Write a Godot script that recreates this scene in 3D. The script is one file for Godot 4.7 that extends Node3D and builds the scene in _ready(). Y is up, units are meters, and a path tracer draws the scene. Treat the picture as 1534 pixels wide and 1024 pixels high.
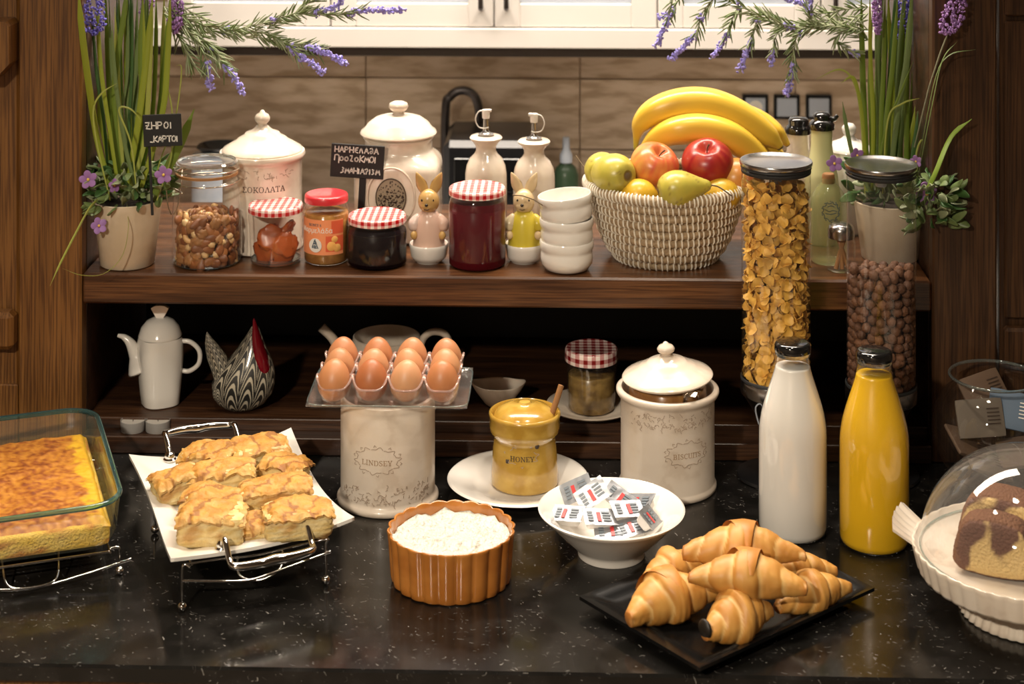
extends Node3D

# ---- view geometry: a level lens shifted downwards, one metre above the worktop, turned a little to the left
const F := 2700.0
const HORIZON := -400.0
const CAM := Vector3(0, 1.987, 2.70)
const YAW := 0.032
const TOP := 0.90        # worktop
const SHELF := 1.171     # top of the wooden shelf
const LEDGE := 0.943     # low ledge at the back of the worktop
const STEP := 0.926      # step in front of the ledge
const FWD := Vector3(-0.0319945, 0, -0.999488)
const RIGHT := Vector3(0.999488, 0, -0.0319945)

var M := {}
var rng := RandomNumberGenerator.new()
var serif: SystemFont
var sans: SystemFont


func _ready() -> void:
	rng.seed = 20240
	serif = SystemFont.new()
	serif.font_names = PackedStringArray(["Droid Serif"])
	sans = SystemFont.new()
	sans.font_names = PackedStringArray(["Droid Sans"])
	# camera
	var cam := Camera3D.new()
	cam.name = "camera"
	var att := CameraAttributesPhysical.new()
	att.frustum_near = 0.1
	att.frustum_far = 60.0
	att.frustum_focal_length = 60.0
	att.frustum_focus_distance = 2.52
	att.exposure_aperture = 5.6
	cam.attributes = att
	cam.set_frustum(2.0 * 512.0 / F * 0.1, Vector2(0, -(512.0 - HORIZON) / F * 0.1), 0.1, 60.0)
	add_child(cam)
	cam.position = CAM
	cam.rotation.y = YAW
	cam.current = true
	# surroundings: a closed room, so nothing but black lies outside it
	var env := Environment.new()
	env.background_mode = Environment.BG_COLOR
	env.background_color = Color(0.01, 0.01, 0.012)
	env.tonemap_mode = Environment.TONE_MAPPER_LINEAR
	env.tonemap_exposure = 1.0
	env.sdfgi_enabled = true
	env.ssao_enabled = true
	env.ssil_enabled = true
	var we := WorldEnvironment.new()
	we.name = "surroundings"
	we.environment = env
	add_child(we)
	make_materials()
	# lamps: recessed ceiling spots over the buffet, one panel in the kitchen
	for a in [[-0.62, 0.80, 1.15, 46.0], [0.16, 0.66, 1.3, 44.0], [-0.95, 3.0, 13.0, 84.0]]:
		downlight(a[0], a[1], a[2], a[3])
	kitchen_panel(Vector3(-0.1, 2.685, -0.42), Vector2(1.7, 0.34), 6.6)
	build_room()
	build_kitchen()
	build_woodwork()
	build_shelf_things()
	build_basket()
	build_plants()
	build_niche_things()
	build_counter_things()
	build_right_things()


# ---------------------------------------------------------------- placing
func on(px: float, py: float, h: float) -> Vector3:   # the point of the level plane h seen at that pixel
	var d := (CAM.y - h) * F / (py - HORIZON)
	var p := CAM + FWD * d + RIGHT * ((px - 767.0) / F * d)
	return Vector3(p.x, h, p.z)

func at(px: float, py: float, d: float) -> Vector3:   # the point at that pixel and distance
	return CAM + FWD * d + RIGHT * ((px - 767.0) / F * d) + Vector3.DOWN * ((py - HORIZON) / F * d)

func kk(p: Vector3) -> float:                         # metres per pixel at that point
	return (p - CAM).dot(FWD) / F


# ---------------------------------------------------------------- mesh building
class MB:
	var v := PackedVector3Array()
	var n := PackedVector3Array()
	var u := PackedVector2Array()
	var c := PackedColorArray()
	var idx := PackedInt32Array()
	var xf := Transform3D()
	var col := Color(1, 1, 1)
	var tinted := false

	func tint(k: Color) -> void:
		col = k
		tinted = true

	func vert(p: Vector3, nn: Vector3, uv := Vector2()) -> int:
		v.append(xf * p)
		n.append((xf.basis * nn).normalized())
		u.append(uv)
		c.append(col)
		return v.size() - 1

	func tri(a: int, b: int, d: int) -> void:     # turned so that its clockwise face looks along its normals
		var g := (v[b] - v[a]).cross(v[d] - v[a])
		if g.length_squared() < 1e-18:
			return
		if g.dot(n[a] + n[b] + n[d]) > 0:
			idx.append_array(PackedInt32Array([a, d, b]))
		else:
			idx.append_array(PackedInt32Array([a, b, d]))

	func face(pts: Array, nn := Vector3.ZERO) -> void:      # a flat convex polygon
		var g := nn
		if g == Vector3.ZERO:
			g = -(pts[1] - pts[0]).cross(pts[2] - pts[0]).normalized()
		var first := v.size()
		for p in pts:
			vert(p, g)
		for i in range(1, pts.size() - 1):
			tri(first, first + i, first + i + 1)

	func cbox(ctr: Vector3, size: Vector3, b := 0.001, bs := Basis()) -> void:   # box with chamfered edges
		var h := size * 0.5
		b = minf(b, minf(h.x, minf(h.y, h.z)) * 0.45)
		var keep := xf
		xf = xf * Transform3D(bs, ctr)
		var k := h - Vector3(b, b, b)
		for ax in 3:
			for s in [-1.0, 1.0]:
				var q := []
				for t in [[-1, -1], [1, -1], [1, 1], [-1, 1]]:
					var p := Vector3()
					p[ax] = h[ax] * s
					p[(ax + 1) % 3] = k[(ax + 1) % 3] * t[0]
					p[(ax + 2) % 3] = k[(ax + 2) % 3] * t[1]
					q.append(p)
				var nn := Vector3()
				nn[ax] = s
				face(q, nn)
		for ax in 3:
			var a1 := (ax + 1) % 3
			var a2 := (ax + 2) % 3
			for s1 in [-1.0, 1.0]:
				for s2 in [-1.0, 1.0]:
					var q2 := []
					for t in [[-1, 0], [1, 0], [1, 1], [-1, 1]]:
						var p2 := Vector3()
						p2[ax] = k[ax] * t[0]
						p2[a1] = (h[a1] if t[1] == 0 else k[a1]) * s1
						p2[a2] = (k[a2] if t[1] == 0 else h[a2]) * s2
						q2.append(p2)
					var n2 := Vector3()
					n2[a1] = s1
					n2[a2] = s2
					face(q2, n2.normalized())
		for sx in [-1.0, 1.0]:
			for sy in [-1.0, 1.0]:
				for sz in [-1.0, 1.0]:
					face([Vector3(h.x * sx, k.y * sy, k.z * sz), Vector3(k.x * sx, h.y * sy, k.z * sz), Vector3(k.x * sx, k.y * sy, h.z * sz)], Vector3(sx, sy, sz).normalized())
		xf = keep

	func lathe(pr: Array, seg := 40, crease := 0.6) -> void:    # profile of (radius, height); outside on the right when going up
		var m := pr.size()
		var sn := []
		for i in m - 1:
			var t: Vector2 = pr[i + 1] - pr[i]
			sn.append(Vector2(t.y, -t.x).normalized())
		var len_ := 0.0
		for i in m - 1:
			var na: Vector2 = sn[i]
			var nb: Vector2 = sn[i]
			if i > 0 and na.dot(sn[i - 1]) > crease:
				na = (na + sn[i - 1]).normalized()
			if i < m - 2 and nb.dot(sn[i + 1]) > crease:
				nb = (nb + sn[i + 1]).normalized()
			var l2: float = len_ + pr[i].distance_to(pr[i + 1])
			var first := v.size()
			for j in seg + 1:
				var a := TAU * j / seg
				var ca := cos(a)
				var sa := sin(a)
				vert(Vector3(pr[i].x * ca, pr[i].y, pr[i].x * sa), Vector3(na.x * ca, na.y, na.x * sa), Vector2(float(j) / seg, len_))
				vert(Vector3(pr[i + 1].x * ca, pr[i + 1].y, pr[i + 1].x * sa), Vector3(nb.x * ca, nb.y, nb.x * sa), Vector2(float(j) / seg, l2))
			for j in seg:
				var q := first + j * 2
				tri(q, q + 1, q + 3)
				tri(q, q + 3, q + 2)
			len_ = l2

	func grid(rows: Array, mode := 1, wrap := false, cols: Array = []) -> void:
		# a mesh over rows of points with smooth normals; mode 1 turns it outwards, 0 leaves it, -1 turns it inwards
		var R := rows.size()
		var C: int = rows[0].size()
		var nrm := []
		var ids := {}
		var W := C if wrap else C - 1
		var ctr := Vector3.ZERO
		var cnt := 0
		for r in rows:
			for p in r:
				ctr += p
				cnt += 1
		ctr /= cnt
		var acc := {}
		var vol := 0.0
		var sz := 1e-9
		for r in rows:
			for p in r:
				sz = maxf(sz, (p - ctr).length_squared())
		var q := 20000.0 / sqrt(sz)
		var keys := []
		for i in R:
			var kr := []
			for j in C:
				kr.append(Vector3i((rows[i][j] - ctr) * q))
			keys.append(kr)
		for i in R - 1:
			for j in W:
				var j2 := (j + 1) % C
				var a: Vector3 = rows[i][j]
				var b: Vector3 = rows[i][j2]
				var d: Vector3 = rows[i + 1][j2]
				var e: Vector3 = rows[i + 1][j]
				var g := (d - a).cross(e - b)
				vol += g.dot((a + d) * 0.5 - ctr)
				for k in [keys[i][j], keys[i][j2], keys[i + 1][j2], keys[i + 1][j]]:
					acc[k] = acc.get(k, Vector3.ZERO) + g
		var s := 1.0
		if mode != 0 and vol * mode < 0:
			s = -1.0
		var first := v.size()
		var CC := C + 1 if wrap else C
		for i in R:
			for j in CC:
				var jj := j % C
				if cols.size():
					col = cols[i][jj]
				vert(rows[i][jj], acc.get(keys[i][jj], Vector3.UP) * s, Vector2(float(j) / (CC - 1), float(i) / (R - 1)))
		for i in R - 1:
			for j in CC - 1:
				var a2 := first + i * CC + j
				tri(a2, a2 + 1, a2 + CC + 1)
				tri(a2, a2 + CC + 1, a2 + CC)

	func tube(pts: Array, rad, seg := 8, closed := false, flat := 1.0) -> void:
		var m := pts.size()
		var rows := []
		var up := Vector3.UP
		var t0: Vector3 = (pts[1] - pts[0]).normalized()
		if absf(t0.dot(up)) > 0.9:
			up = Vector3.RIGHT
		var side := t0.cross(up).normalized()
		var total := m + 1 if closed else m
		for ii in total:
			var i := ii % m
			var a: Vector3 = pts[(i - 1 + m) % m] if closed or i > 0 else pts[i]
			var b: Vector3 = pts[(i + 1) % m] if closed or i < m - 1 else pts[i]
			var t := (b - a).normalized()
			side = (side - t * side.dot(t)).normalized()
			var bi := t.cross(side)
			var r: float = rad[i] if rad is Array or rad is PackedFloat32Array else rad
			var row := []
			for j in seg:
				var an := TAU * j / seg
				row.append(pts[i] + (side * cos(an) + bi * sin(an) * flat) * r)
			if not closed and ii == 0:
				var r0 := []
				for j in seg:
					r0.append(pts[0])
				rows.append(r0)
			rows.append(row)
			if not closed and ii == m - 1:
				var r1 := []
				for j in seg:
					r1.append(pts[m - 1])
				rows.append(r1)
		var keep := col
		grid(rows, 1 if not closed else 0, true)
		col = keep
		if closed:
			_fix_closed(rows.size(), seg + 1, pts)

	func _fix_closed(R: int, C: int, pts: Array) -> void:   # normals of a ring point away from its own line
		var first := v.size() - R * C
		var mid: Vector3 = xf * pts[0]
		if n[first].dot(v[first] - mid) < 0:
			for i in range(first, v.size()):
				n[i] = -n[i]
			for t in range(idx.size() - 6 * (R - 1) * (C - 1), idx.size(), 3):
				if idx[t] >= first:
					var k := idx[t + 1]
					idx[t + 1] = idx[t + 2]
					idx[t + 2] = k

	func ball(ctr: Vector3, r: Vector3, seg := 14, ring := 8, bs := Basis(), fn = null, cf = null) -> void:
		var rows := []
		var cols := []
		for i in ring + 1:
			var th := PI * i / ring
			var row := []
			var cr := []
			for j in seg:
				var ph := TAU * j / seg
				var p := Vector3(sin(th) * cos(ph), -cos(th), sin(th) * sin(ph))
				if cf != null:
					cr.append(cf.call(p))
				if fn != null:
					p = fn.call(p)
				row.append(ctr + bs * (p * r))
			rows.append(row)
			if cr.size():
				cols.append(cr)
		if cols.size():
			tinted = true
		grid(rows, 1, true, cols)

	func rbox(ctr: Vector3, half: Vector3, r: float, N: int, fn = null, cf = null) -> void:
		# a rounded box of six fine grids; fn may move each point, cf may tint it
		for ax in 3:
			for s in [-1.0, 1.0]:
				var rows := []
				var cols := []
				for i in N + 1:
					var row := []
					var cr := []
					for j in N + 1:
						var p := Vector3()
						p[ax] = s
						p[(ax + 1) % 3] = 2.0 * i / N - 1.0
						p[(ax + 2) % 3] = 2.0 * j / N - 1.0
						var q := p * half
						var inn := q.clamp(-(half - Vector3(r, r, r)), half - Vector3(r, r, r))
						q = inn + (q - inn).normalized() * r
						if cf != null:
							cr.append(cf.call(q))
						if fn != null:
							q = fn.call(q)
						row.append(ctr + q)
					rows.append(row)
					if cr.size():
						cols.append(cr)
				var was := v.size()
				grid(rows, 0, false, cols)
				var out := Vector3()
				out[ax] = s
				var mid := was + (N + 1) * (N / 2) + N / 2
				if n[mid].dot(xf.basis * out) < 0:
					_flip(was, N)

	func _flip(was: int, N: int) -> void:
		for i in range(was, v.size()):
			n[i] = -n[i]
		var t := idx.size() - 3
		while t >= 0 and idx[t] >= was:
			var k := idx[t + 1]
			idx[t + 1] = idx[t + 2]
			idx[t + 2] = k
			t -= 3

	func sheet(fn: Callable, nu: int, nv: int, th: float) -> void:   # fn(u, v) in -1..1 is the upper face, th the thickness below it
		var a := []
		var b := []
		for i in nv + 1:
			var r1 := []
			var r2 := []
			for j in nu + 1:
				var p: Vector3 = fn.call(2.0 * j / nu - 1.0, 2.0 * i / nv - 1.0)
				r1.append(p)
				r2.append(p - Vector3(0, th, 0))
			a.append(r1)
			b.append(r2)
		var f0 := v.size()
		grid(a, 0)
		if n[f0 + (nu + 1) * (nv / 2) + nu / 2].dot(xf.basis.y) < 0:
			_flip(f0, nu)
		f0 = v.size()
		grid(b, 0)
		if n[f0 + (nu + 1) * (nv / 2) + nu / 2].dot(xf.basis.y) > 0:
			_flip(f0, nu)
		var e1 := []
		var e2 := []
		for j in nu:
			e1.append(a[0][j]); e2.append(b[0][j])
		for i in nv:
			e1.append(a[i][nu]); e2.append(b[i][nu])
		for j in nu:
			e1.append(a[nv][nu - j]); e2.append(b[nv][nu - j])
		for i in nv:
			e1.append(a[nv - i][0]); e2.append(b[nv - i][0])
		grid([e2, e1], 1, true)

	func prism(poly: PackedVector2Array, z0: float, z1: float) -> void:    # a flat outline in xy, given thickness along z
		var ts := Geometry2D.triangulate_polygon(poly)
		for s in [[z0, -1.0], [z1, 1.0]]:
			var first := v.size()
			for p in poly:
				vert(Vector3(p.x, p.y, s[0]), Vector3(0, 0, s[1]))
			for t in range(0, ts.size(), 3):
				tri(first + ts[t], first + ts[t + 1], first + ts[t + 2])
		var cw := Geometry2D.is_polygon_clockwise(poly)
		for i in poly.size():
			var a := poly[i]
			var b := poly[(i + 1) % poly.size()]
			var d := (b - a)
			var nn := Vector3(d.y, -d.x, 0).normalized() * (-1.0 if cw else 1.0)
			face([Vector3(a.x, a.y, z0), Vector3(b.x, b.y, z0), Vector3(b.x, b.y, z1), Vector3(a.x, a.y, z1)], nn)

	func done() -> ArrayMesh:
		var a := []
		a.resize(Mesh.ARRAY_MAX)
		a[Mesh.ARRAY_VERTEX] = v
		a[Mesh.ARRAY_NORMAL] = n
		a[Mesh.ARRAY_TEX_UV] = u
		if tinted:
			a[Mesh.ARRAY_COLOR] = c
		a[Mesh.ARRAY_INDEX] = idx
		var am := ArrayMesh.new()
		am.add_surface_from_arrays(Mesh.PRIMITIVE_TRIANGLES, a)
		return am


# ---------------------------------------------------------------- objects
func numbered(called: String) -> String:
	if not has_node(NodePath(called)):
		return called
	var i := 1
	while has_node(NodePath("%s_%03d" % [called, i])):
		i += 1
	return "%s_%03d" % [called, i]

var counts := {}
func fresh(called: String) -> String:        # a free name at top level, without searching
	var i: int = counts.get(called, 0)
	counts[called] = i + 1
	return called if i == 0 else "%s_%03d" % [called, i]

func tag(o: Node3D, label: String, category: String, group := "", kind := "") -> Node3D:
	if label: o.set_meta("label", label)
	if category: o.set_meta("category", category)
	if group: o.set_meta("group", group)
	if kind: o.set_meta("kind", kind)
	return o

func thing(called: String, label: String, category: String, pos: Vector3, turn := 0.0, group := "") -> Node3D:
	var o := Node3D.new()
	o.name = fresh(called)
	add_child(o)
	o.position = pos
	o.rotation.y = turn
	return tag(o, label, category, group)

func part(called: String, mesh, material: Material, parent: Node3D, pos := Vector3.ZERO, bs := Basis()) -> MeshInstance3D:
	var o := MeshInstance3D.new()
	var m: Mesh = mesh.done() if mesh is MB else mesh
	o.mesh = m
	if m.get_surface_count():
		o.material_override = null
		o.set_surface_override_material(0, material)
	var c := 0
	var nm := called
	while parent.has_node(NodePath(nm)):
		c += 1
		nm = "%s_%03d" % [called, c]
	o.name = nm
	parent.add_child(o)
	o.transform = Transform3D(bs, pos)
	return o

func solo(called: String, mesh, material: Material, pos: Vector3, label: String, category: String, group := "", bs := Basis()) -> MeshInstance3D:
	var o := MeshInstance3D.new()
	o.mesh = mesh.done() if mesh is MB else mesh
	o.set_surface_override_material(0, material)
	o.name = fresh(called)
	add_child(o)
	o.transform = Transform3D(bs, pos)
	tag(o, label, category, group)
	return o

func struct(called: String, mesh, material: Material, pos := Vector3.ZERO) -> MeshInstance3D:
	var o := solo(called, mesh, material, pos, "", "")
	o.set_meta("kind", "structure")
	return o

func px(list: Array, k: float) -> Array:      # a profile given in pixels, in metres
	var out := []
	for p in list:
		out.append(Vector2(p[0], p[1]) * k)
	return out

func lathe(list: Array, k: float, seg := 40, crease := 0.6) -> MB:
	var m := MB.new()
	m.lathe(px(list, k), seg, crease)
	return m

func curve(pts: Array, per := 8, closed := false) -> Array:     # a smooth line through points
	var out := []
	var m := pts.size()
	for i in (m if closed else m - 1):
		var a: Vector3 = pts[(i - 1 + m) % m] if closed or i > 0 else pts[i] * 2.0 - pts[i + 1]
		var b: Vector3 = pts[i]
		var c: Vector3 = pts[(i + 1) % m]
		var d: Vector3 = pts[(i + 2) % m] if closed or i < m - 2 else c * 2.0 - b
		for j in per:
			out.append(b.cubic_interpolate(c, a, d, float(j) / per))
	if not closed:
		out.append(pts[m - 1])
	return out

func words(txt: String, font: Font, height: float, depth := 0.0006, spread := 1.0) -> ArrayMesh:   # raised lettering, centred
	var t := TextMesh.new()
	t.font = font
	t.text = txt
	t.font_size = 48
	t.pixel_size = height / 35.0
	t.depth = depth
	t.curve_step = 3.0
	var a := t.surface_get_arrays(0)
	var b := []
	b.resize(Mesh.ARRAY_MAX)
	for i in [Mesh.ARRAY_VERTEX, Mesh.ARRAY_NORMAL, Mesh.ARRAY_INDEX]:
		b[i] = a[i]
	if spread != 1.0:
		var vv: PackedVector3Array = b[Mesh.ARRAY_VERTEX]
		for i in vv.size():
			vv[i].x *= spread
		b[Mesh.ARRAY_VERTEX] = vv
	var am := ArrayMesh.new()
	am.add_surface_from_arrays(Mesh.PRIMITIVE_TRIANGLES, b)
	return am

func wrapped(src: ArrayMesh, r: float, y: float, a0: float) -> ArrayMesh:     # that lettering bent round an upright cylinder, facing +z turned by a0
	var a := src.surface_get_arrays(0)
	var vv: PackedVector3Array = a[Mesh.ARRAY_VERTEX]
	var nn: PackedVector3Array = a[Mesh.ARRAY_NORMAL]
	for i in vv.size():
		var an := vv[i].x / r + a0
		var rr := r + vv[i].z
		var s := Basis(Vector3.UP, an)
		vv[i] = Vector3(sin(an) * rr, vv[i].y + y, cos(an) * rr)
		nn[i] = s * nn[i]
	a[Mesh.ARRAY_VERTEX] = vv
	a[Mesh.ARRAY_NORMAL] = nn
	var am := ArrayMesh.new()
	am.add_surface_from_arrays(Mesh.PRIMITIVE_TRIANGLES, a)
	return am

func strokes(lines: Array, w: float, th: float) -> MB:     # drawn lines as flat raised strokes in the xy plane
	var m := MB.new()
	for l in lines:
		for i in l.size() - 1:
			var a: Vector2 = l[i]
			var b: Vector2 = l[i + 1]
			var d := (b - a)
			if d.length() < 1e-6:
				continue
			var e := d.normalized() * w * 0.35
			var s := Vector2(-d.y, d.x).normalized() * w * 0.5
			var q := [a - e + s, b + e + s, b + e - s, a - e - s]
			var f := []
			for p in q:
				f.append(Vector3(p.x, p.y, th))
			m.face(f, Vector3(0, 0, 1))
			for k in 4:
				var p1: Vector2 = q[k]
				var p2: Vector2 = q[(k + 1) % 4]
				var o := (p1 + p2) * 0.5 - (a + b) * 0.5
				m.face([Vector3(p1.x, p1.y, th), Vector3(p2.x, p2.y, th), Vector3(p2.x, p2.y, 0), Vector3(p1.x, p1.y, 0)], Vector3(o.x, o.y, 0).normalized())
	return m


# ---------------------------------------------------------------- materials
func lin(r: float, g: float, b: float) -> Color:
	return Color(r, g, b).linear_to_srgb()

func mat(called: String, col: Color, rough := 0.5, metal := 0.0) -> StandardMaterial3D:
	var m := StandardMaterial3D.new()
	m.resource_name = called
	m.albedo_color = col
	m.roughness = rough
	m.metallic = metal
	M[called] = m
	return m

func noise_tex(freq: float, oct: int, colors: Array, offs: Array, size := 256, sd := 1, type := FastNoiseLite.TYPE_SIMPLEX_SMOOTH) -> NoiseTexture2D:
	var nz := FastNoiseLite.new()
	nz.noise_type = type
	nz.frequency = freq
	nz.fractal_octaves = oct
	nz.seed = sd
	var t := NoiseTexture2D.new()
	t.width = size
	t.height = size
	t.seamless = true
	t.noise = nz
	if colors.size():
		var g := Gradient.new()
		g.offsets = PackedFloat32Array(offs)
		g.colors = PackedColorArray(colors)
		t.color_ramp = g
	return t

func wood(called: String, dark: Color, mid: Color, light: Color, axis: int, rough: float, sd: int) -> StandardMaterial3D:
	# long grain along the axis: noise looked up with a stretched scale, and knots and streaks from a coarser second layer
	var m := mat(called, Color(1, 1, 1), rough)
	m.albedo_texture = noise_tex(0.010, 5, [dark.lerp(mid, 0.55), mid, light, mid], [0.15, 0.42, 0.62, 0.9], 512, sd)
	m.uv1_triplanar = true
	m.uv1_world_triplanar = true
	var s := Vector3(4.5, 4.5, 4.5)
	s[axis] = 0.3
	m.uv1_scale = s
	m.detail_enabled = true
	m.detail_blend_mode = BaseMaterial3D.BLEND_MODE_MUL
	m.detail_albedo = noise_tex(0.03, 4, [Color(0.72, 0.68, 0.65), Color(1, 1, 1)], [0.25, 0.6], 256, sd + 7)
	m.detail_uv_layer = BaseMaterial3D.DETAIL_UV_2
	m.uv2_triplanar = true
	m.uv2_world_triplanar = true
	var s2 := Vector3(30, 30, 30)
	s2[axis] = 0.8
	m.uv2_scale = s2
	m.heightmap_enabled = true
	m.heightmap_texture = noise_tex(0.02, 3, [], [], 256, sd + 9)
	m.heightmap_scale = 0.06
	return m

func granite() -> void:
	var im := Image.create(1024, 1024, false, Image.FORMAT_RGB8)
	var r := RandomNumberGenerator.new()
	r.seed = 77
	var nz := FastNoiseLite.new()
	nz.frequency = 0.008
	nz.fractal_octaves = 4
	var base := nz.get_seamless_image(1024, 1024)
	for y in 1024:
		for x in 1024:
			var b := base.get_pixel(x, y).r
			var f := 0.007 + 0.02 * clampf(b - 0.42, 0.0, 1.0)
			im.set_pixel(x, y, lin(f * 1.05, f * 0.95, f * 0.86))
	for i in 3600:
		var x := r.randf() * 1024.0
		var y := r.randf() * 1024.0
		if base.get_pixel(int(x), int(y)).r < 0.47 and r.randf() < 0.8:
			continue
		var a := r.randfn(0.35, 0.55)
		var turn := r.randfn(0.0, 0.09)
		var len_ := int(absf(r.randfn(3.0, 5.0))) + 1
		var g := pow(r.randf(), 2.3) * 0.5 + 0.05
		var w := 1 if r.randf() < 0.8 else 2
		for s in len_:
			for dx in w:
				var ix := posmod(int(x) + dx, 1024)
				var iy := posmod(int(y), 1024)
				var gg := g * (0.55 + 0.45 * r.randf())
				im.set_pixel(ix, iy, lin(gg, gg * 0.94, gg * 0.85))
			x += cos(a)
			y += sin(a)
			a += turn
	var m := mat("granite", Color(1, 1, 1), 0.16)
	m.albedo_texture = ImageTexture.create_from_image(im)
	m.uv1_triplanar = true
	m.uv1_world_triplanar = true
	m.uv1_scale = Vector3(1.75, 1.75, 1.75)
	m.roughness_texture = noise_tex(0.02, 3, [Color(0.55, 0.55, 0.55), Color(1, 1, 1)], [0.3, 0.7], 256, 5)
	m.roughness = 0.2
	m.metallic_specular = 0.42

func glass(called: String, a := 0.05, col := Color(0.9, 0.95, 0.95)) -> StandardMaterial3D:
	var m := mat(called, Color(col.r, col.g, col.b, a), 0.03)
	m.transparency = BaseMaterial3D.TRANSPARENCY_ALPHA
	return m

func solid_glass(called: String, a := 0.05, col := Color(0.9, 0.97, 0.97)) -> StandardMaterial3D:
	var m := mat(called, Color(col.r, col.g, col.b, a), 0.02)
	m.refraction_enabled = true
	m.refraction_scale = 0.05
	return m

func tri_noise(m: StandardMaterial3D, t: Texture2D, s: float) -> void:
	m.albedo_texture = t
	m.uv1_triplanar = true
	m.uv1_scale = Vector3(s, s, s)

func relief(m: StandardMaterial3D, freq: float, s: float, height: float, sd := 3) -> void:
	m.heightmap_enabled = true
	m.heightmap_texture = noise_tex(freq, 4, [], [], 256, sd)
	m.heightmap_scale = height
	m.uv1_triplanar = true
	m.uv1_scale = Vector3(s, s, s)

func gingham(called: String, pitch: float, strong: Color) -> void:
	var im := Image.create(64, 64, false, Image.FORMAT_RGB8)
	var half := strong.lerp(Color(0.95, 0.9, 0.87), 0.62)
	im.fill(Color(0.95, 0.9, 0.87))
	im.fill_rect(Rect2i(0, 0, 32, 64), half)
	im.fill_rect(Rect2i(0, 0, 64, 32), half)
	im.fill_rect(Rect2i(0, 0, 32, 32), strong)
	var m := mat(called, Color(1, 1, 1), 0.35)
	m.albedo_texture = ImageTexture.create_from_image(im)
	m.uv1_triplanar = true
	m.uv1_triplanar_sharpness = 8.0
	m.uv1_scale = Vector3(1, 1, 1) / pitch
	m.clearcoat_enabled = true
	m.clearcoat = 0.4

func tinted(called: String, rough := 0.6) -> StandardMaterial3D:
	var m := mat(called, Color(1, 1, 1), rough)
	m.vertex_color_use_as_albedo = true
	return m

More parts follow.
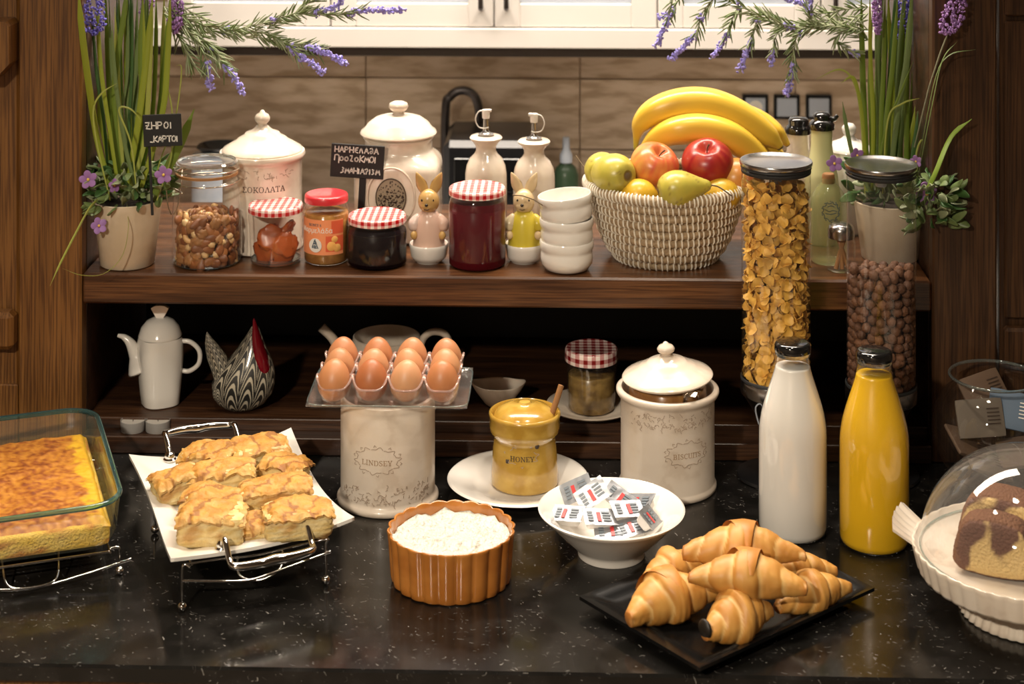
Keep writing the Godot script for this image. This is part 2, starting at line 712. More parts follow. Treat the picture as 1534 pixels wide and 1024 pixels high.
func make_materials() -> void:
	granite()
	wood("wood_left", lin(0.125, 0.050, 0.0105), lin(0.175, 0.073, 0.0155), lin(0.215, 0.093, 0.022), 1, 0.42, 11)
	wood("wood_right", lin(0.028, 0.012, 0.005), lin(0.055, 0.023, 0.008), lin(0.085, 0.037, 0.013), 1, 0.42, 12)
	wood("wood_shelf", lin(0.04, 0.015, 0.007), lin(0.085, 0.034, 0.013), lin(0.15, 0.062, 0.022), 0, 0.3, 13)
	wood("wood_dark", lin(0.02, 0.009, 0.005), lin(0.045, 0.019, 0.009), lin(0.075, 0.032, 0.013), 0, 0.38, 14)
	mat("black_board", lin(0.006, 0.004, 0.003), 0.7)
	var t := mat("tile", Color(1, 1, 1), 0.4)
	t.albedo_texture = noise_tex(0.012, 4, [lin(0.40, 0.29, 0.19), lin(0.53, 0.405, 0.285), lin(0.61, 0.48, 0.36)], [0.25, 0.5, 0.75], 512, 31)
	t.uv1_triplanar = true
	t.uv1_world_triplanar = true
	t.uv1_scale = Vector3(1.2, 5, 1.2)
	mat("grout", lin(0.42, 0.32, 0.22), 0.9)
	var wl := mat("white_lacquer", lin(0.83, 0.79, 0.74), 0.35)
	wl.clearcoat_enabled = true
	wl.clearcoat = 0.3
	mat("plaster", lin(0.17, 0.13, 0.095), 0.9)
	mat("floor_tile", lin(0.28, 0.22, 0.17), 0.5)
	var fg := mat("frosted", lin(0.45, 0.5, 0.58), 0.3)
	fg.clearcoat_enabled = true
	mat("rail_dark", lin(0.035, 0.022, 0.014), 0.6)
	mat("chrome", lin(0.78, 0.76, 0.73), 0.1, 1.0)
	mat("steel", lin(0.42, 0.41, 0.40), 0.24, 1.0)
	mat("dark_steel", lin(0.12, 0.11, 0.11), 0.35, 1.0)
	mat("brass_wire", lin(0.6, 0.52, 0.42), 0.2, 1.0)
	mat("black_plastic", lin(0.012, 0.012, 0.013), 0.25)
	var bg := mat("black_gloss", lin(0.008, 0.008, 0.008), 0.1)
	bg.clearcoat_enabled = true
	mat("rubber", lin(0.02, 0.02, 0.02), 0.6)
	var cer := mat("cream_ceramic", Color(1, 1, 1), 0.22)
	tri_noise(cer, noise_tex(0.01, 4, [lin(0.68, 0.57, 0.46), lin(0.78, 0.68, 0.56), lin(0.8, 0.71, 0.6)], [0.28, 0.45, 0.7], 256, 41), 6.0)
	cer.clearcoat_enabled = true
	cer.clearcoat = 0.5
	var can := mat("canister_ceramic", Color(1, 1, 1), 0.32)
	tri_noise(can, noise_tex(0.012, 4, [lin(0.60, 0.50, 0.40), lin(0.68, 0.585, 0.48), lin(0.7, 0.61, 0.51)], [0.27, 0.42, 0.7], 256, 42), 6.0)
	can.clearcoat_enabled = true
	can.clearcoat = 0.35
	var w := mat("white_ceramic", lin(0.8, 0.76, 0.7), 0.14)
	w.clearcoat_enabled = true
	w.clearcoat = 0.6
	var sp := mat("speckle_print", lin(0.42, 0.32, 0.24), 0.5)
	sp.clearcoat_enabled = true
	mat("ink", lin(0.05, 0.03, 0.02), 0.5)
	mat("sepia_ink", lin(0.36, 0.24, 0.14), 0.5)
	mat("chalk", lin(0.85, 0.82, 0.76), 0.95)
	mat("slate", lin(0.008, 0.008, 0.008), 0.55)
	glass("glass", 0.008)
	glass("clear_plastic", 0.05, Color(1, 0.95, 0.92))
	glass("dish_glass", 0.03, Color(0.75, 0.9, 0.88))
	glass("dark_glass", 0.012, Color(0.5, 0.5, 0.5))
	glass("green_glass", 0.22, Color(0.74, 0.78, 0.52))
	solid_glass("thick_glass")
	solid_glass("tray_edge", 0.22, Color(1, 0.9, 0.86))
	solid_glass("rim_glass", 0.06, Color(0.55, 0.8, 0.82))
	mat("jam_dark", lin(0.006, 0.002, 0.003), 0.3).metallic_specular = 0.15
	var jr := mat("jam_red", lin(0.085, 0.006, 0.010), 0.3)
	jr.metallic_specular = 0.15
	jr.subsurf_scatter_enabled = true
	jr.subsurf_scatter_strength = 0.3
	tri_noise(mat("jam_amber", Color(1, 1, 1), 0.15), noise_tex(0.02, 4, [lin(0.3, 0.12, 0.025), lin(0.5, 0.25, 0.06)], [0.3, 0.7], 256, 51), 9.0)
	tri_noise(mat("preserve_olive", Color(1, 1, 1), 0.2), noise_tex(0.02, 4, [lin(0.12, 0.07, 0.02), lin(0.27, 0.17, 0.05)], [0.3, 0.7], 256, 52), 9.0)
	tri_noise(mat("preserve_brown", Color(1, 1, 1), 0.2), noise_tex(0.02, 4, [lin(0.28, 0.12, 0.03), lin(0.42, 0.2, 0.055)], [0.3, 0.7], 256, 53), 9.0)
	var rl := mat("red_lid", lin(0.62, 0.03, 0.04), 0.3)
	rl.clearcoat_enabled = true
	gingham("gingham", 0.0105, Color(0.72, 0.05, 0.08))
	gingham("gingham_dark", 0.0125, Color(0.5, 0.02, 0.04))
	mat("label_orange", lin(0.85, 0.3, 0.13), 0.45)
	mat("label_red", lin(0.72, 0.12, 0.05), 0.45)
	mat("label_yellow", lin(0.85, 0.45, 0.12), 0.45)
	mat("label_white", lin(0.8, 0.76, 0.7), 0.5)
	mat("label_blue", lin(0.05, 0.09, 0.13), 0.5)
	var pt := mat("pot_clay", Color(1, 1, 1), 0.55)
	tri_noise(pt, noise_tex(0.012, 4, [lin(0.62, 0.50, 0.35), lin(0.72, 0.60, 0.45)], [0.3, 0.7], 256, 61), 5.0)
	mat("soil", lin(0.03, 0.02, 0.012), 0.95)
	for a in [["blade_a", 0.28, 0.33, 0.03], ["blade_b", 0.15, 0.22, 0.025], ["blade_c", 0.36, 0.39, 0.08], ["leaf_dark", 0.05, 0.12, 0.03], ["leaf_grey", 0.30, 0.34, 0.19], ["leaf_mid", 0.15, 0.21, 0.07]]:
		var g := mat(a[0], lin(a[1], a[2], a[3]), 0.42)
		g.backlight_enabled = true
		g.backlight = Color(0.25, 0.28, 0.1)
	for a in [["violet", 0.26, 0.21, 0.62], ["lavender", 0.40, 0.35, 0.82], ["blue_violet", 0.12, 0.1, 0.45], ["mauve", 0.32, 0.17, 0.42], ["pansy", 0.28, 0.13, 0.34]]:
		mat(a[0], lin(a[1], a[2], a[3]), 0.6)
	mat("flower_eye", lin(0.75, 0.5, 0.1), 0.6)
	mat("twig", lin(0.12, 0.08, 0.04), 0.8)
	mat("stem_pale", lin(0.3, 0.3, 0.2), 0.7)
	tinted("nut", 0.45)
	tinted("baked", 0.48)
	relief(tinted("pastry", 0.62), 0.03, 22.0, 0.08)
	mat("medallion_tan", lin(0.30, 0.25, 0.17), 0.4)
	tinted("fruit", 0.3)
	tinted("figurine", 0.25)
	tinted("flake", 0.55)
	relief(tinted("choc_ball", 0.65), 0.03, 30.0, 0.12)
	relief(tinted("crumb", 0.75), 0.03, 26.0, 0.22)
	var mk := mat("milk", lin(0.86, 0.83, 0.77), 0.25)
	mk.clearcoat_enabled = true
	var oj := mat("juice", lin(0.80, 0.47, 0.008), 0.25)
	oj.clearcoat_enabled = true
	var cr := mat("cream_cheese", lin(0.66, 0.63, 0.55), 0.6)
	relief(cr, 0.02, 12.0, 0.8)
	var ho := mat("honey_glaze", Color(1, 1, 1), 0.2)
	tri_noise(ho, noise_tex(0.012, 4, [lin(0.42, 0.24, 0.035), lin(0.56, 0.36, 0.075)], [0.3, 0.7], 256, 71), 8.0)
	ho.clearcoat_enabled = true
	var ru := mat("russet_glaze", Color(1, 1, 1), 0.24)
	tri_noise(ru, noise_tex(0.012, 3, [lin(0.4, 0.14, 0.025), lin(0.52, 0.2, 0.04)], [0.3, 0.7], 256, 72), 6.0)
	ru.clearcoat_enabled = true
	tri_noise(mat("straw", Color(1, 1, 1), 0.75), noise_tex(0.03, 4, [lin(0.24, 0.16, 0.085), lin(0.37, 0.265, 0.155), lin(0.46, 0.35, 0.22)], [0.25, 0.5, 0.75], 256, 73), 14.0)
	mat("stitch", lin(0.85, 0.79, 0.67), 0.7)
	mat("dipper_wood", lin(0.32, 0.15, 0.05), 0.6)
	mat("foil", lin(0.33, 0.34, 0.36), 0.36, 0.7)
	mat("foil_print", lin(0.17, 0.20, 0.23), 0.4)
	mat("foil_red", lin(0.6, 0.04, 0.04), 0.4)
	mat("tub_white", lin(0.7, 0.68, 0.65), 0.35)
	mat("tealight_cup", lin(0.42, 0.40, 0.38), 0.5, 0.3)
	mat("wax", lin(0.55, 0.51, 0.46), 0.6)
	mat("paper_tea", lin(0.16, 0.13, 0.10), 0.6)
	mat("paper_blue", lin(0.10, 0.15, 0.22), 0.6)
	mat("paper_brown", lin(0.13, 0.08, 0.05), 0.6)
	mat("rooster_red", lin(0.16, 0.004, 0.01), 0.06)
	var pl := mat("black_plate", lin(0.006, 0.006, 0.006), 0.2)
	pl.metallic_specular = 0.36
	var lamp := mat("lamp_glow", Color(1, 0.93, 0.82), 0.5)
	lamp.emission_enabled = true
	lamp.emission = Color(1, 0.86, 0.66)
	lamp.emission_energy_multiplier = 2.5
	for q in M.values():
		if q.clearcoat_enabled:
			q.clearcoat = minf(q.clearcoat, 0.6)
			q.clearcoat_roughness = 0.05


# ---------------------------------------------------------------- lamps and room
func downlight(x: float, z: float, energy: float, angle: float) -> void:
	var names := {-0.62: "round ceiling spot above the left half of the buffet", 0.16: "round ceiling spot above the middle of the buffet", -0.95: "round ceiling spot farthest in front of the buffet"}
	var t := thing("ceiling_lamp", names[x], "lamp", Vector3(x, 2.70, z))
	part("trim_ring", lathe([[90, -6], [102, -6], [108, -2], [108, 0]], 0.001), M.white_lacquer, t)
	part("lamp_lens", lathe([[0, -3.5], [90, -3.5]], 0.001), M.lamp_glow, t)
	var l := SpotLight3D.new()
	l.name = "spot_light"
	l.light_color = Color(1.0, 0.945, 0.86)
	l.light_energy = energy
	l.spot_angle = angle
	l.spot_angle_attenuation = 0.6
	l.spot_range = 8.0
	l.spot_attenuation = 2.0
	l.light_size = 0.09
	l.shadow_enabled = true
	t.add_child(l)
	l.position = Vector3(0, -0.012, 0)
	l.rotation.x = -PI / 2

func kitchen_panel(pos: Vector3, size: Vector2, energy: float) -> void:
	var t := thing("ceiling_panel_lamp", "long ceiling panel lamp above the kitchen worktop", "lamp", pos)
	var m := MB.new()
	m.cbox(Vector3(0, 0, 0), Vector3(size.x + 0.03, 0.03, size.y + 0.03), 0.004)
	part("housing", m, M.white_lacquer, t)
	m = MB.new()
	m.cbox(Vector3(0, -0.0165, 0), Vector3(size.x, 0.004, size.y), 0.001)
	part("lamp_diffuser", m, M.lamp_glow, t)
	var l := AreaLight3D.new()
	l.name = "area_light"
	l.area_size = size
	l.area_normalize_energy = true
	l.light_color = Color(1.0, 0.95, 0.89)
	l.light_energy = energy
	l.area_range = 8.0
	l.area_attenuation = 2.0
	l.shadow_enabled = true
	t.add_child(l)
	l.position = Vector3(0, -0.022, 0)
	l.rotation.x = -PI / 2

func slab(lo: Vector3, hi: Vector3, b := 0.002) -> MB:
	var m := MB.new()
	m.cbox((lo + hi) * 0.5, hi - lo, b)
	return m

func onz(pxx: float, z: float) -> float:       # x of the vertical plane z seen at that column
	var dir := FWD + RIGHT * ((pxx - 767.0) / F)
	return CAM.x + dir.x * (z - CAM.z) / dir.z

func yz(py: float, z: float, x := 0.0) -> float:   # height on the vertical plane z seen at that row
	var d := (Vector3(x, 0, z) - Vector3(CAM.x, 0, CAM.z)).dot(FWD)
	return CAM.y - (py - HORIZON) / F * d

func build_room() -> void:
	struct("floor", slab(Vector3(-2.6, -0.1, -1.45), Vector3(2.6, 0, 3.9)), M.floor_tile)
	struct("ceiling", slab(Vector3(-2.6, 2.71, -1.45), Vector3(2.6, 2.85, 3.9)), M.plaster)
	struct("wall_left", slab(Vector3(-2.75, 0, -1.45), Vector3(-2.6, 2.75, 3.9)), M.plaster)
	struct("wall_right", slab(Vector3(2.6, 0, -1.45), Vector3(2.75, 2.75, 3.9)), M.plaster)
	struct("wall_front", slab(Vector3(-2.6, 0, 3.9), Vector3(2.6, 2.75, 4.0)), M.plaster)
	var wb := struct("wall_back", slab(Vector3(-2.6, 0, -1.45), Vector3(2.6, 2.75, -1.262)), M.grout)
	# wood-look wall tiles
	var w := 0.47
	var h := 0.155
	var x0 := onz(548, -1.25) - 3.0 * w
	for r in 3:
		for c in 7:
			var m := MB.new()
			var cx := x0 + (c + 0.5) * w + (0.0 if r % 2 == 0 else 0.0)
			m.cbox(Vector3(cx, 0.92 + (r + 0.5) * h, -1.257), Vector3(w - 0.002, h - 0.002, 0.014), 0.0015)
			part("tile", m, M.tile, wb)

func build_kitchen() -> void:
	# wall units
	var zf := -0.90
	var xs := [onz(250, zf), onz(495, zf), onz(740, zf), onz(985, zf), onz(1230, zf), onz(1475, zf)]
	var yb := yz(41, zf)
	var yt := 2.0
	var names := ["white kitchen wall cabinet behind the left lavender sprays", "white kitchen wall cabinet above the left cream jars", "white kitchen wall cabinet right of the middle door seam", "white kitchen wall cabinet above the bananas", "white kitchen wall cabinet behind the right lavender sprays"]
	for i in 5:
		var w: float = xs[i + 1] - xs[i]
		var t := thing("wall_cabinet", names[i], "cabinet", Vector3((xs[i] + xs[i + 1]) * 0.5, yb, zf), 0.0, "white kitchen wall cabinets")
		part("body", slab(Vector3(-w * 0.5, 0.002, -0.35), Vector3(w * 0.5, yt - yb, -0.019)), M.white_lacquer, t)
		var dw := w * 0.5 - 0.0015
		var d := part("door", slab(Vector3(-dw, 0, -0.018), Vector3(-dw + 0.05, yt - yb, 0)), M.white_lacquer, t)
		part("stile", slab(Vector3(dw - 0.05, 0, -0.018), Vector3(dw, yt - yb, 0)), M.white_lacquer, d)
		part("bottom_rail", slab(Vector3(-dw + 0.05, 0, -0.018), Vector3(dw - 0.05, 0.047, -0.0005)), M.white_lacquer, d)
		part("top_rail", slab(Vector3(-dw + 0.05, yt - yb - 0.05, -0.018), Vector3(dw - 0.05, yt - yb, -0.0005)), M.white_lacquer, d)
		part("pane", slab(Vector3(-dw + 0.05, 0.047, -0.015), Vector3(dw - 0.05, yt - yb - 0.05, -0.008)), M.frosted, d)
		var s := 1.0 if i % 2 == 1 else -1.0
		var hm := MB.new()
		var hx := s * (dw - 0.024)
		hm.tube(curve([Vector3(hx, 0.04, 0), Vector3(hx, 0.04, 0.022), Vector3(hx, 0.055, 0.026), Vector3(hx, 0.14, 0.026), Vector3(hx, 0.155, 0.022), Vector3(hx, 0.155, 0)], 4), 0.005, 8)
		part("handle", hm, M.dark_steel, t)
	# cornice below the wall units and the dark rail under it
	var yc := yz(72, zf)
	solo("cornice_board", slab(Vector3(xs[0] - 0.6, yc, zf - 0.33), Vector3(xs[5] + 0.6, yb - 0.002, zf + 0.006)), M.white_lacquer, Vector3.ZERO, "long white cornice board under the kitchen wall cabinets", "board")
	solo("shade_rail", slab(Vector3(xs[0] - 0.6, yz(86, zf - 0.03), zf - 0.05), Vector3(xs[5] + 0.6, yc - 0.001, zf - 0.03)), M.rail_dark, Vector3.ZERO, "dark brown rail hanging under the white cornice board", "rail")
	solo("kitchen_worktop", slab(Vector3(-2.0, TOP - 0.04, -1.245), Vector3(2.0, TOP, -0.62)), M.white_lacquer, Vector3.ZERO, "pale kitchen worktop along the tiled wall", "worktop")
	solo("kitchen_base_cabinet", slab(Vector3(-2.0, 0.0, -1.24), Vector3(2.0, TOP - 0.042, -0.64)), M.white_lacquer, Vector3.ZERO, "white kitchen base cabinet under the pale worktop", "cabinet")
	# three wall sockets
	var lab := ["dark framed wall socket left of the three behind the bananas", "dark framed wall switch between two others on the tiled wall", "dark framed wall switch nearest the black bottle caps"]
	var sx := [1131.0, 1178.0, 1226.0]
	for i in 3:
		var p := Vector3(onz(sx[i], -1.25), yz(157, -1.25), -1.2495)
		var t := thing("wall_switch", lab[i], "switch", p, 0.0, "wall switches on the tiles")
		var m := MB.new()
		m.cbox(Vector3(0, 0, 0.004), Vector3(0.056, 0.054, 0.009), 0.002)
		part("frame", m, M.black_plastic, t)
		m = MB.new()
		m.cbox(Vector3(0, 0, 0.0095), Vector3(0.043, 0.04, 0.005), 0.002)
		part("rocker", m, M.frosted, t)
		if i == 0:
			part("socket_face", lathe([[0, 0], [14, 0], [16, -1]], 0.001, 20), M.white_lacquer, t, Vector3(0, 0, 0.0125), Basis(Vector3.RIGHT, PI / 2))
	# black appliance, tap, soap bottle, pan: all out of focus on the kitchen worktop
	var d := 3.72
	var k := d / F
	var a := at(735, 300, d)
	var bt := thing("kitchen_appliance", "black boxy kitchen appliance behind the cream oil bottles", "appliance", Vector3(a.x, TOP, a.z))
	var top_y := at(735, 196, d).y - TOP
	var m2 := MB.new()
	m2.cbox(Vector3(0, top_y * 0.5, 0), Vector3(132 * k, top_y, 0.2), 0.012)
	part("housing", m2, M.black_plastic, bt)
	m2 = MB.new()
	m2.cbox(Vector3(0, top_y * 0.75, 0.101), Vector3(100 * k, top_y * 0.25, 0.004), 0.001)
	part("front_panel", m2, M.black_gloss, bt)
	var tp := at(688, 300, d + 0.02)
	var tt := thing("kitchen_tap", "dark glossy arched tap behind the big cream jar", "tap", Vector3(tp.x, TOP, tp.z - 0.12))
	var hy := at(688, 152, d).y - TOP
	m2 = MB.new()
	m2.tube(curve([Vector3(-0.037, 0, 0), Vector3(-0.037, hy - 0.06, 0), Vector3(-0.026, hy - 0.018, 0), Vector3(0, hy - 0.005, 0), Vector3(0.026, hy - 0.018, 0), Vector3(0.037, hy - 0.06, 0), Vector3(0.038, hy - 0.11, 0)], 8), 0.0095, 12)
	part("spout", m2, M.dark_steel, tt)
	part("base", lathe([[0, 0], [24, 0], [24, 10], [14, 16], [12, 40], [0, 40]], 0.001), M.dark_steel, tt, Vector3(-0.037, 0, 0))
	var sp := at(848, 290, 3.7)
	var ss := thing("soap_dispenser", "dark green pump bottle on the kitchen worktop", "bottle", Vector3(sp.x, TOP, sp.z))
	var sh := at(848, 205, 3.7).y - TOP
	part("bottle", lathe([[0, 0], [24, 0], [26, 4], [26, sh * 700], [20, sh * 760], [12, sh * 790], [12, sh * 810]], 0.001), mat("soap_green", lin(0.03, 0.055, 0.03), 0.3), ss)
	part("pump", lathe([[13, sh * 800], [13, sh * 860], [8, sh * 900], [7, sh * 1000], [0, sh * 1000]], 0.001), M.frosted, ss)
	var pp := at(330, 214, 3.75)
	var pn := thing("frying_pan", "small dark pan on the kitchen worktop behind the nut jar", "pan", Vector3(pp.x, TOP, pp.z))
	var ph := pp.y - TOP
	part("pot_stand", lathe([[0, 0], [60, 0], [58, ph * 900], [0, ph * 900]], 0.001), M.frosted, pn)
	part("bowl", lathe([[0, 0], [34, 0], [48, 16], [50, 16], [46, 20], [34, 4], [0, 4]], 0.001), M.black_plastic, pn, Vector3(0, ph * 0.9 + 0.0005, 0))
	m2 = MB.new()
	m2.tube(curve([Vector3(0.045, ph * 0.9 + 0.012, 0), Vector3(0.08, ph * 0.9 + 0.03, 0), Vector3(0.1, ph * 0.9 + 0.034, 0)], 5), 0.008, 8)
	part("handle", m2, M.black_plastic, pn)

func build_woodwork() -> void:
	# worktop slab and its base
	solo("countertop", slab(Vector3(-1.25, TOP - 0.022, -0.44), Vector3(1.25, TOP, 0.615), 0.003), M.granite, Vector3.ZERO, "polished black speckled stone countertop carrying the buffet", "countertop")
	solo("counter_base", slab(Vector3(-1.25, 0.0, -0.44), Vector3(1.25, TOP - 0.023, 0.604), 0.003), M.wood_left, Vector3.ZERO, "wooden counter base under the black stone countertop", "cabinet")
	# left cupboard
	var xa := onz(27, 0)
	var xb := onz(122, 0)
	var h := 1.35
	var t := thing("cupboard", "warm brown wooden cupboard side left of the potted grass", "cupboard", Vector3(0, TOP + 0.0005, 0))
	part("stile", slab(Vector3(xa, 0, -0.03), Vector3(xb, h, 0), 0.003), M.wood_left, t)
	part("side_board", slab(Vector3(xb - 0.022, 0, -0.44), Vector3(xb, h, -0.031), 0.001), M.wood_dark, t)
	part("stile", slab(Vector3(xa - 0.42, 0, -0.03), Vector3(xa - 0.34, h, 0), 0.003), M.wood_left, t)
	var dr := part("door", slab(Vector3(xa - 0.339, 0.0, -0.03), Vector3(xa - 0.001, h, -0.008), 0.004), M.wood_left, t)
	part("bottom_rail", slab(Vector3(xa - 0.339, 0.0, -0.0078), Vector3(xa - 0.001, yz(577, 0, xa) - TOP, -0.001), 0.003), M.wood_left, dr)
	var poly := PackedVector2Array([Vector2(-0.33, 0.045), Vector2(-0.006, 0.045), Vector2(0, 0.038), Vector2(0, -0.018), Vector2(-0.022, -0.042), Vector2(-0.33, -0.042)])
	var m := MB.new()
	m.prism(poly, 0.0, 0.05)
	part("carved_block", m, M.wood_left, dr, Vector3(xa - 0.001, yz(75, 0.02, xa) - TOP, -0.0075))
	m = MB.new()
	m.cbox(Vector3(-0.165, 0, 0.016), Vector3(0.33, 0.056, 0.032), 0.009)
	part("carved_block", m, M.wood_left, dr, Vector3(xa - 0.001, yz(497, 0.02, xa) - TOP, -0.0075))
	# right cupboard
	var xc := onz(1397, 0)
	var xd := onz(1494, 0)
	t = thing("cupboard", "dark wooden cupboard side right of the cereal dispensers", "cupboard", Vector3(0, TOP + 0.0005, 0))
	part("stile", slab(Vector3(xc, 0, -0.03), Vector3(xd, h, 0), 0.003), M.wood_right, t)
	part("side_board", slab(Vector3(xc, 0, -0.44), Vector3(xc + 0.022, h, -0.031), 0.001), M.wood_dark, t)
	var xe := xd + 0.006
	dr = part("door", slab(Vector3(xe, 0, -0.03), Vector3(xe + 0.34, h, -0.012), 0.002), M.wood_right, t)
	var y1 := yz(33, 0, xe) - TOP
	var y0 := yz(478, 0, xe) - TOP
	var y2 := yz(545, 0, xe) - TOP
	part("panel", slab(Vector3(xe + 0.006, y0, -0.012), Vector3(xe + 0.33, y1, -0.001), 0.006), M.wood_right, dr)
	part("panel", slab(Vector3(xe + 0.006, y1 + 0.008, -0.012), Vector3(xe + 0.33, h, -0.001), 0.006), M.wood_right, dr)
	part("panel", slab(Vector3(xe + 0.004, y2, -0.012), Vector3(xe + 0.33, y0 - 0.012, 0.008), 0.008), M.wood_right, dr)
	part("panel", slab(Vector3(xe + 0.006, 0.01, -0.012), Vector3(xe + 0.33, y2 - 0.012, -0.001), 0.006), M.wood_right, dr)
	# shelf, ledge, back board
	var xl := xb + 0.001
	var xr := xc - 0.001
	solo("wooden_shelf", slab(Vector3(xl, SHELF - 0.046, -0.42), Vector3(xr, SHELF, -0.002), 0.003), M.wood_shelf, Vector3.ZERO, "thick dark brown wooden shelf holding the jars and fruit basket", "shelf")
	var lt := thing("wooden_ledge", "low dark wooden ledge under the shelf holding pitcher and teapot", "ledge", Vector3(0, TOP, 0))
	part("board", slab(Vector3(xl, 0.0005, -0.44), Vector3(xr, LEDGE - TOP, -0.030), 0.0012), M.wood_dark, lt)
	part("step", slab(Vector3(xl, 0.0005, -0.029), Vector3(xr, STEP - TOP, 0.0), 0.0012), M.wood_dark, lt)
	solo("back_board", slab(Vector3(xl, LEDGE + 0.0003, -0.44), Vector3(xr, SHELF - 0.047, -0.41), 0.001), M.black_board, Vector3.ZERO, "black back board behind the low ledge under the shelf", "board")


# ---------------------------------------------------------------- jars and crockery on the shelf
func screw_lid(t: Node3D, k: float, y: float, r: float, m: Material) -> void:    # pressed metal jar lid; y is its lower edge
	part("lid", lathe([[r - 1.5, y], [r, y + 0.5], [r + 0.3, y + 2.0], [r - 0.2, y + 9.0], [r - 1.2, y + 11.0], [r - 4, y + 12.0], [r - 6, y + 11.3], [0, y + 11.6]], k, 48), m, t)

func jam_jar(called: String, label: String, pxx: float, pyy: float, body: Array, fill: Array, fillm: Material, lid_y: float, lid_r: float, lidm: Material, plane := SHELF, group := "") -> Node3D:
	var p := on(pxx, pyy, plane)
	var k := kk(p)
	var t := thing(called, label, "jar", p + Vector3(0, 0.0003, 0), 0.0, group)
	part("glass", lathe(body, k, 48), M.glass, t)
	if fill.size():
		part("contents", lathe(fill, k, 40), fillm, t)
	screw_lid(t, k, lid_y, lid_r, lidm)
	return t

func cover_fill(r: float, y0: float, y1: float) -> Array:
	return [[0, y0], [r - 3, y0], [r, y0 + 3], [r, y1 - 1], [r - 1, y1], [0, y1]]

func hand(ch: String) -> Array:     # chalk letters as lines in a unit box
	match ch:
		"H": return [[[0, 0], [0, 1]], [[0, 0.5], [0.7, 0.45]], [[0.7, 0], [0.7, 1]]]
		"A": return [[[0, 0], [0.35, 1], [0.75, 0]], [[0.12, 0.35], [0.62, 0.35]]]
		"P": return [[[0, 0], [0, 1], [0.5, 0.95], [0.62, 0.7], [0.45, 0.48], [0, 0.45]]]
		"N": return [[[0, 0], [0, 1]], [[0, 0.4], [0.6, 0.5]], [[0.65, 0], [0.6, 1]]]
		"E": return [[[0.6, 0.95], [0.2, 0.85], [0.05, 0.5], [0.2, 0.1], [0.6, 0.0]], [[0.08, 0.5], [0.5, 0.52]]]
		"L": return [[[0, 0], [0.2, 0.8], [0.35, 0.8], [0.6, 0]]]
		"d": return [[[0.1, 0.9], [0.45, 1], [0.65, 0.6], [0.6, 0.15], [0.3, 0], [0.08, 0.2], [0.25, 0.45], [0.6, 0.4]]]
		"n": return [[[0.0, 0.1], [0.05, 0.9], [0.4, 1], [0.7, 0.8], [0.7, -0.3]]]
		"o": return [[[0.3, 0.7], [0.05, 0.5], [0.1, 0.12], [0.4, 0.05], [0.6, 0.3], [0.5, 0.62], [0.3, 0.7]]]
		"t": return [[[0.1, 0.9], [0.4, 0.95], [0.35, 0.5], [0.15, 0.1], [0.5, 0.05]]]
		"K": return [[[0.05, 0], [0.1, 1]], [[0.65, 0.95], [0.12, 0.45], [0.7, 0]]]
		"M": return [[[0, 0], [0.12, 0.8], [0.38, 0.3], [0.6, 0.8], [0.75, 0]]]
		"I": return [[[0.1, 0.85], [0.1, 0]]]
		"O": return [[[0.3, 0.95], [0.02, 0.6], [0.1, 0.1], [0.45, 0.02], [0.68, 0.4], [0.58, 0.85], [0.3, 0.95]]]
		"Z": return [[[0, 0.95], [0.6, 0.95], [0.1, 0.05], [0.7, 0.0]], [[0.05, 0.5], [0.5, 0.5]]]
		"T": return [[[0, 0.92], [0.7, 0.95]], [[0.36, 0.93], [0.36, 0]]]
		"J": return [[[0.3, 1], [0.55, 0.8], [0.3, 0.55], [0.5, 0.2], [0.0, 0.0]]]
		"?": return [[[0, 0.8], [0.35, 1], [0.6, 0.7], [0.3, 0.4], [0.25, 0.0]]]
		"3": return [[[0.1, 0.9], [0.4, 0.8], [0.2, 0.5], [0.45, 0.2], [0.1, 0.0]]]
		"_": return [[[-0.3, 0.05], [0.05, 0.0]]]
	return []

func chalk_line(txt: String, x0: float, y0: float, h: float, adv: float, out: Array) -> void:
	var x := x0
	for ch in txt:
		for l in hand(ch):
			var q := []
			for p in l:
				q.append(Vector2(x + p[0] * h, y0 + p[1] * h))
			out.append(q)
		x += adv * (0.55 if ch == "I" else (0.3 if ch == "_" else 1.0))

func chalk_tag(label: String, base: Vector3, ctr: Vector3, w: float, h: float, tilt: float, lines: Array, stroke: float, stick: Array) -> void:
	var t := thing("chalk_sign", label, "sign", base)
	var c := ctr - base
	var bs := Basis(Vector3(0, 0, 1), tilt)
	var m := MB.new()
	m.cbox(Vector3.ZERO, Vector3(w, h, 0.003), 0.0008)
	var bd := part("board", m, M.slate, t, c, bs)
	part("lettering", strokes(lines, stroke, 0.0003), M.chalk, bd, Vector3(0, 0, 0.0015))
	m = MB.new()
	m.cbox(Vector3(0, (stick[0] + stick[1]) * 0.5, 0), Vector3(stick[2], stick[1] - stick[0], 0.0026), 0.0006)
	part("stake", m, M.slate, t, Vector3(c.x + stick[3], 0, c.z - 0.003), Basis(Vector3(0, 0, 1), tilt))

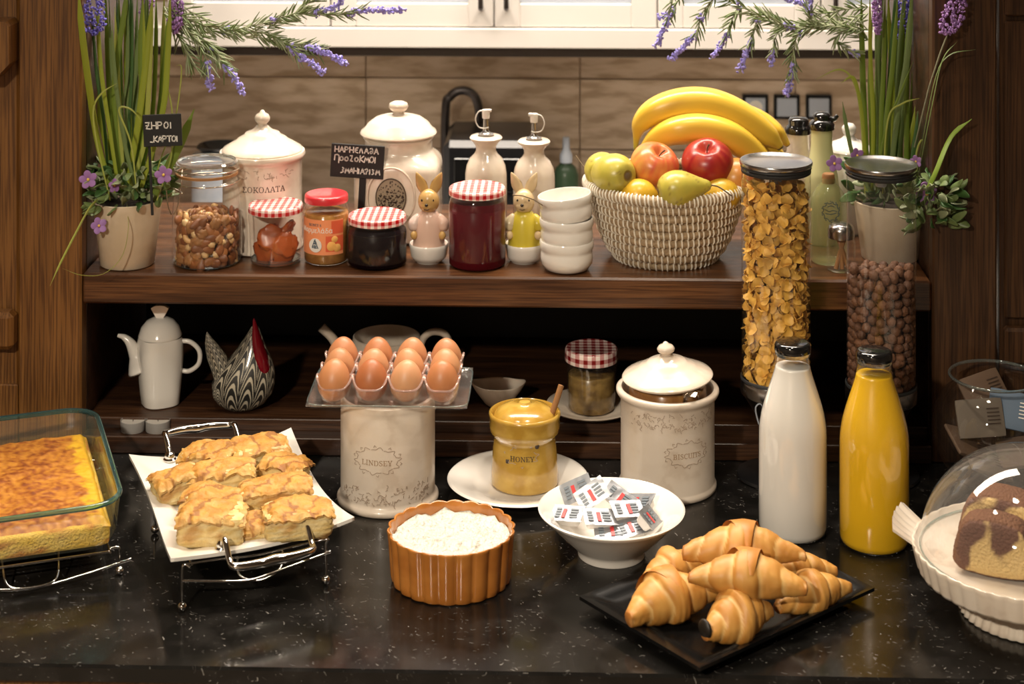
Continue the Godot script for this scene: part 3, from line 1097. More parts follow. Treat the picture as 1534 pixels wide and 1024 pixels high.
func build_shelf_things() -> void:
	var p: Vector3
	var k: float
	var t: Node3D
	var m: MB
	# clip-top jar of nuts
	p = on(310, 392, SHELF)
	k = kk(p)
	t = thing("clip_top_jar", "clip-top glass jar half full of mixed nuts beside the potted grass", "jar", p + Vector3(0, 0.0003, 0))
	part("glass", lathe([[0, 1.5], [44, 1.5], [50, 4], [52.5, 10], [52.8, 40], [51.5, 70], [49.5, 98], [47.5, 108], [45, 114], [44.5, 118], [46, 121], [46.5, 124], [44, 126], [44, 131], [45.5, 133]], k, 56), M.glass, t)
	part("base_ring", lathe([[0, 0], [44, 0], [49, 2], [50, 3.5], [44, 1.2], [0, 1.2]], k, 48), M.thick_glass, t)
	part("seal", lathe([[44, 131], [46.5, 131.5], [46.5, 135], [44, 135.5]], k, 48), M.dipper_wood, t)
	var lid := part("lid", lathe([[44, 136], [46.5, 137], [47, 141], [45, 146], [44.5, 149], [42, 152], [38, 150.5], [20, 149], [0, 149]], k, 48), M.glass, t)
	part("lid_rim", lathe([[42, 147.5], [45.2, 147.8], [45.6, 150], [43, 152.6], [40, 151]], k, 48), M.thick_glass, lid)
	m = MB.new()
	var ring := []
	for i in 40:
		ring.append(Vector3(cos(TAU * i / 40) * 47.5 * k, 122 * k, sin(TAU * i / 40) * 47.5 * k))
	m.tube(ring, 1.0 * k, 6, true)
	var ring2 := []
	for i in 40:
		ring2.append(Vector3(cos(TAU * i / 40) * 48.0 * k, (140 + 1.5 * sin(TAU * i / 40)) * k, sin(TAU * i / 40) * 48.0 * k))
	m.tube(ring2, 1.0 * k, 6, true)
	var w := part("wire_bail", m, M.brass_wire, t)
	m = MB.new()
	for s in [-1.0, 1.0]:
		m.tube(curve([Vector3(-40 + s * 9, 146, 27) * k, Vector3(-42 + s * 11, 128, 33) * k, Vector3(-43 + s * 10, 112, 35) * k, Vector3(-43 + s * 7, 92, 38) * k, Vector3(-43 + s * 2, 80, 39) * k], 6), 1.0 * k, 6)
	m.tube(curve([Vector3(-52, 116, 30) * k, Vector3(-42, 118, 36) * k, Vector3(-28, 113, 42) * k], 6), 1.4 * k, 6)
	part("clasp", m, M.brass_wire, w)
	nuts(p, k)
	# chocolate canister
	p = on(393, 368, SHELF)
	k = kk(p)
	t = thing("chocolate_canister", "cream lidded ceramic canister lettered for chocolate behind the nut jar", "canister", p)
	part("body", lathe([[0, 0], [58, 0], [61, 2], [61, 6], [59, 9], [59, 130], [60, 133], [63.5, 135], [64.5, 139], [63, 143], [59, 143], [58, 138]], k, 56), M.cream_ceramic, t)
	canister_lid(t, k, 142, 59, Basis())
	part("lettering", wrapped(words("ΣΟΚΟΛΑΤΑ", serif, 8.5 * k, 0.0005, 1.02), 59 * k, 98 * k, 0.21), M.ink, t)
	speckles(t, k, 59, 112, 126, -0.9, 1.0, 34, 3)
	# apricot jar
	t = jam_jar("apricot_jar", "small faceted glass jar of dried apricots with red gingham lid", 413, 391, [[0, 1], [34, 1], [37, 3], [38, 8], [40, 60], [41, 70], [39.5, 74], [38, 76], [38, 82]], [], null, 75, 41, M.gingham)
	part("base_glass", lathe([[0, 0], [33, 0], [36.5, 2.5], [37, 6], [33, 4.5], [0, 4.5]], kk(on(413, 391, SHELF)), 48), M.thick_glass, t)
	apricots(on(413, 391, SHELF), kk(on(413, 391, SHELF)))
	# marmalade jar
	p = on(489, 390, SHELF)
	k = kk(p)
	t = jam_jar("marmalade_jar", "amber marmalade jar with plain red lid and orange paper label", 489, 390, [[0, 0], [29, 0], [33, 3], [33.5, 8], [33.5, 74], [32.5, 80], [30.5, 84], [30.5, 92]], cover_fill(32.8, 1.5, 74), M.jam_amber, 89, 32.5, M.red_lid)
	m = MB.new()
	m.xf = Transform3D(Basis(Vector3.UP, -0.55), Vector3.ZERO)
	arc_patch(m, 33.8 * k, 17 * k, 69 * k, -1.55, 1.5, 30)
	var lb := part("paper_label", m, M.label_orange, t)
	m = MB.new()
	arc_patch(m, 33.95 * k, 22 * k, 45 * k, 0.1, 0.95, 14)
	arc_patch(m, 33.95 * k, 48 * k, 67 * k, 0.35, 0.95, 10)
	part("label_print", m, M.label_red, lb)
	for q in [[0.35, 30, 7.0], [0.62, 27, 6.0], [0.5, 40, 5.0]]:
		m = MB.new()
		m.xf = Transform3D(Basis(Vector3.UP, q[0]), Vector3.ZERO) * Transform3D(Basis(Vector3.RIGHT, PI / 2), Vector3(0, q[1] * k, 33.9 * k))
		m.lathe([Vector2(q[2] * k, 0), Vector2(q[2] * 0.9 * k, 0.0004), Vector2(0, 0.0005)], 16)
		part("fruit_print", m, M.label_yellow, lb)
	m = MB.new()
	m.xf = Transform3D(Basis(Vector3.UP, -0.37), Vector3.ZERO) * Transform3D(Basis(Vector3.RIGHT, PI / 2), Vector3(0, 31 * k, 33.3 * k))
	m.lathe([Vector2(10.5 * k, 0.0003), Vector2(10.2 * k, 0.001), Vector2(0, 0.0011)], 24)
	var em := part("emblem_ground", m, M.label_white, lb)
	var sc := 10.0 * k
	part("ship_emblem", wrapped(strokes([[Vector2(-0.75, -0.5) * sc, Vector2(0.75, -0.5) * sc], [Vector2(-0.7, -0.62) * sc, Vector2(0.7, -0.62) * sc], [Vector2(0, -0.4) * sc, Vector2(0, 0.9) * sc], [Vector2(-0.1, 0.75) * sc, Vector2(-0.5, -0.3) * sc], [Vector2(0.1, 0.6) * sc, Vector2(0.42, -0.3) * sc], [Vector2(-0.3, -0.1) * sc, Vector2(0.3, -0.1) * sc], [Vector2(-0.2, 0.3) * sc, Vector2(0.2, 0.3) * sc], [Vector2(-0.5, -0.33) * sc, Vector2(0.5, -0.33) * sc]], 0.13 * sc, 0.0004).done(), 34.5 * k, 31 * k, -0.37), M.label_blue, em)
	part("lettering", wrapped(words("Μαρμελάδα", sans, 7.5 * k, 0.0004, 1.0), 33.95 * k, 53 * k, -0.4), M.label_white, lb)
	part("lettering", wrapped(words("HONEY S", serif, 3.6 * k, 0.0004, 1.0), 33.95 * k, 61 * k, -0.4), M.label_blue, lb)
	# dark jam
	t = jam_jar("dark_jam_jar", "squat jar of near-black jam with red gingham lid", 565, 394, [[0, 0], [38, 0], [43, 3], [44.5, 9], [44.8, 48], [43.5, 54], [40, 58], [39.5, 60], [41, 62], [41, 70]], cover_fill(44.2, 1.2, 50), M.jam_dark, 62, 43.5, M.gingham)
	part("neck_contents", lathe([[43.5, 50], [42.5, 54], [39.3, 57.5], [0, 57.5]], kk(on(565, 394, SHELF)), 40), M.jam_dark, t)
	# chalk sign on its stake
	p = on(536, 368, SHELF)
	k = kk(p)
	var lines := []
	chalk_line("HAPHELAdA", -34.5 * k, 13 * k, 8.0 * k, 7.4 * k, lines)
	chalk_line("nootoKMOI", -34.5 * k, -0.5 * k, 9.5 * k, 7.5 * k, lines)
	chalk_line("JMAHIA?I3M", -24 * k, -18 * k, 8 * k, 6.5 * k, lines)
	chalk_tag("black chalk sign on a stake in front of the big cream jar", p, at(535.5, 241.5, kk(p) * F), 80 * k, 50 * k, -0.055, lines, 1.55 * k, [0.0, 104 * k, 10 * k, 2.0 * k])
	part("foot", lathe([[0, 0], [12, 0], [12, 2], [4, 4], [0, 4]], k, 20), M.slate, get_node(NodePath("chalk_sign")), Vector3(2.0 * k, 0, 0))
	# big cream jar
	p = on(597, 350, SHELF)
	k = kk(p)
	t = thing("cookie_jar", "big cream square-shouldered ceramic jar with domed knob lid and oval medallion", "jar", p, 0.0)
	m = MB.new()
	var rows := []
	for q in [[50, 0, 0.5], [60, 1, 0.5], [64, 5, 0.5], [64, 96, 0.5], [64.5, 104, 0.5], [63, 112, 0.55], [58, 120, 0.7], [52, 126, 0.9], [50, 130, 1.0], [50, 142, 1.0], [53, 145, 1.0], [53, 148, 1.0], [46, 148, 1.0]]:
		var row := []
		for j in 64:
			var a := TAU * j / 64.0
			var e: float = q[2]
			row.append(Vector3(signf(cos(a)) * pow(absf(cos(a)), e), 0, signf(sin(a)) * pow(absf(sin(a)), e)) * q[0] * k + Vector3(0, q[1] * k, 0))
		rows.append(row)
	m.grid(rows, 1, true)
	part("body", m, M.cream_ceramic, t)
	lid = part("lid", lathe([[46, 149], [56, 149.5], [57.5, 152], [56, 155.5], [51, 159], [45, 167], [34, 174.5], [20, 178], [0, 179]], k, 56), M.cream_ceramic, t)
	part("knob", lathe([[9, 178], [8, 183], [13, 187], [15, 191], [13, 196], [7, 198.5], [0, 199]], k, 32), M.cream_ceramic, lid)
	# the medallion stands on the flat front
	var zf := 64.0 * k
	m = MB.new()
	m.xf = Transform3D(Basis(Vector3.RIGHT, PI / 2).scaled(Vector3(1, 1, 1)), Vector3(0, 0, 0))
	var ov := part("medallion_ring", oval_ring(35 * k, 43 * k, 1.6 * k, 0.0016), M.cream_ceramic, t, Vector3(-5 * k, 71 * k, zf - 0.001))
	part("medallion", oval_plate(22.5 * k, 28 * k, 0.003), M.medallion_tan, ov)
	part("medallion_line", oval_ring(22 * k, 27.5 * k, 0.8 * k, 0.0036), M.ink, ov)
	m = MB.new()
	var r2 := RandomNumberGenerator.new()
	r2.seed = 4
	for i in 260:
		var a := r2.randf() * TAU
		var q := sqrt(r2.randf()) * 0.9
		var y := sin(a) * q
		if y > 0.1 and r2.randf() < 0.55:
			continue
		m.cbox(Vector3(cos(a) * q * 21 * k, y * 26.5 * k, 0.0031), Vector3(r2.randf_range(1, 3.2) * k, r2.randf_range(0.8, 2.2) * k, 0.0006), 0.0001, Basis(Vector3(0, 0, 1), r2.randf() * 3))
	part("engraving", m, M.ink, ov)
	# oil bottles
	oil_bottle(728, 352, 31, 150, 1.0, "cream ceramic oil bottle with white pourer nearer the big jar")
	oil_bottle(800, 350, 31, 142, -1.0, "cream ceramic oil bottle with white pourer nearer the fruit basket")
	# rabbits in their bowls
	rabbit(642.5, 391, 29.5, Color(0.62, 0.42, 0.33), Color(0.50, 0.31, 0.11), "pink", "small white bowl holding the pink rabbit")
	rabbit(785, 391, 28.5, Color(0.55, 0.44, 0.045), Color(0.62, 0.47, 0.27), "yellow", "small white bowl holding the yellow rabbit")
	# tall red jam
	t = jam_jar("red_jam_jar", "tall jar of deep red jam with gingham lid between the rabbits", 715, 396, [[0, 0], [36, 0], [40.5, 3], [41.5, 7], [42.5, 16], [42.8, 82], [42.5, 92], [40, 100], [38.8, 103], [39.5, 105], [39.5, 112]], cover_fill(42.2, 1.2, 88), M.jam_red, 105, 42.5, M.gingham)
	part("neck_contents", lathe([[42.2, 87], [41.8, 92], [40, 97], [0, 97]], kk(on(715, 396, SHELF)), 40), M.jam_red, t)
	# nested ramekins
	p = on(849, 403, SHELF)
	k = kk(p)
	var rk := []
	for lb2 in ["lowest white ramekin at the bottom of the leaning stack", "white ramekin in the middle of the stack", "tilted white ramekin on top of the stack by the fruit basket"]:
		rk.append(lb2)
	for i in 3:
		var tilt := [0.0, 0.02, 0.105]
		var rt := thing("ramekin", rk[i], "ramekin", p + Vector3([0.0, 0.5, 1.0][i] * k, (i * 33.0 + [0.0, 0.3, 2.4][i]) * k, 0), 0.0, "stacked white ramekins")
		rt.rotation.z = tilt[i]
		part("bowl", lathe([[0, 0], [26, 0], [33, 3], [38.5, 11], [39.5, 19], [38.8, 27], [38.2, 29.5], [39.4, 32], [40.6, 36], [41, 42], [40, 44.5], [38.3, 44.5], [37.2, 41], [36.6, 30], [35.5, 16], [30, 6.5], [24, 4.5], [0, 4.5]], k, 48), M.white_ceramic, rt)
	# twig
	m = MB.new()
	m.tube([at(768, 292, 2.715), at(783, 293, 2.708), at(800, 299, 2.702), at(813, 307, 2.695)], 0.0009, 5)
	solo("twig", m, M.twig, Vector3.ZERO, "thin bare twig across the yellow rabbit's brow", "twig")

func arc_patch(m: MB, r: float, y0: float, y1: float, a0: float, a1: float, nseg: int) -> void:
	for i in nseg:
		var b0 := lerpf(a0, a1, float(i) / nseg)
		var b1 := lerpf(a0, a1, float(i + 1) / nseg)
		var n0 := Vector3(sin(b0), 0, cos(b0))
		var n1 := Vector3(sin(b1), 0, cos(b1))
		var f := m.v.size()
		m.vert(n0 * r + Vector3(0, y0, 0), n0)
		m.vert(n1 * r + Vector3(0, y0, 0), n1)
		m.vert(n1 * r + Vector3(0, y1, 0), n1)
		m.vert(n0 * r + Vector3(0, y1, 0), n0)
		m.tri(f, f + 1, f + 2)
		m.tri(f, f + 2, f + 3)

func oval_ring(rx: float, ry: float, w: float, z: float) -> MB:
	var m := MB.new()
	var pts := []
	for i in 48:
		pts.append(Vector3(cos(TAU * i / 48) * rx, sin(TAU * i / 48) * ry, z))
	m.tube(pts, w, 6, true)
	return m

func oval_plate(rx: float, ry: float, z: float) -> MB:
	var poly := PackedVector2Array()
	for i in 40:
		poly.append(Vector2(cos(TAU * i / 40) * rx, sin(TAU * i / 40) * ry))
	var m := MB.new()
	m.prism(poly, 0, z)
	return m

func canister_lid(t: Node3D, k: float, y: float, r: float, bs: Basis) -> void:
	var q := r / 60.0
	var lid := part("lid", lathe([[r * 0.9, -4], [r * 0.9, 0], [r, 0.5], [r + 1, 3], [r - 1, 6], [r * 0.86, 10], [r * 0.80, 12.5], [r * 0.66, 17], [r * 0.60, 20.5], [r * 0.46, 25], [r * 0.42, 28.5], [r * 0.28, 31], [r * 0.2, 35], [9 * q, 38], [0, 38]], k, 56), M.cream_ceramic, t, Vector3(0, y * k, 0), bs)
	part("knob", lathe([[8 * q, 37], [7 * q, 41], [11.5 * q, 46], [12 * q, 50], [9 * q, 55], [4 * q, 58], [2.5 * q, 61], [0, 62]], k, 28), M.cream_ceramic, lid)

func speckles(t: Node3D, k: float, r: float, y0: float, y1: float, a0: float, a1: float, n: int, sd: int) -> void:   # the printed sprig pattern on the canisters
	var g := RandomNumberGenerator.new()
	g.seed = sd
	var lines := []
	for i in n:
		var a := lerpf(a0, a1, g.randf()) * r * k
		var y := (y0 + (y1 - y0) * pow(g.randf(), 1.3)) * k
		var q := [Vector2(a, y)]
		var d := g.randf() * TAU
		for s in g.randi_range(2, 5):
			d += g.randfn(0, 0.8)
			q.append(q[-1] + Vector2(cos(d), sin(d)) * 1.7 * k)
		lines.append(q)
	part("speckle_print", wrapped(strokes(lines, 0.8 * k, 0.0003).done(), r * k + 0.0001, 0, 0), M.speckle_print, t)

func oil_bottle(pxx: float, pyy: float, r: float, h: float, side: float, label: String) -> void:
	var p := on(pxx, pyy, SHELF)
	var k := kk(p)
	var t := thing("oil_bottle", label, "bottle", p, 0.0, "cream oil bottles")
	part("body", lathe([[0, 0], [r - 3, 0], [r, 3], [r + 0.5, h * 0.4], [r, h * 0.62], [r - 2, h * 0.70], [r * 0.78, h * 0.77], [r * 0.56, h * 0.815], [r * 0.48, h * 0.85], [r * 0.5, h * 0.89], [r * 0.64, h * 0.935], [r * 0.76, h * 0.955], [r * 0.79, h * 0.975], [r * 0.72, h * 0.992], [r * 0.4, h * 0.995]], k, 48), M.cream_ceramic, t)
	var st := part("pourer", lathe([[11.5, h], [11.5, h + 2], [6, h + 4], [4.5, h + 8], [4, h + 26]], k, 24), M.steel, t)
	var cap := part("cap", lathe([[5.2, h + 25], [5.8, h + 26], [6.2, h + 36], [5.8, h + 38], [0, h + 38.5]], k, 24), M.white_ceramic, st)
	var m := MB.new()
	m.tube(curve([Vector3(-3 * side, h + 37, 2) * k, Vector3(-11 * side, h + 35, 2) * k, Vector3(-15.5 * side, h + 24, 3) * k, Vector3(-11 * side, h + 13, 3) * k, Vector3(-2 * side, h + 11, 4.5) * k, Vector3(4 * side, h + 12, 3) * k], 6), 1.0 * k, 6)
	part("strap", m, M.white_ceramic, cap)
	m = MB.new()
	m.cbox(Vector3(4 * side, h + 37, 2) * k, Vector3(9, 4, 7) * k, 0.001)
	part("spout_flap", m, M.white_ceramic, cap)

func rabbit(pxx: float, pyy: float, rb: float, dress: Color, fur: Color, word: String, blabel: String) -> void:
	var p := on(pxx, pyy, SHELF)
	var k := kk(p)
	var t := thing("small_bowl", blabel, "bowl", p, 0.0, "small bowls under the rabbits")
	part("bowl", lathe([[0, 0], [19, 0], [21, 3], [24, 4.5], [rb - 2, 10], [rb - 0.5, 22], [rb, 26], [rb - 1, 28], [rb - 2.5, 27], [rb - 4, 10], [0, 7]], k, 44), M.white_ceramic, t)
	var r := thing("rabbit_figurine", "%s rabbit figurine standing in a small white bowl" % ("ceramic pink-dressed" if word == "pink" else "ceramic yellow-dressed"), "figurine", p + Vector3(0, 7.6 * k, 0))
	var m := MB.new()
	m.tint(dress)
	m.lathe(px([[0, 0], [24.5, 0], [25.5, 3], [25, 14], [22.5, 34], [20, 52], [16.5, 62], [10, 69], [0, 71]], k), 32)
	part("dress", m, M.figurine, r)
	# head
	m = MB.new()
	m.tint(fur)
	m.ball(Vector3(0, 84, 2) * k, Vector3(16, 17, 15) * k, 24, 16, Basis(), func(q): return q * (1.0 + 0.10 * maxf(0.0, -q.y)))
	m.ball(Vector3(-2, 78, 9) * k, Vector3(10.5, 8, 8.5) * k, 18, 12)
	var hd := part("head", m, M.figurine, r)
	for s in [-1.0, 1.0]:
		m = MB.new()
		m.tint(fur * 0.95)
		m.ball(Vector3.ZERO, Vector3(8.2, 19, 4.6) * k, 16, 14, Basis(), func(q): return Vector3(q.x * (1.0 - 0.55 * maxf(q.y, 0.0)), q.y, q.z - (0.5 if q.z > 0.3 else 0.0) * (1.0 - absf(q.y))))
		part("ear", m, M.figurine, hd, Vector3(s * 11.5, 108, -1) * k, Basis(Vector3(0, 0, 1), -s * 0.42))
		m = MB.new()
		m.tint(Color(0.02, 0.015, 0.01))
		m.ball(Vector3(s * 8.5 - 1.0, 87, 14.3) * k, Vector3(1.5, 1.9, 1.2) * k, 10, 6)
		part("eye", m, M.figurine, hd)
		# arm with sleeve and paw
		m = MB.new()
		m.tint(dress.lerp(Color(0.65, 0.55, 0.5), 0.6) if s < 0 else dress)
		m.tube(curve([Vector3(s * 13, 62, 2) * k, Vector3(s * 21, 50, 5) * k, Vector3(s * 22, 40, 9) * k], 5), PackedFloat32Array([5 * k, 6.5 * k, 7.5 * k, 8.5 * k, 9.2 * k, 9.5 * k, 9.2 * k, 8.6 * k, 8 * k, 7 * k, 5 * k]), 12)
		var arm := part("sleeve", m, M.figurine, r)
		m = MB.new()
		m.tint(fur * 1.1)
		m.ball(Vector3(s * 21, 35, 14) * k, Vector3(5.5, 6.5, 5) * k, 12, 8)
		part("paw", m, M.figurine, arm)
	m = MB.new()
	m.tint(Color(0.02, 0.013, 0.01))
	m.ball(Vector3(-2.5, 80.5, 18) * k, Vector3(2.6, 2.2, 1.8) * k, 10, 6)
	part("nose", m, M.figurine, hd)
	m = MB.new()
	m.tint(Color(0.1, 0.05, 0.03))
	m.tube([Vector3(-6, 74, 16.2) * k, Vector3(-2.5, 73, 17.2) * k, Vector3(1.5, 74, 16.2) * k], 0.6 * k, 5)
	part("mouth", m, M.figurine, hd)

func nut_mesh(kind: int) -> MB:
	var m := MB.new()
	var nz := FastNoiseLite.new()
	nz.seed = kind * 13 + 5
	nz.frequency = 1.1
	if kind < 3:       # almonds
		m.tint([Color(0.24, 0.085, 0.026), Color(0.17, 0.055, 0.018), Color(0.31, 0.12, 0.036)][kind])
		m.ball(Vector3.ZERO, Vector3(0.0068, 0.0112, 0.0042), 14, 10, Basis(), func(q): return Vector3(q.x * (1.0 - 0.35 * q.y) * (1.0 + 0.12 * nz.get_noise_3d(q.x * 4, q.y, q.z * 4)), q.y, q.z))
	elif kind == 3:    # walnut half
		m.tint(Color(0.30, 0.14, 0.048))
		m.ball(Vector3.ZERO, Vector3(0.0095, 0.011, 0.0062), 20, 14, Basis(), func(q): return q * (0.82 + 0.5 * absf(nz.get_noise_3d(q.x * 1.6, q.y * 1.6, q.z * 1.6)) + (0.0 if absf(q.x) > 0.12 else -0.22)))
	elif kind == 4:    # cashew
		m.tint(Color(0.62, 0.37, 0.15))
		var pts := []
		var rad := PackedFloat32Array()
		for i in 9:
			var a := -1.3 + 2.6 * i / 8.0
			pts.append(Vector3(sin(a) * 0.0085, cos(a) * 0.0085 - 0.006, 0))
			rad.append(0.0042 * sqrt(maxf(0.05, 1.0 - pow(i / 4.0 - 1.0, 4))))
		m.tube(pts, rad, 10)
	else:              # broken pale walnut crumbs
		m.tint(Color(0.6, 0.4, 0.19))
		m.ball(Vector3.ZERO, Vector3(0.0066, 0.0055, 0.005), 14, 10, Basis(), func(q): return q * (0.8 + 0.7 * absf(nz.get_noise_3d(q.x * 2, q.y * 2, q.z * 2))))
	return m

func rand_basis(g: RandomNumberGenerator) -> Basis:
	return Basis(Vector3(g.randfn(), g.randfn(), g.randfn()).normalized(), g.randf() * TAU)

func nuts(p: Vector3, k: float) -> void:
	var g := RandomNumberGenerator.new()
	g.seed = 8
	var kinds := []
	for i in 6:
		kinds.append(nut_mesh(i).done())
	var names := ["almond", "almond", "almond", "walnut_half", "cashew", "walnut_piece"]
	var labels := ["brown almond among the nuts in the clip-top jar", "brown almond among the nuts in the clip-top jar", "brown almond among the nuts in the clip-top jar", "wrinkled walnut half among the nuts in the clip-top jar", "curved pale cashew among the nuts in the clip-top jar", "small pale walnut piece among the nuts in the clip-top jar"]
	var cats := ["almond", "almond", "almond", "walnut", "cashew", "walnut"]
	var spots := []
	for layer in 9:
		var y := (7.0 + layer * 7.6) * k
		for j in 17:
			var a := TAU * (j + 0.5 * (layer % 2)) / 17.0 + g.randfn(0, 0.05)
			if sin(a) < -0.45 and layer < 8:
				continue
			spots.append([Vector3(cos(a), 0, sin(a)) * (41.5 + g.randfn(0, 0.8)) * k + Vector3(0, y + g.randfn(0, 1.2) * k, 0), a])
	for j in 30:
		var a := g.randf() * TAU
		spots.append([Vector3(cos(a), 0, sin(a)) * sqrt(g.randf()) * 33 * k + Vector3(0, (64 + g.randf() * 7) * k, 0), a])
	for layer in 5:
		for j in 8:
			var a := TAU * j / 8.0 + layer * 0.4
			spots.append([Vector3(cos(a), 0, sin(a)) * 28.0 * k + Vector3(0, (10 + layer * 13) * k, 0), a])
	for s in spots:
		var w := g.randf()
		var kind := 0 if w < 0.22 else (1 if w < 0.4 else (2 if w < 0.52 else (3 if w < 0.72 else (4 if w < 0.82 else 5))))
		var bs := Basis(Vector3.UP, PI / 2 - s[1]) * Basis(Vector3(0, 0, 1), g.randf() * TAU) * Basis(Vector3.RIGHT, g.randfn(0, 0.35))
		solo(names[kind], kinds[kind], M.nut, p + s[0], labels[kind], cats[kind], "mixed nuts in the clip-top jar", bs)

func apricots(p: Vector3, k: float) -> void:
	var g := RandomNumberGenerator.new()
	g.seed = 5
	var nz := FastNoiseLite.new()
	nz.frequency = 0.9
	var spots := [[-6, 34, 20, 0.1], [18, 24, 20, 0.5], [-14, 14, 18, -0.4], [10, 10, 20, 0.2], [-2, 12, -8, 0.9], [14, 38, -2, 1.3], [-14, 30, -8, 2.0]]
	var labels := ["large dried apricot facing the front of the small jar", "dried apricot at the right side of the small jar", "dried apricot low at the left of the small jar", "dried apricot low at the front of the small jar", "dried apricot buried at the back of the small jar", "dried apricot standing behind the large one in the jar", "dried apricot at the back left of the small jar"]
	for i in spots.size():
		var s: Array = spots[i]
		var m := MB.new()
		m.tint(Color(0.40, 0.085, 0.02) * g.randf_range(0.75, 1.15))
		nz.seed = i
		m.ball(Vector3.ZERO, Vector3(19, 19, 8) * k, 22, 14, Basis(), func(q): return q * (1.0 + 0.35 * nz.get_noise_3d(q.x * 2, q.y * 2, q.z * 2)) - Vector3(0, 0, 0.35 * signf(q.z) * maxf(0, 0.7 - q.x * q.x - q.y * q.y)))
		solo("dried_apricot", m, M.fruit, p + Vector3(s[0], s[1] + 5, s[2] - 6) * k, labels[i], "apricot", "dried apricots in the small jar", Basis(Vector3.UP, s[3]) * Basis(Vector3.RIGHT, -0.4 + 0.2 * i))


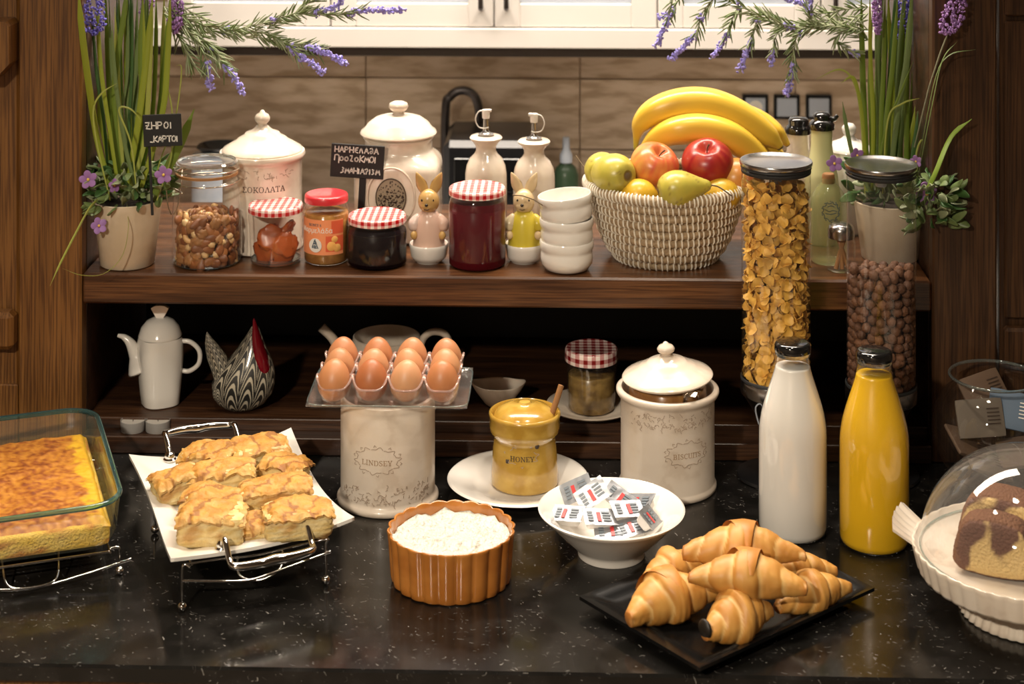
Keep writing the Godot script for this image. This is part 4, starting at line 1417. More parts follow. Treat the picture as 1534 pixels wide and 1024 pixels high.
# ---------------------------------------------------------------- fruit basket
func build_basket() -> void:
	var p := on(997, 383, SHELF)
	var k := kk(p)
	var t := thing("fruit_basket", "round coiled straw basket with white stitching, heaped with fruit", "basket", p + Vector3(0, 0.0004, 0))
	var hs := [6.5, 19.5, 32.5, 45.5, 58.5, 71.5, 84.5, 97.5, 110.0]
	var rs := [74.0, 84.0, 91.0, 96.5, 101.0, 105.5, 110.0, 114.0, 117.0]
	var st := MB.new()
	var g := RandomNumberGenerator.new()
	g.seed = 3
	for i in 9:
		var m := MB.new()
		var pr := []
		var cr := 7.6 if i == 8 else 6.9
		for j in 13:
			var a := TAU * j / 12.0 - PI / 2
			pr.append([rs[i] + cos(a) * cr * 0.85, hs[i] + sin(a) * cr])
		m.lathe(px(pr, k), 72, 0.2)
		part("coil", m, M.straw, t)
		var n := int(TAU * rs[i] / (8.2 if i < 8 else 6.2))
		for j in n:
			var an := TAU * (j + g.randf() * 0.25) / n
			var pts := []
			for q in 6:
				var e := lerpf(-1.75, 1.75, q / 5.0)
				var rr = rs[i] + cos(e) * (cr * 0.85 + 0.5)
				var a2 := an + (q - 2.5) * 0.006 * (1.0 if i % 2 == 0 else 0.7)
				pts.append(Vector3(cos(a2) * rr, hs[i] + sin(e) * (cr + 0.6), sin(a2) * rr) * k)
			st.tube(pts, 1.5 * k, 4)
	var sp := part("stitches", st, M.stitch, t)
	sp.set_meta("kind", "stuff")
	part("bottom", lathe([[0, 0.5], [74, 0.5], [74, 7], [0, 7]], k, 48), M.straw, t)
	# bananas
	var nz := FastNoiseLite.new()
	nz.frequency = 9.0
	var dd := 2.865
	banana([[952, 224, 3, 0.01], [954, 205, 6, 0.01], [961, 186, 15, 0.005], [982, 168, 21, 0.0], [1020, 157, 24.5, 0.0], [1065, 158, 25, 0.0], [1110, 176, 23.5, 0.0], [1148, 202, 18, 0.0], [1164, 215, 9, 0.0], [1170, 222, 5, 0.0]], dd, "long yellow banana arching over the top of the fruit basket")
	banana([[960, 226, 3, -0.01], [968, 216, 7, -0.015], [984, 207, 16, -0.02], [1012, 196, 21, -0.03], [1050, 193, 23.5, -0.03], [1090, 203, 23, -0.03], [1124, 224, 20, -0.02], [1146, 247, 14, -0.02], [1154, 262, 6, -0.02]], dd, "lower yellow banana just behind the two apples")
	banana([[1090, 162, 6, 0.05], [1115, 170, 14, 0.05], [1140, 184, 17, 0.05], [1162, 200, 15, 0.04], [1176, 212, 7, 0.04], [1181, 218, 4, 0.04]], dd, "brown-flecked banana tip at the right of the bunch")
	banana([[1070, 190, 8, 0.03], [1110, 200, 18, 0.02], [1140, 214, 18, 0.02], [1164, 232, 12, 0.02], [1174, 242, 5, 0.02]], dd, "banana lowest at the right beside the cereal tower")
	# apples, pears, citrus
	var red := func(q: Vector3) -> Color:
		var s := 0.5 + 0.5 * nz.get_noise_3d(atan2(q.x, q.z) * 0.9, q.y * 0.06, 3.0)
		return Color(0.30, 0.012, 0.016).lerp(Color(0.55, 0.10, 0.04), clampf(s * 1.5 - 0.45, 0, 1) * (0.4 + 0.6 * maxf(q.y, 0)))
	var orange := func(q: Vector3) -> Color:
		var s := 0.5 + 0.5 * nz.get_noise_3d(atan2(q.x, q.z) * 0.9, q.y * 0.06, 8.0)
		return Color(0.66, 0.30, 0.07).lerp(Color(0.60, 0.10, 0.045), clampf(s * 1.7 - 0.5 + q.x * 0.35 + q.y * 0.3, 0, 1))
	apple(at(980, 249, 2.775), 37, orange, Basis(Vector3(0, 0, 1), -0.38) * Basis(Vector3.RIGHT, 0.42), "orange and red apple in the basket's middle, left of the deep red one")
	apple(at(1060, 245, 2.785), 39, red, Basis(Vector3(0, 0, 1), 0.1) * Basis(Vector3.RIGHT, 0.45), "deep red apple below the bananas in the basket")
	pear(at(921, 261, 2.755), 31, aim(Vector3(-0.62, -0.12, -0.78)), "green pear at the basket's left rim, its brown end turned right")
	pear(at(902, 255, 2.795), 27, aim(Vector3(0.25, -0.05, -0.97)), "speckled pear at the far left, behind the other green pear")
	pear(at(1013, 283, 2.705), 28, Basis(Vector3(0, 1, 0), 0.12) * Basis(Vector3(0, 0, 1), -1.48), "yellow-green pear lying at the basket's front with its stem out right")
	for a in [[957, 292, 2.735, 24, "yellow lemon peeking over the rim left of the lying pear"], [1080, 292, 2.75, 25, "yellow lemon peeking over the rim right of the lying pear"]]:
		var c := at(a[0], a[1], a[2])
		var kc := kk(c)
		var m := MB.new()
		m.tint(Color(0.66, 0.40, 0.035))
		m.ball(Vector3.ZERO, Vector3(a[3] * 1.15, a[3], a[3]) * kc, 28, 18, Basis(), func(q): return q + Vector3(signf(q.x) * 0.14 * exp(-(q.y * q.y + q.z * q.z) / 0.05), 0, 0))
		solo("lemon", m, M.fruit, c, a[4], "lemon", "lemons in the basket")
	var cp := at(1103, 268, 2.785)
	var mp := MB.new()
	mp.ball(Vector3.ZERO, Vector3(31, 31, 30) * kk(cp), 28, 18, Basis(), null, func(q): return Color(0.62, 0.30, 0.06).lerp(Color(0.6, 0.17, 0.05), clampf(q.x + 0.3, 0, 1)))
	solo("peach", mp, M.fruit, cp, "yellow-orange peach at the basket's right, half behind the cereal tower", "peach")

func banana(path: Array, d: float, label: String) -> void:
	var pts := []
	var rads := []
	var ctr := at(path[path.size() / 2][0], path[path.size() / 2][1], d)
	for q in path:
		var c := at(q[0], q[1], d + q[3])
		pts.append(c - ctr)
		rads.append(Vector3(q[2] * kk(c), 0, 0))
	var cp := curve(pts, 6)
	var cr := curve(rads, 6)
	var nz := FastNoiseLite.new()
	nz.frequency = 60.0
	nz.seed = path.size()
	var rows := []
	var cols := []
	for i in cp.size():
		var a: Vector3 = cp[maxi(i - 1, 0)]
		var b: Vector3 = cp[mini(i + 1, cp.size() - 1)]
		var t := (b - a).normalized()
		var side := t.cross(Vector3(0, 0, 1)).normalized()
		var row := []
		var crow := []
		var f := float(i) / (cp.size() - 1)
		for j in 20:
			var an := TAU * j / 20
			var r: float = cr[i].x * (1.0 + 0.045 * cos(5.0 * an + 0.6))      # five soft edges
			var pos: Vector3 = cp[i] + (side * cos(an) + Vector3(0, 0, 1) * sin(an)) * r
			row.append(pos)
			var base := Color(0.78, 0.50, 0.055)
			if f < 0.12: base = base.lerp(Color(0.42, 0.40, 0.06), 1.0 - f / 0.12)
			if f > 0.95: base = base.lerp(Color(0.05, 0.03, 0.015), clampf((f - 0.95) / 0.03, 0, 1))
			var s := nz.get_noise_3dv(pos * 6.0)
			if s > 0.5 and f > 0.15: base = base.lerp(Color(0.28, 0.14, 0.03), 0.6)
			crow.append(base)
		rows.append(row)
		cols.append(crow)
	var tip0 := []
	var tip1 := []
	for j in 20:
		tip0.append(cp[0])
		tip1.append(cp[-1])
	rows.push_front(tip0)
	rows.append(tip1)
	cols.push_front(cols[0])
	cols.append(cols[-1])
	var m := MB.new()
	m.tinted = true
	m.grid(rows, 1, true, cols)
	solo("banana", m, M.fruit, ctr, label, "banana", "bananas in the basket")

func aim(d: Vector3) -> Basis:      # turned so that the y axis points along d
	var y := d.normalized()
	var x := y.cross(Vector3(0.2, 0.1, 0.97)).normalized()
	return Basis(x, y, x.cross(y))

func apple(c: Vector3, r: float, cf: Callable, bs: Basis, label: String) -> void:
	var k := kk(c)
	var t := thing("apple", label, "apple", c)
	t.basis = bs
	var m := MB.new()
	m.ball(Vector3.ZERO, Vector3(r, r * 0.92, r) * k, 40, 30, Basis(), func(q): 
		var rho := Vector2(q.x, q.z).length()
		var a := atan2(q.z, q.x)
		return Vector3(q.x * (1.0 + 0.07 * q.y), q.y - signf(q.y) * (0.42 if q.y > 0 else 0.25) * exp(-rho * rho / 0.075) + 0.02 * cos(5 * a) * (1.0 if q.y < 0 else 0.4), q.z * (1.0 + 0.07 * q.y)), cf)
	part("flesh", m, M.fruit, t)
	m = MB.new()
	m.tube(curve([Vector3(0, 0.5, 0) * r * k, Vector3(0.03, 0.75, 0.02) * r * k, Vector3(0.10, 0.95, 0.05) * r * k], 4), PackedFloat32Array([0.0009, 0.0009, 0.0009, 0.0010, 0.0010, 0.0011, 0.0012, 0.0013, 0.0013]), 6)
	part("stem", m, M.twig, t)

func pear(c: Vector3, r: float, bs: Basis, label: String) -> void:
	var k := kk(c)
	var t := thing("pear", label, "pear", c)
	t.basis = bs
	var nz := FastNoiseLite.new()
	nz.frequency = 2.5
	nz.seed = int(r)
	var prof := [[0, -0.88], [0.12, -0.93], [0.3, -0.98], [0.6, -0.85], [0.87, -0.5], [0.99, -0.05], [0.93, 0.4], [0.74, 0.85], [0.52, 1.25], [0.38, 1.55], [0.27, 1.78], [0.14, 1.9], [0.0, 1.92]]
	var pts := []
	for q in prof:
		pts.append(Vector3(q[0], q[1], 0))
	var cp := curve(pts, 4)
	var rows := []
	var cols := []
	for q in cp:
		var row := []
		var cr := []
		for j in 36:
			var a := TAU * j / 36
			var v := Vector3(cos(a) * q.x, q.y, sin(a) * q.x)
			row.append(v * r * k * (1.0 + 0.02 * nz.get_noise_3dv(v)))
			var s := nz.get_noise_3dv(v * 5.0)
			var col := Color(0.42, 0.38, 0.06).lerp(Color(0.55, 0.44, 0.07), 0.5 + 0.5 * nz.get_noise_3dv(v * 0.8))
			if s > 0.42: col = col.lerp(Color(0.2, 0.12, 0.03), 0.6)
			if q.y < -0.86: col = col.lerp(Color(0.12, 0.07, 0.025), clampf((-0.86 - q.y) * 14.0, 0, 0.9) * (0.4 + 0.6 * (1.0 if q.x < 0.25 else 0.0)))
			cr.append(col)
		rows.append(row)
		cols.append(cr)
	var m := MB.new()
	m.tinted = true
	m.grid(rows, 1, true, cols)
	part("flesh", m, M.fruit, t)
	m = MB.new()
	m.tube(curve([Vector3(0, 1.85, 0) * r * k, Vector3(0.15, 2.3, 0.0) * r * k, Vector3(0.7, 2.95, 0.0) * r * k], 5), 0.0011, 6)
	part("stem", m, M.twig, t)
	m = MB.new()
	m.lathe([Vector2(0.2 * r * k, -0.93 * r * k), Vector2(0.1 * r * k, -1.0 * r * k), Vector2(0, -0.98 * r * k)], 10)
	part("calyx", m, M.twig, t)


# ---------------------------------------------------------------- potted plants
func blade(t: Node3D, path: Array, w: float, d: float, m: Material, base: Vector3) -> void:     # one grass blade through pixels, tapering to its tip
	var pts := []
	for q in path:
		pts.append(at(q[0], q[1], d + (q[2] if q.size() > 2 else 0.0)) - base)
	var cp := curve(pts, 5)
	var n := cp.size()
	var rad := PackedFloat32Array()
	var k := d / F
	for i in n:
		var f := float(i) / (n - 1)
		rad.append(w * 0.115 * k * (0.75 + 0.5 * sin(PI * clampf(f * 0.8 + 0.1, 0, 1))) * clampf((1.0 - f) * 5.0, 0.12, 1.0))
	var b := MB.new()
	b.tube(cp, rad, 6, false, 4.2)
	part("blade", b, m, t)

func leaf_into(m: MB, c: Vector3, dir: Vector3, L: float, W: float, roll: float) -> void:
	var y := dir.normalized()
	var x := y.cross(Vector3(0.13, 0.31, 0.94)).normalized().rotated(y, roll)
	var z := x.cross(y)
	var bs := Basis(x, y, z)
	m.ball(c + y * L * 0.5, Vector3(W * 0.5, L * 0.5, W * 0.1), 8, 6, bs, func(q): return Vector3(q.x * (1.0 - 0.25 * q.y), q.y, q.z + 1.6 * (q.x * q.x) - 1.2 * q.y * q.y))

func pansy(t: Node3D, c: Vector3, r: float, face: Vector3, m: Material) -> void:
	var z := face.normalized()
	var x := Vector3.UP.cross(z).normalized()
	var bs := Basis(x, z.cross(x), z)
	var b := MB.new()
	for i in 5:
		var a := PI / 2 + TAU * i / 5.0 + 0.2
		var o := Basis(Vector3(0, 0, 1), a)
		b.ball(bs * (o * Vector3(r * 0.55, 0, 0)), Vector3(r * 0.52, r * 0.42, r * 0.09), 12, 8, bs * o * Basis(Vector3.UP, -0.25))
	var fl := part("flower", b, m, t, c)
	b = MB.new()
	b.ball(bs * Vector3(0, 0, r * 0.1), Vector3(r, r, r) * 0.17, 10, 6)
	part("flower_eye", b, M.flower_eye, fl)

func flower_spike(t: Node3D, path: Array, w: float, d: float, m: Material, base: Vector3, sd: int) -> void:     # a dense head of tiny bells round a stem
	var g := RandomNumberGenerator.new()
	g.seed = sd
	var pts := []
	for q in path:
		pts.append(at(q[0], q[1], d) - base)
	var cp := curve(pts, 10)
	var k := d / F
	var b := MB.new()
	var n := cp.size()
	for i in n:
		var f := float(i) / (n - 1)
		var r := w * 0.5 * k * sqrt(maxf(0.08, 1.0 - pow(2 * f - 1, 4)))
		for j in 9:
			var a := TAU * g.randf()
			var o := Vector3(cos(a), g.randfn(0, 0.25), sin(a)) * r * g.randf_range(0.65, 1.1)
			b.ball(cp[i] + o, Vector3(1.9, 2.9, 1.9) * k * g.randf_range(0.7, 1.25), 6, 4, rand_basis(g))
	part("flower_spike", b, m, t)

func sprig(t: Node3D, path: Array, d: float, base: Vector3, sd: int, flower_from: float, nlen := 26.0, leaf_m := "leaf_grey") -> void:     # a twig with needle leaves and lavender-coloured blossom towards its tip
	var g := RandomNumberGenerator.new()
	g.seed = sd
	var pts := []
	for q in path:
		pts.append(at(q[0], q[1], d + (q[2] if q.size() > 2 else 0.0)) - base)
	var cp := curve(pts, 8)
	var n := cp.size()
	var k := d / F
	var b := MB.new()
	b.tube(cp, 0.9 * k, 5)
	var sp := part("sprig", b, M.stem_pale, t)
	var len_ := 0.0
	for i in n - 1:
		len_ += cp[i].distance_to(cp[i + 1])
	var nl := MB.new()
	var nd := MB.new()
	var fl := MB.new()
	var steps := int(len_ / (4.2 * k))
	for s in steps:
		var f := float(s) / steps
		var x := f * (n - 1)
		var i := mini(int(x), n - 2)
		var c: Vector3 = cp[i].lerp(cp[i + 1], x - i)
		var dir: Vector3 = (cp[i + 1] - cp[i]).normalized()
		if f < flower_from + 0.08:
			for j in 2:
				var side := dir.cross(Vector3(g.randfn(), g.randfn(), g.randfn())).normalized()
				var e := (dir * g.randf_range(0.5, 1.0) + side * g.randf_range(0.5, 0.9)).normalized()
				var L := nlen * k * g.randf_range(0.55, 1.05)
				var to := [c, c + e * L * 0.5 + dir * L * 0.04, c + e * L + dir * L * 0.18]
				(nl if g.randf() < 0.55 else nd).tube(to, PackedFloat32Array([0.9 * k, 1.35 * k, 0.5 * k]), 5, false, 1.0)
		if f > flower_from or (f > 0.25 and g.randf() < 0.05):
			var cl := 7 if f > flower_from else 9
			for j in cl:
				var o := Vector3(g.randfn(), g.randfn(), g.randfn()).normalized() * k * g.randf_range(2.0, 6.5)
				if f > flower_from and f < 0.9 and fmod(s, 5) < 2:
					o *= 0.4
				fl.ball(c + o, Vector3(1.8, 3.3, 1.8) * k * g.randf_range(0.7, 1.2), 6, 4, rand_basis(g))
	for q in [["needle_leaves", nl, M[leaf_m]], ["needle_leaves", nd, M.leaf_mid], ["blossoms", fl, M.lavender]]:
		if q[1].v.size():
			var o := part(q[0], q[1], q[2], sp)
			o.set_meta("kind", "stuff")

func pot(t: Node3D, k: float, rb: float, rt: float, h: float) -> void:
	part("pot", lathe([[0, 0], [rb - 3, 0], [rb, 2], [rt - 1, h - 3], [rt, h], [rt - 1.5, h + 1], [rt - 4, h], [rt - 6, h - 10], [0, h - 10]], k, 48), M.pot_clay, t)
	part("soil", lathe([[0, h - 8], [rt - 6, h - 8.5]], k, 32), M.soil, t)

func foliage(t: Node3D, c: Vector3, k: float, n: int, spread: Vector3, sd: int) -> void:
	var g := RandomNumberGenerator.new()
	g.seed = sd
	var a := MB.new()
	var b := MB.new()
	var d := MB.new()
	for i in n:
		var an := g.randf() * TAU
		var r := sqrt(g.randf())
		var o := Vector3(cos(an) * r * spread.x, g.randf() * spread.y, sin(an) * r * spread.z)
		var dir := Vector3(cos(an) * 0.9, g.randf_range(-0.5, 0.9), sin(an) * 0.9 + 0.35)
		var m: MB = [a, b, d][g.randi() % 3]
		leaf_into(m, c + o, dir, k * g.randf_range(18, 33), k * g.randf_range(10, 17), g.randf() * TAU)
	for q in [[a, M.leaf_grey], [b, M.leaf_dark], [d, M.leaf_mid]]:
		var o2 := part("foliage", q[0], q[1], t)
		o2.set_meta("kind", "stuff")

func build_plants() -> void:
	# left
	var p := on(191, 395, SHELF)
	var k := kk(p)
	var d := (p - CAM).dot(FWD)
	var t := thing("potted_plant", "beige clay pot of tall grass, pansies and lavender sprays on the shelf's left end", "plant", p + Vector3(0, 0.0004, 0))
	t.rotation.z = 0.0
	pot(t, k, 40, 52, 97)
	foliage(t, Vector3(0, 96 * k, 0), k, 170, Vector3(58, 50, 52) * k, 21)
	var bl := [
		[[170, 285], [160, 220], [142, 130], [128, -20]], [[176, 290], [170, 190], [163, 110], [158, -20]], [[186, 290], [180, 200], [176, 110], [172, 10]], [[190, 290], [193, 200], [190, 100], [190, -20]],
		[[198, 285], [203, 180], [204, 90], [206, -20]], [[190, 285], [206, 190], [219, 90], [230, -20]], [[205, 285], [226, 190], [233, 90], [234, -20]], [[210, 285], [238, 190], [244, 100], [246, -20]],
		[[212, 280], [243, 170], [251, 90], [256, -20]], [[180, 285], [186, 215], [200, 120], [213, 40], [222, -20]], [[170, 290], [148, 220], [132, 120, -0.04], [122, 40, -0.07], [117, -20, -0.08]], [[186, 290], [174, 210], [172, 120], [186, 20], [190, -20]],
		[[193, 290], [215, 220], [222, 150], [226, 60], [229, -20]], [[178, 285], [165, 200], [152, 110], [147, 40], [146, -20]], [[205, 285], [190, 230], [178, 160], [170, 90], [168, 30]], [[196, 288], [200, 240], [212, 170], [216, 90], [214, -20]]]
	var g := RandomNumberGenerator.new()
	g.seed = 6
	for i in bl.size():
		blade(t, bl[i], g.randf_range(6.0, 9.5), d + g.randf_range(-0.035, 0.045), M[["blade_a", "blade_b", "blade_c", "blade_a", "leaf_mid"][i % 5]], t.position)
	for i in 16:
		var x0 := 160 + g.randf() * 62
		var x1 := 191 + (x0 - 191) * 1.6 + g.randfn(0, 10)
		var q := [[x0, 290], [x0 + g.randfn(0, 4) + (x1 - x0) * 0.4, 190], [x1, 85 + g.randf() * 30], [x1 + (x1 - 191) * 0.2, -25]]
		blade(t, q, g.randf_range(4.0, 8.0), d + g.randf_range(0.0, 0.06), M[["leaf_dark", "blade_b", "leaf_mid"][i % 3]], t.position)
	# bent and broad ones
	blade(t, [[165, 300], [145, 215], [140, 165], [152, 140], [178, 123]], 2.6, d - 0.04, M.blade_c, t.position)
	blade(t, [[205, 290], [196, 215], [178, 165], [195, 163], [213, 182]], 2.6, d - 0.045, M.blade_c, t.position)
	blade(t, [[235, 300], [256, 235], [258, 170], [250, 130], [247, 140]], 2.2, d - 0.03, M.blade_c, t.position)
	blade(t, [[228, 300], [250, 255], [272, 210], [291, 163]], 13.0, d - 0.02, M.blade_b, t.position)
	blade(t, [[224, 300], [240, 240], [262, 180], [272, 105], [264, 98]], 2.0, d - 0.01, M.blade_c, t.position)
	blade(t, [[150, 296, -0.03], [134, 312, -0.06], [112, 352, -0.10], [90, 395, -0.13], [75, 428, -0.15]], 4.6, d - 0.02, M.blade_c, t.position)
	blade(t, [[190, 305, -0.02], [192, 345, -0.055], [182, 385, -0.06], [155, 410, -0.08], [122, 412, -0.10], [94, 402, -0.10]], 3.2, d - 0.01, M.blade_c, t.position)
	for q in [[132, 269, 13, M.pansy], [245, 262, 13, M.pansy], [172, 278, 10, M.pansy], [148, 338, 12, M.mauve]]:
		pansy(t, at(q[0], q[1], d - 0.06) - t.position, q[2] * k, Vector3(g.randfn(0, 0.3), 0.35, 1), q[3])
	var m := MB.new()
	for i in 8:
		leaf_into(m, at(136 + g.randf() * 20, 300 + g.randf() * 26, d - 0.05) - t.position, Vector3(-0.6, g.randf_range(-0.7, 0.6), 0.5), 20 * k, 11 * k, g.randf() * 6)
	var ov := part("foliage", m, M.leaf_mid, t)
	ov.set_meta("kind", "stuff")
	flower_spike(t, [[141, 50], [140, 20], [139, -18]], 34, d - 0.03, M.blue_violet, t.position, 1)
	flower_spike(t, [[262, 48], [264, 20], [268, -15]], 22, d - 0.02, M.mauve, t.position, 2)
	flower_spike(t, [[218, 30], [220, 10], [222, -15]], 18, d + 0.05, M.mauve, t.position, 3)
	var sp := [
		[[[246, 10], [300, 36], [350, 45], [400, 50], [428, 66], [452, 85], [486, 110]], 0.72, 24.0], [[[246, 15], [310, 44], [380, 55], [440, 66], [480, 76], [520, 96]], 0.7, 22.0],
		[[[246, 20], [285, 50], [305, 80], [312, 105], [316, 135]], 0.62, 28.0], [[[250, 18], [300, 55], [325, 85], [345, 110], [366, 140]], 0.6, 26.0],
		[[[330, 48], [390, 36], [440, 22], [500, 22], [550, 16], [606, 15]], 0.68, 22.0], [[[400, 42], [440, 20], [480, -8], [520, -30]], 0.6, 24.0],
		[[[250, 30], [270, 60], [282, 85], [290, 100]], 1.2, 30.0], [[[255, 20], [278, 40], [306, 60], [330, 85]], 1.2, 32.0], [[[440, 22], [475, 18], [505, 8], [520, -14]], 0.3, 18.0], [[[258, 0], [290, 20], [330, 42], [345, 48]], 0.75, 26.0]]
	for i in sp.size():
		sprig(t, sp[i][0], d - 0.02 + 0.012 * (i % 4), t.position, 40 + i, sp[i][1], sp[i][2])
	# chalk tag in the left pot
	var lines := []
	var tp := at(243.5, 195, d - 0.07)
	var tk := kk(tp)
	chalk_line("ZHPOI", -25 * tk, 3 * tk, 10 * tk, 9.2 * tk, lines)
	chalk_line("_KAPTOI", -16 * tk, -17 * tk, 9 * tk, 6.9 * tk, lines)
	chalk_tag("black chalk tag stuck in the left plant pot among the grass", p + Vector3(0, 90 * k, 0), tp, 58 * tk, 48 * tk, 0.045, lines, 1.6 * tk, [0.0, tp.y - p.y - 90 * k - 20 * tk, 4 * tk, -16 * tk])
	# right
	p = on(1333, 386, SHELF)
	k = kk(p)
	d = (p - CAM).dot(FWD)
	t = thing("potted_plant", "shaded clay pot of tall grass and lavender sprays behind the right cereal tower", "plant", p + Vector3(0, 0.0004, 0))
	pot(t, k, 42, 54, 86)
	foliage(t, Vector3(0, 86 * k, 0), k, 130, Vector3(62, 50, 46) * k, 22)
	foliage(t, Vector3(40 * k, 78 * k, 122 * k), k, 120, Vector3(32, 74, 22) * k, 23)
	var br := [
		[[1306, 290], [1308, 180], [1304, 90], [1303, -20]], [[1318, 290], [1320, 180], [1324, 90], [1326, -20]], [[1330, 290], [1345, 170], [1360, 80], [1368, -20]], [[1345, 290], [1372, 170], [1385, 90], [1398, -20]],
		[[1325, 290], [1328, 180], [1338, 90], [1346, -20]], [[1340, 290], [1352, 190], [1356, 100], [1366, -20]], [[1352, 290], [1378, 200], [1392, 110], [1408, -20]], [[1300, 290], [1296, 200], [1292, 100], [1290, -20]],
		[[1312, 290], [1318, 210], [1316, 110], [1312, -20]], [[1335, 290], [1338, 180], [1334, 80], [1330, -20]]]
	for i in br.size():
		blade(t, br[i], g.randf_range(6.0, 10.0), d + g.randf_range(-0.04, 0.04), M[["blade_a", "blade_b", "leaf_mid"][i % 3]], t.position)
	for i in 18:
		var x0 := 1300 + g.randf() * 60
		var x1 := 1340 + (x0 - 1332) * 1.3 + g.randfn(0, 12)
		blade(t, [[x0, 290], [x0 + (x1 - x0) * 0.5, 190], [x1, 85 + g.randf() * 30], [x1 + 8, -25]], g.randf_range(4.0, 8.0), d + g.randf_range(-0.01, 0.06), M[["leaf_dark", "leaf_mid", "blade_b"][i % 3]], t.position)
	blade(t, [[1376, 310, -0.10], [1400, 262, -0.14], [1425, 205, -0.13], [1456, 178, -0.15]], 9.0, d - 0.01, M.blade_b, t.position)
	blade(t, [[1296, 290], [1290, 180], [1280, 125], [1258, 104], [1222, 119]], 3.0, d - 0.03, M.blade_c, t.position)
	blade(t, [[1300, 290], [1294, 200], [1288, 150], [1278, 116], [1260, 124]], 5.0, d - 0.035, M.blade_a, t.position)
	blade(t, [[1305, 290], [1280, 240], [1268, 190], [1262, 152]], 6.0, d - 0.05, M.leaf_mid, t.position)
	blade(t, [[1312, 290], [1325, 200], [1344, 150], [1368, 92]], 3.0, d - 0.04, M.blade_b, t.position)
	blade(t, [[1322, 290], [1330, 180], [1352, 155], [1378, 147]], 2.5, d - 0.045, M.blade_c, t.position)
	blade(t, [[1370, 290], [1396, 160, -0.12], [1412, 90, -0.14], [1434, 62, -0.15]], 3.0, d - 0.01, M.leaf_mid, t.position)
	blade(t, [[1370, 280], [1398, 130, -0.12], [1420, 84, -0.14], [1462, 74, -0.15]], 2.5, d - 0.01, M.leaf_mid, t.position)
	blade(t, [[1390, 330], [1372, 250], [1380, 210], [1398, 222]], 2.5, d - 0.045, M.blade_c, t.position)
	for q in [[1250, 245, 12, M.pansy], [1284, 233, 11, M.pansy], [1388, 290, 16, M.pansy], [1372, 242, 9, M.pansy]]:
		pansy(t, at(q[0], q[1], d - (0.135 if q[0] > 1380 else 0.055)) - t.position, q[2] * k, Vector3(g.randfn(0, 0.3), 0.3, 1), q[3])
	flower_spike(t, [[1419, 50], [1428, 22], [1436, -15]], 32, d - 0.15, M.mauve, t.position, 5)
	flower_spike(t, [[1315, 50], [1314, 20], [1313, -15]], 12, d - 0.04, M.mauve, t.position, 6)
	flower_spike(t, [[1350, 60], [1352, 20], [1356, -15]], 20, d + 0.04, M.blue_violet, t.position, 7)
	flower_spike(t, [[1376, 50], [1378, 20], [1380, -15]], 14, d + 0.03, M.violet, t.position, 8)
	m = MB.new()
	m.tube([at(1370, 220, d - 0.03) - t.position, at(1392, 130, d - 0.11) - t.position, at(1409, 78, d - 0.14) - t.position, at(1420, 50, d - 0.15) - t.position], 1.3 * k, 6)
	part("stem", m, M.stem_pale, t)
	var sr := [
		[[[1300, 45], [1240, 38], [1200, 42], [1160, 34], [1110, 10], [1060, -12]], 1.2, 26.0], [[[1300, 20], [1250, 38], [1200, 48], [1188, 80], [1186, 112], [1176, 146]], 0.72, 22.0],
		[[[1180, 45], [1140, 20], [1130, 48], [1120, 75], [1108, 108]], 0.6, 20.0], [[[1110, 8], [1096, 30], [1086, 58], [1064, 90]], 0.55, 22.0], [[[1075, -10], [1052, 20], [1044, 48], [1024, 70], [1004, 90]], 0.5, 22.0],
		[[[1010, -20], [1005, 10], [1000, 30], [992, 50], [982, 70]], 0.4, 18.0], [[[1300, 30], [1262, 48], [1252, 60], [1266, 72], [1288, 86]], 0.8, 22.0], [[[1300, 10], [1268, 14], [1225, 20], [1200, 5], [1170, -5]], 0.6, 22.0],
		[[[1230, 45], [1216, 30], [1214, 10], [1216, -20]], 0.5, 22.0], [[[1170, 38], [1160, 60], [1158, 78], [1152, 100]], 0.6, 18.0], [[[1026, -18], [1012, 8], [1005, 22], [986, 24]], 0.6, 16.0], [[[1300, 60], [1270, 42], [1235, 30], [1190, 40], [1150, 26]], 1.2, 26.0]]
	for i in sr.size():
		sprig(t, sr[i][0], d - 0.02 + 0.012 * (i % 4), t.position, 70 + i, sr[i][1], sr[i][2], "leaf_grey")


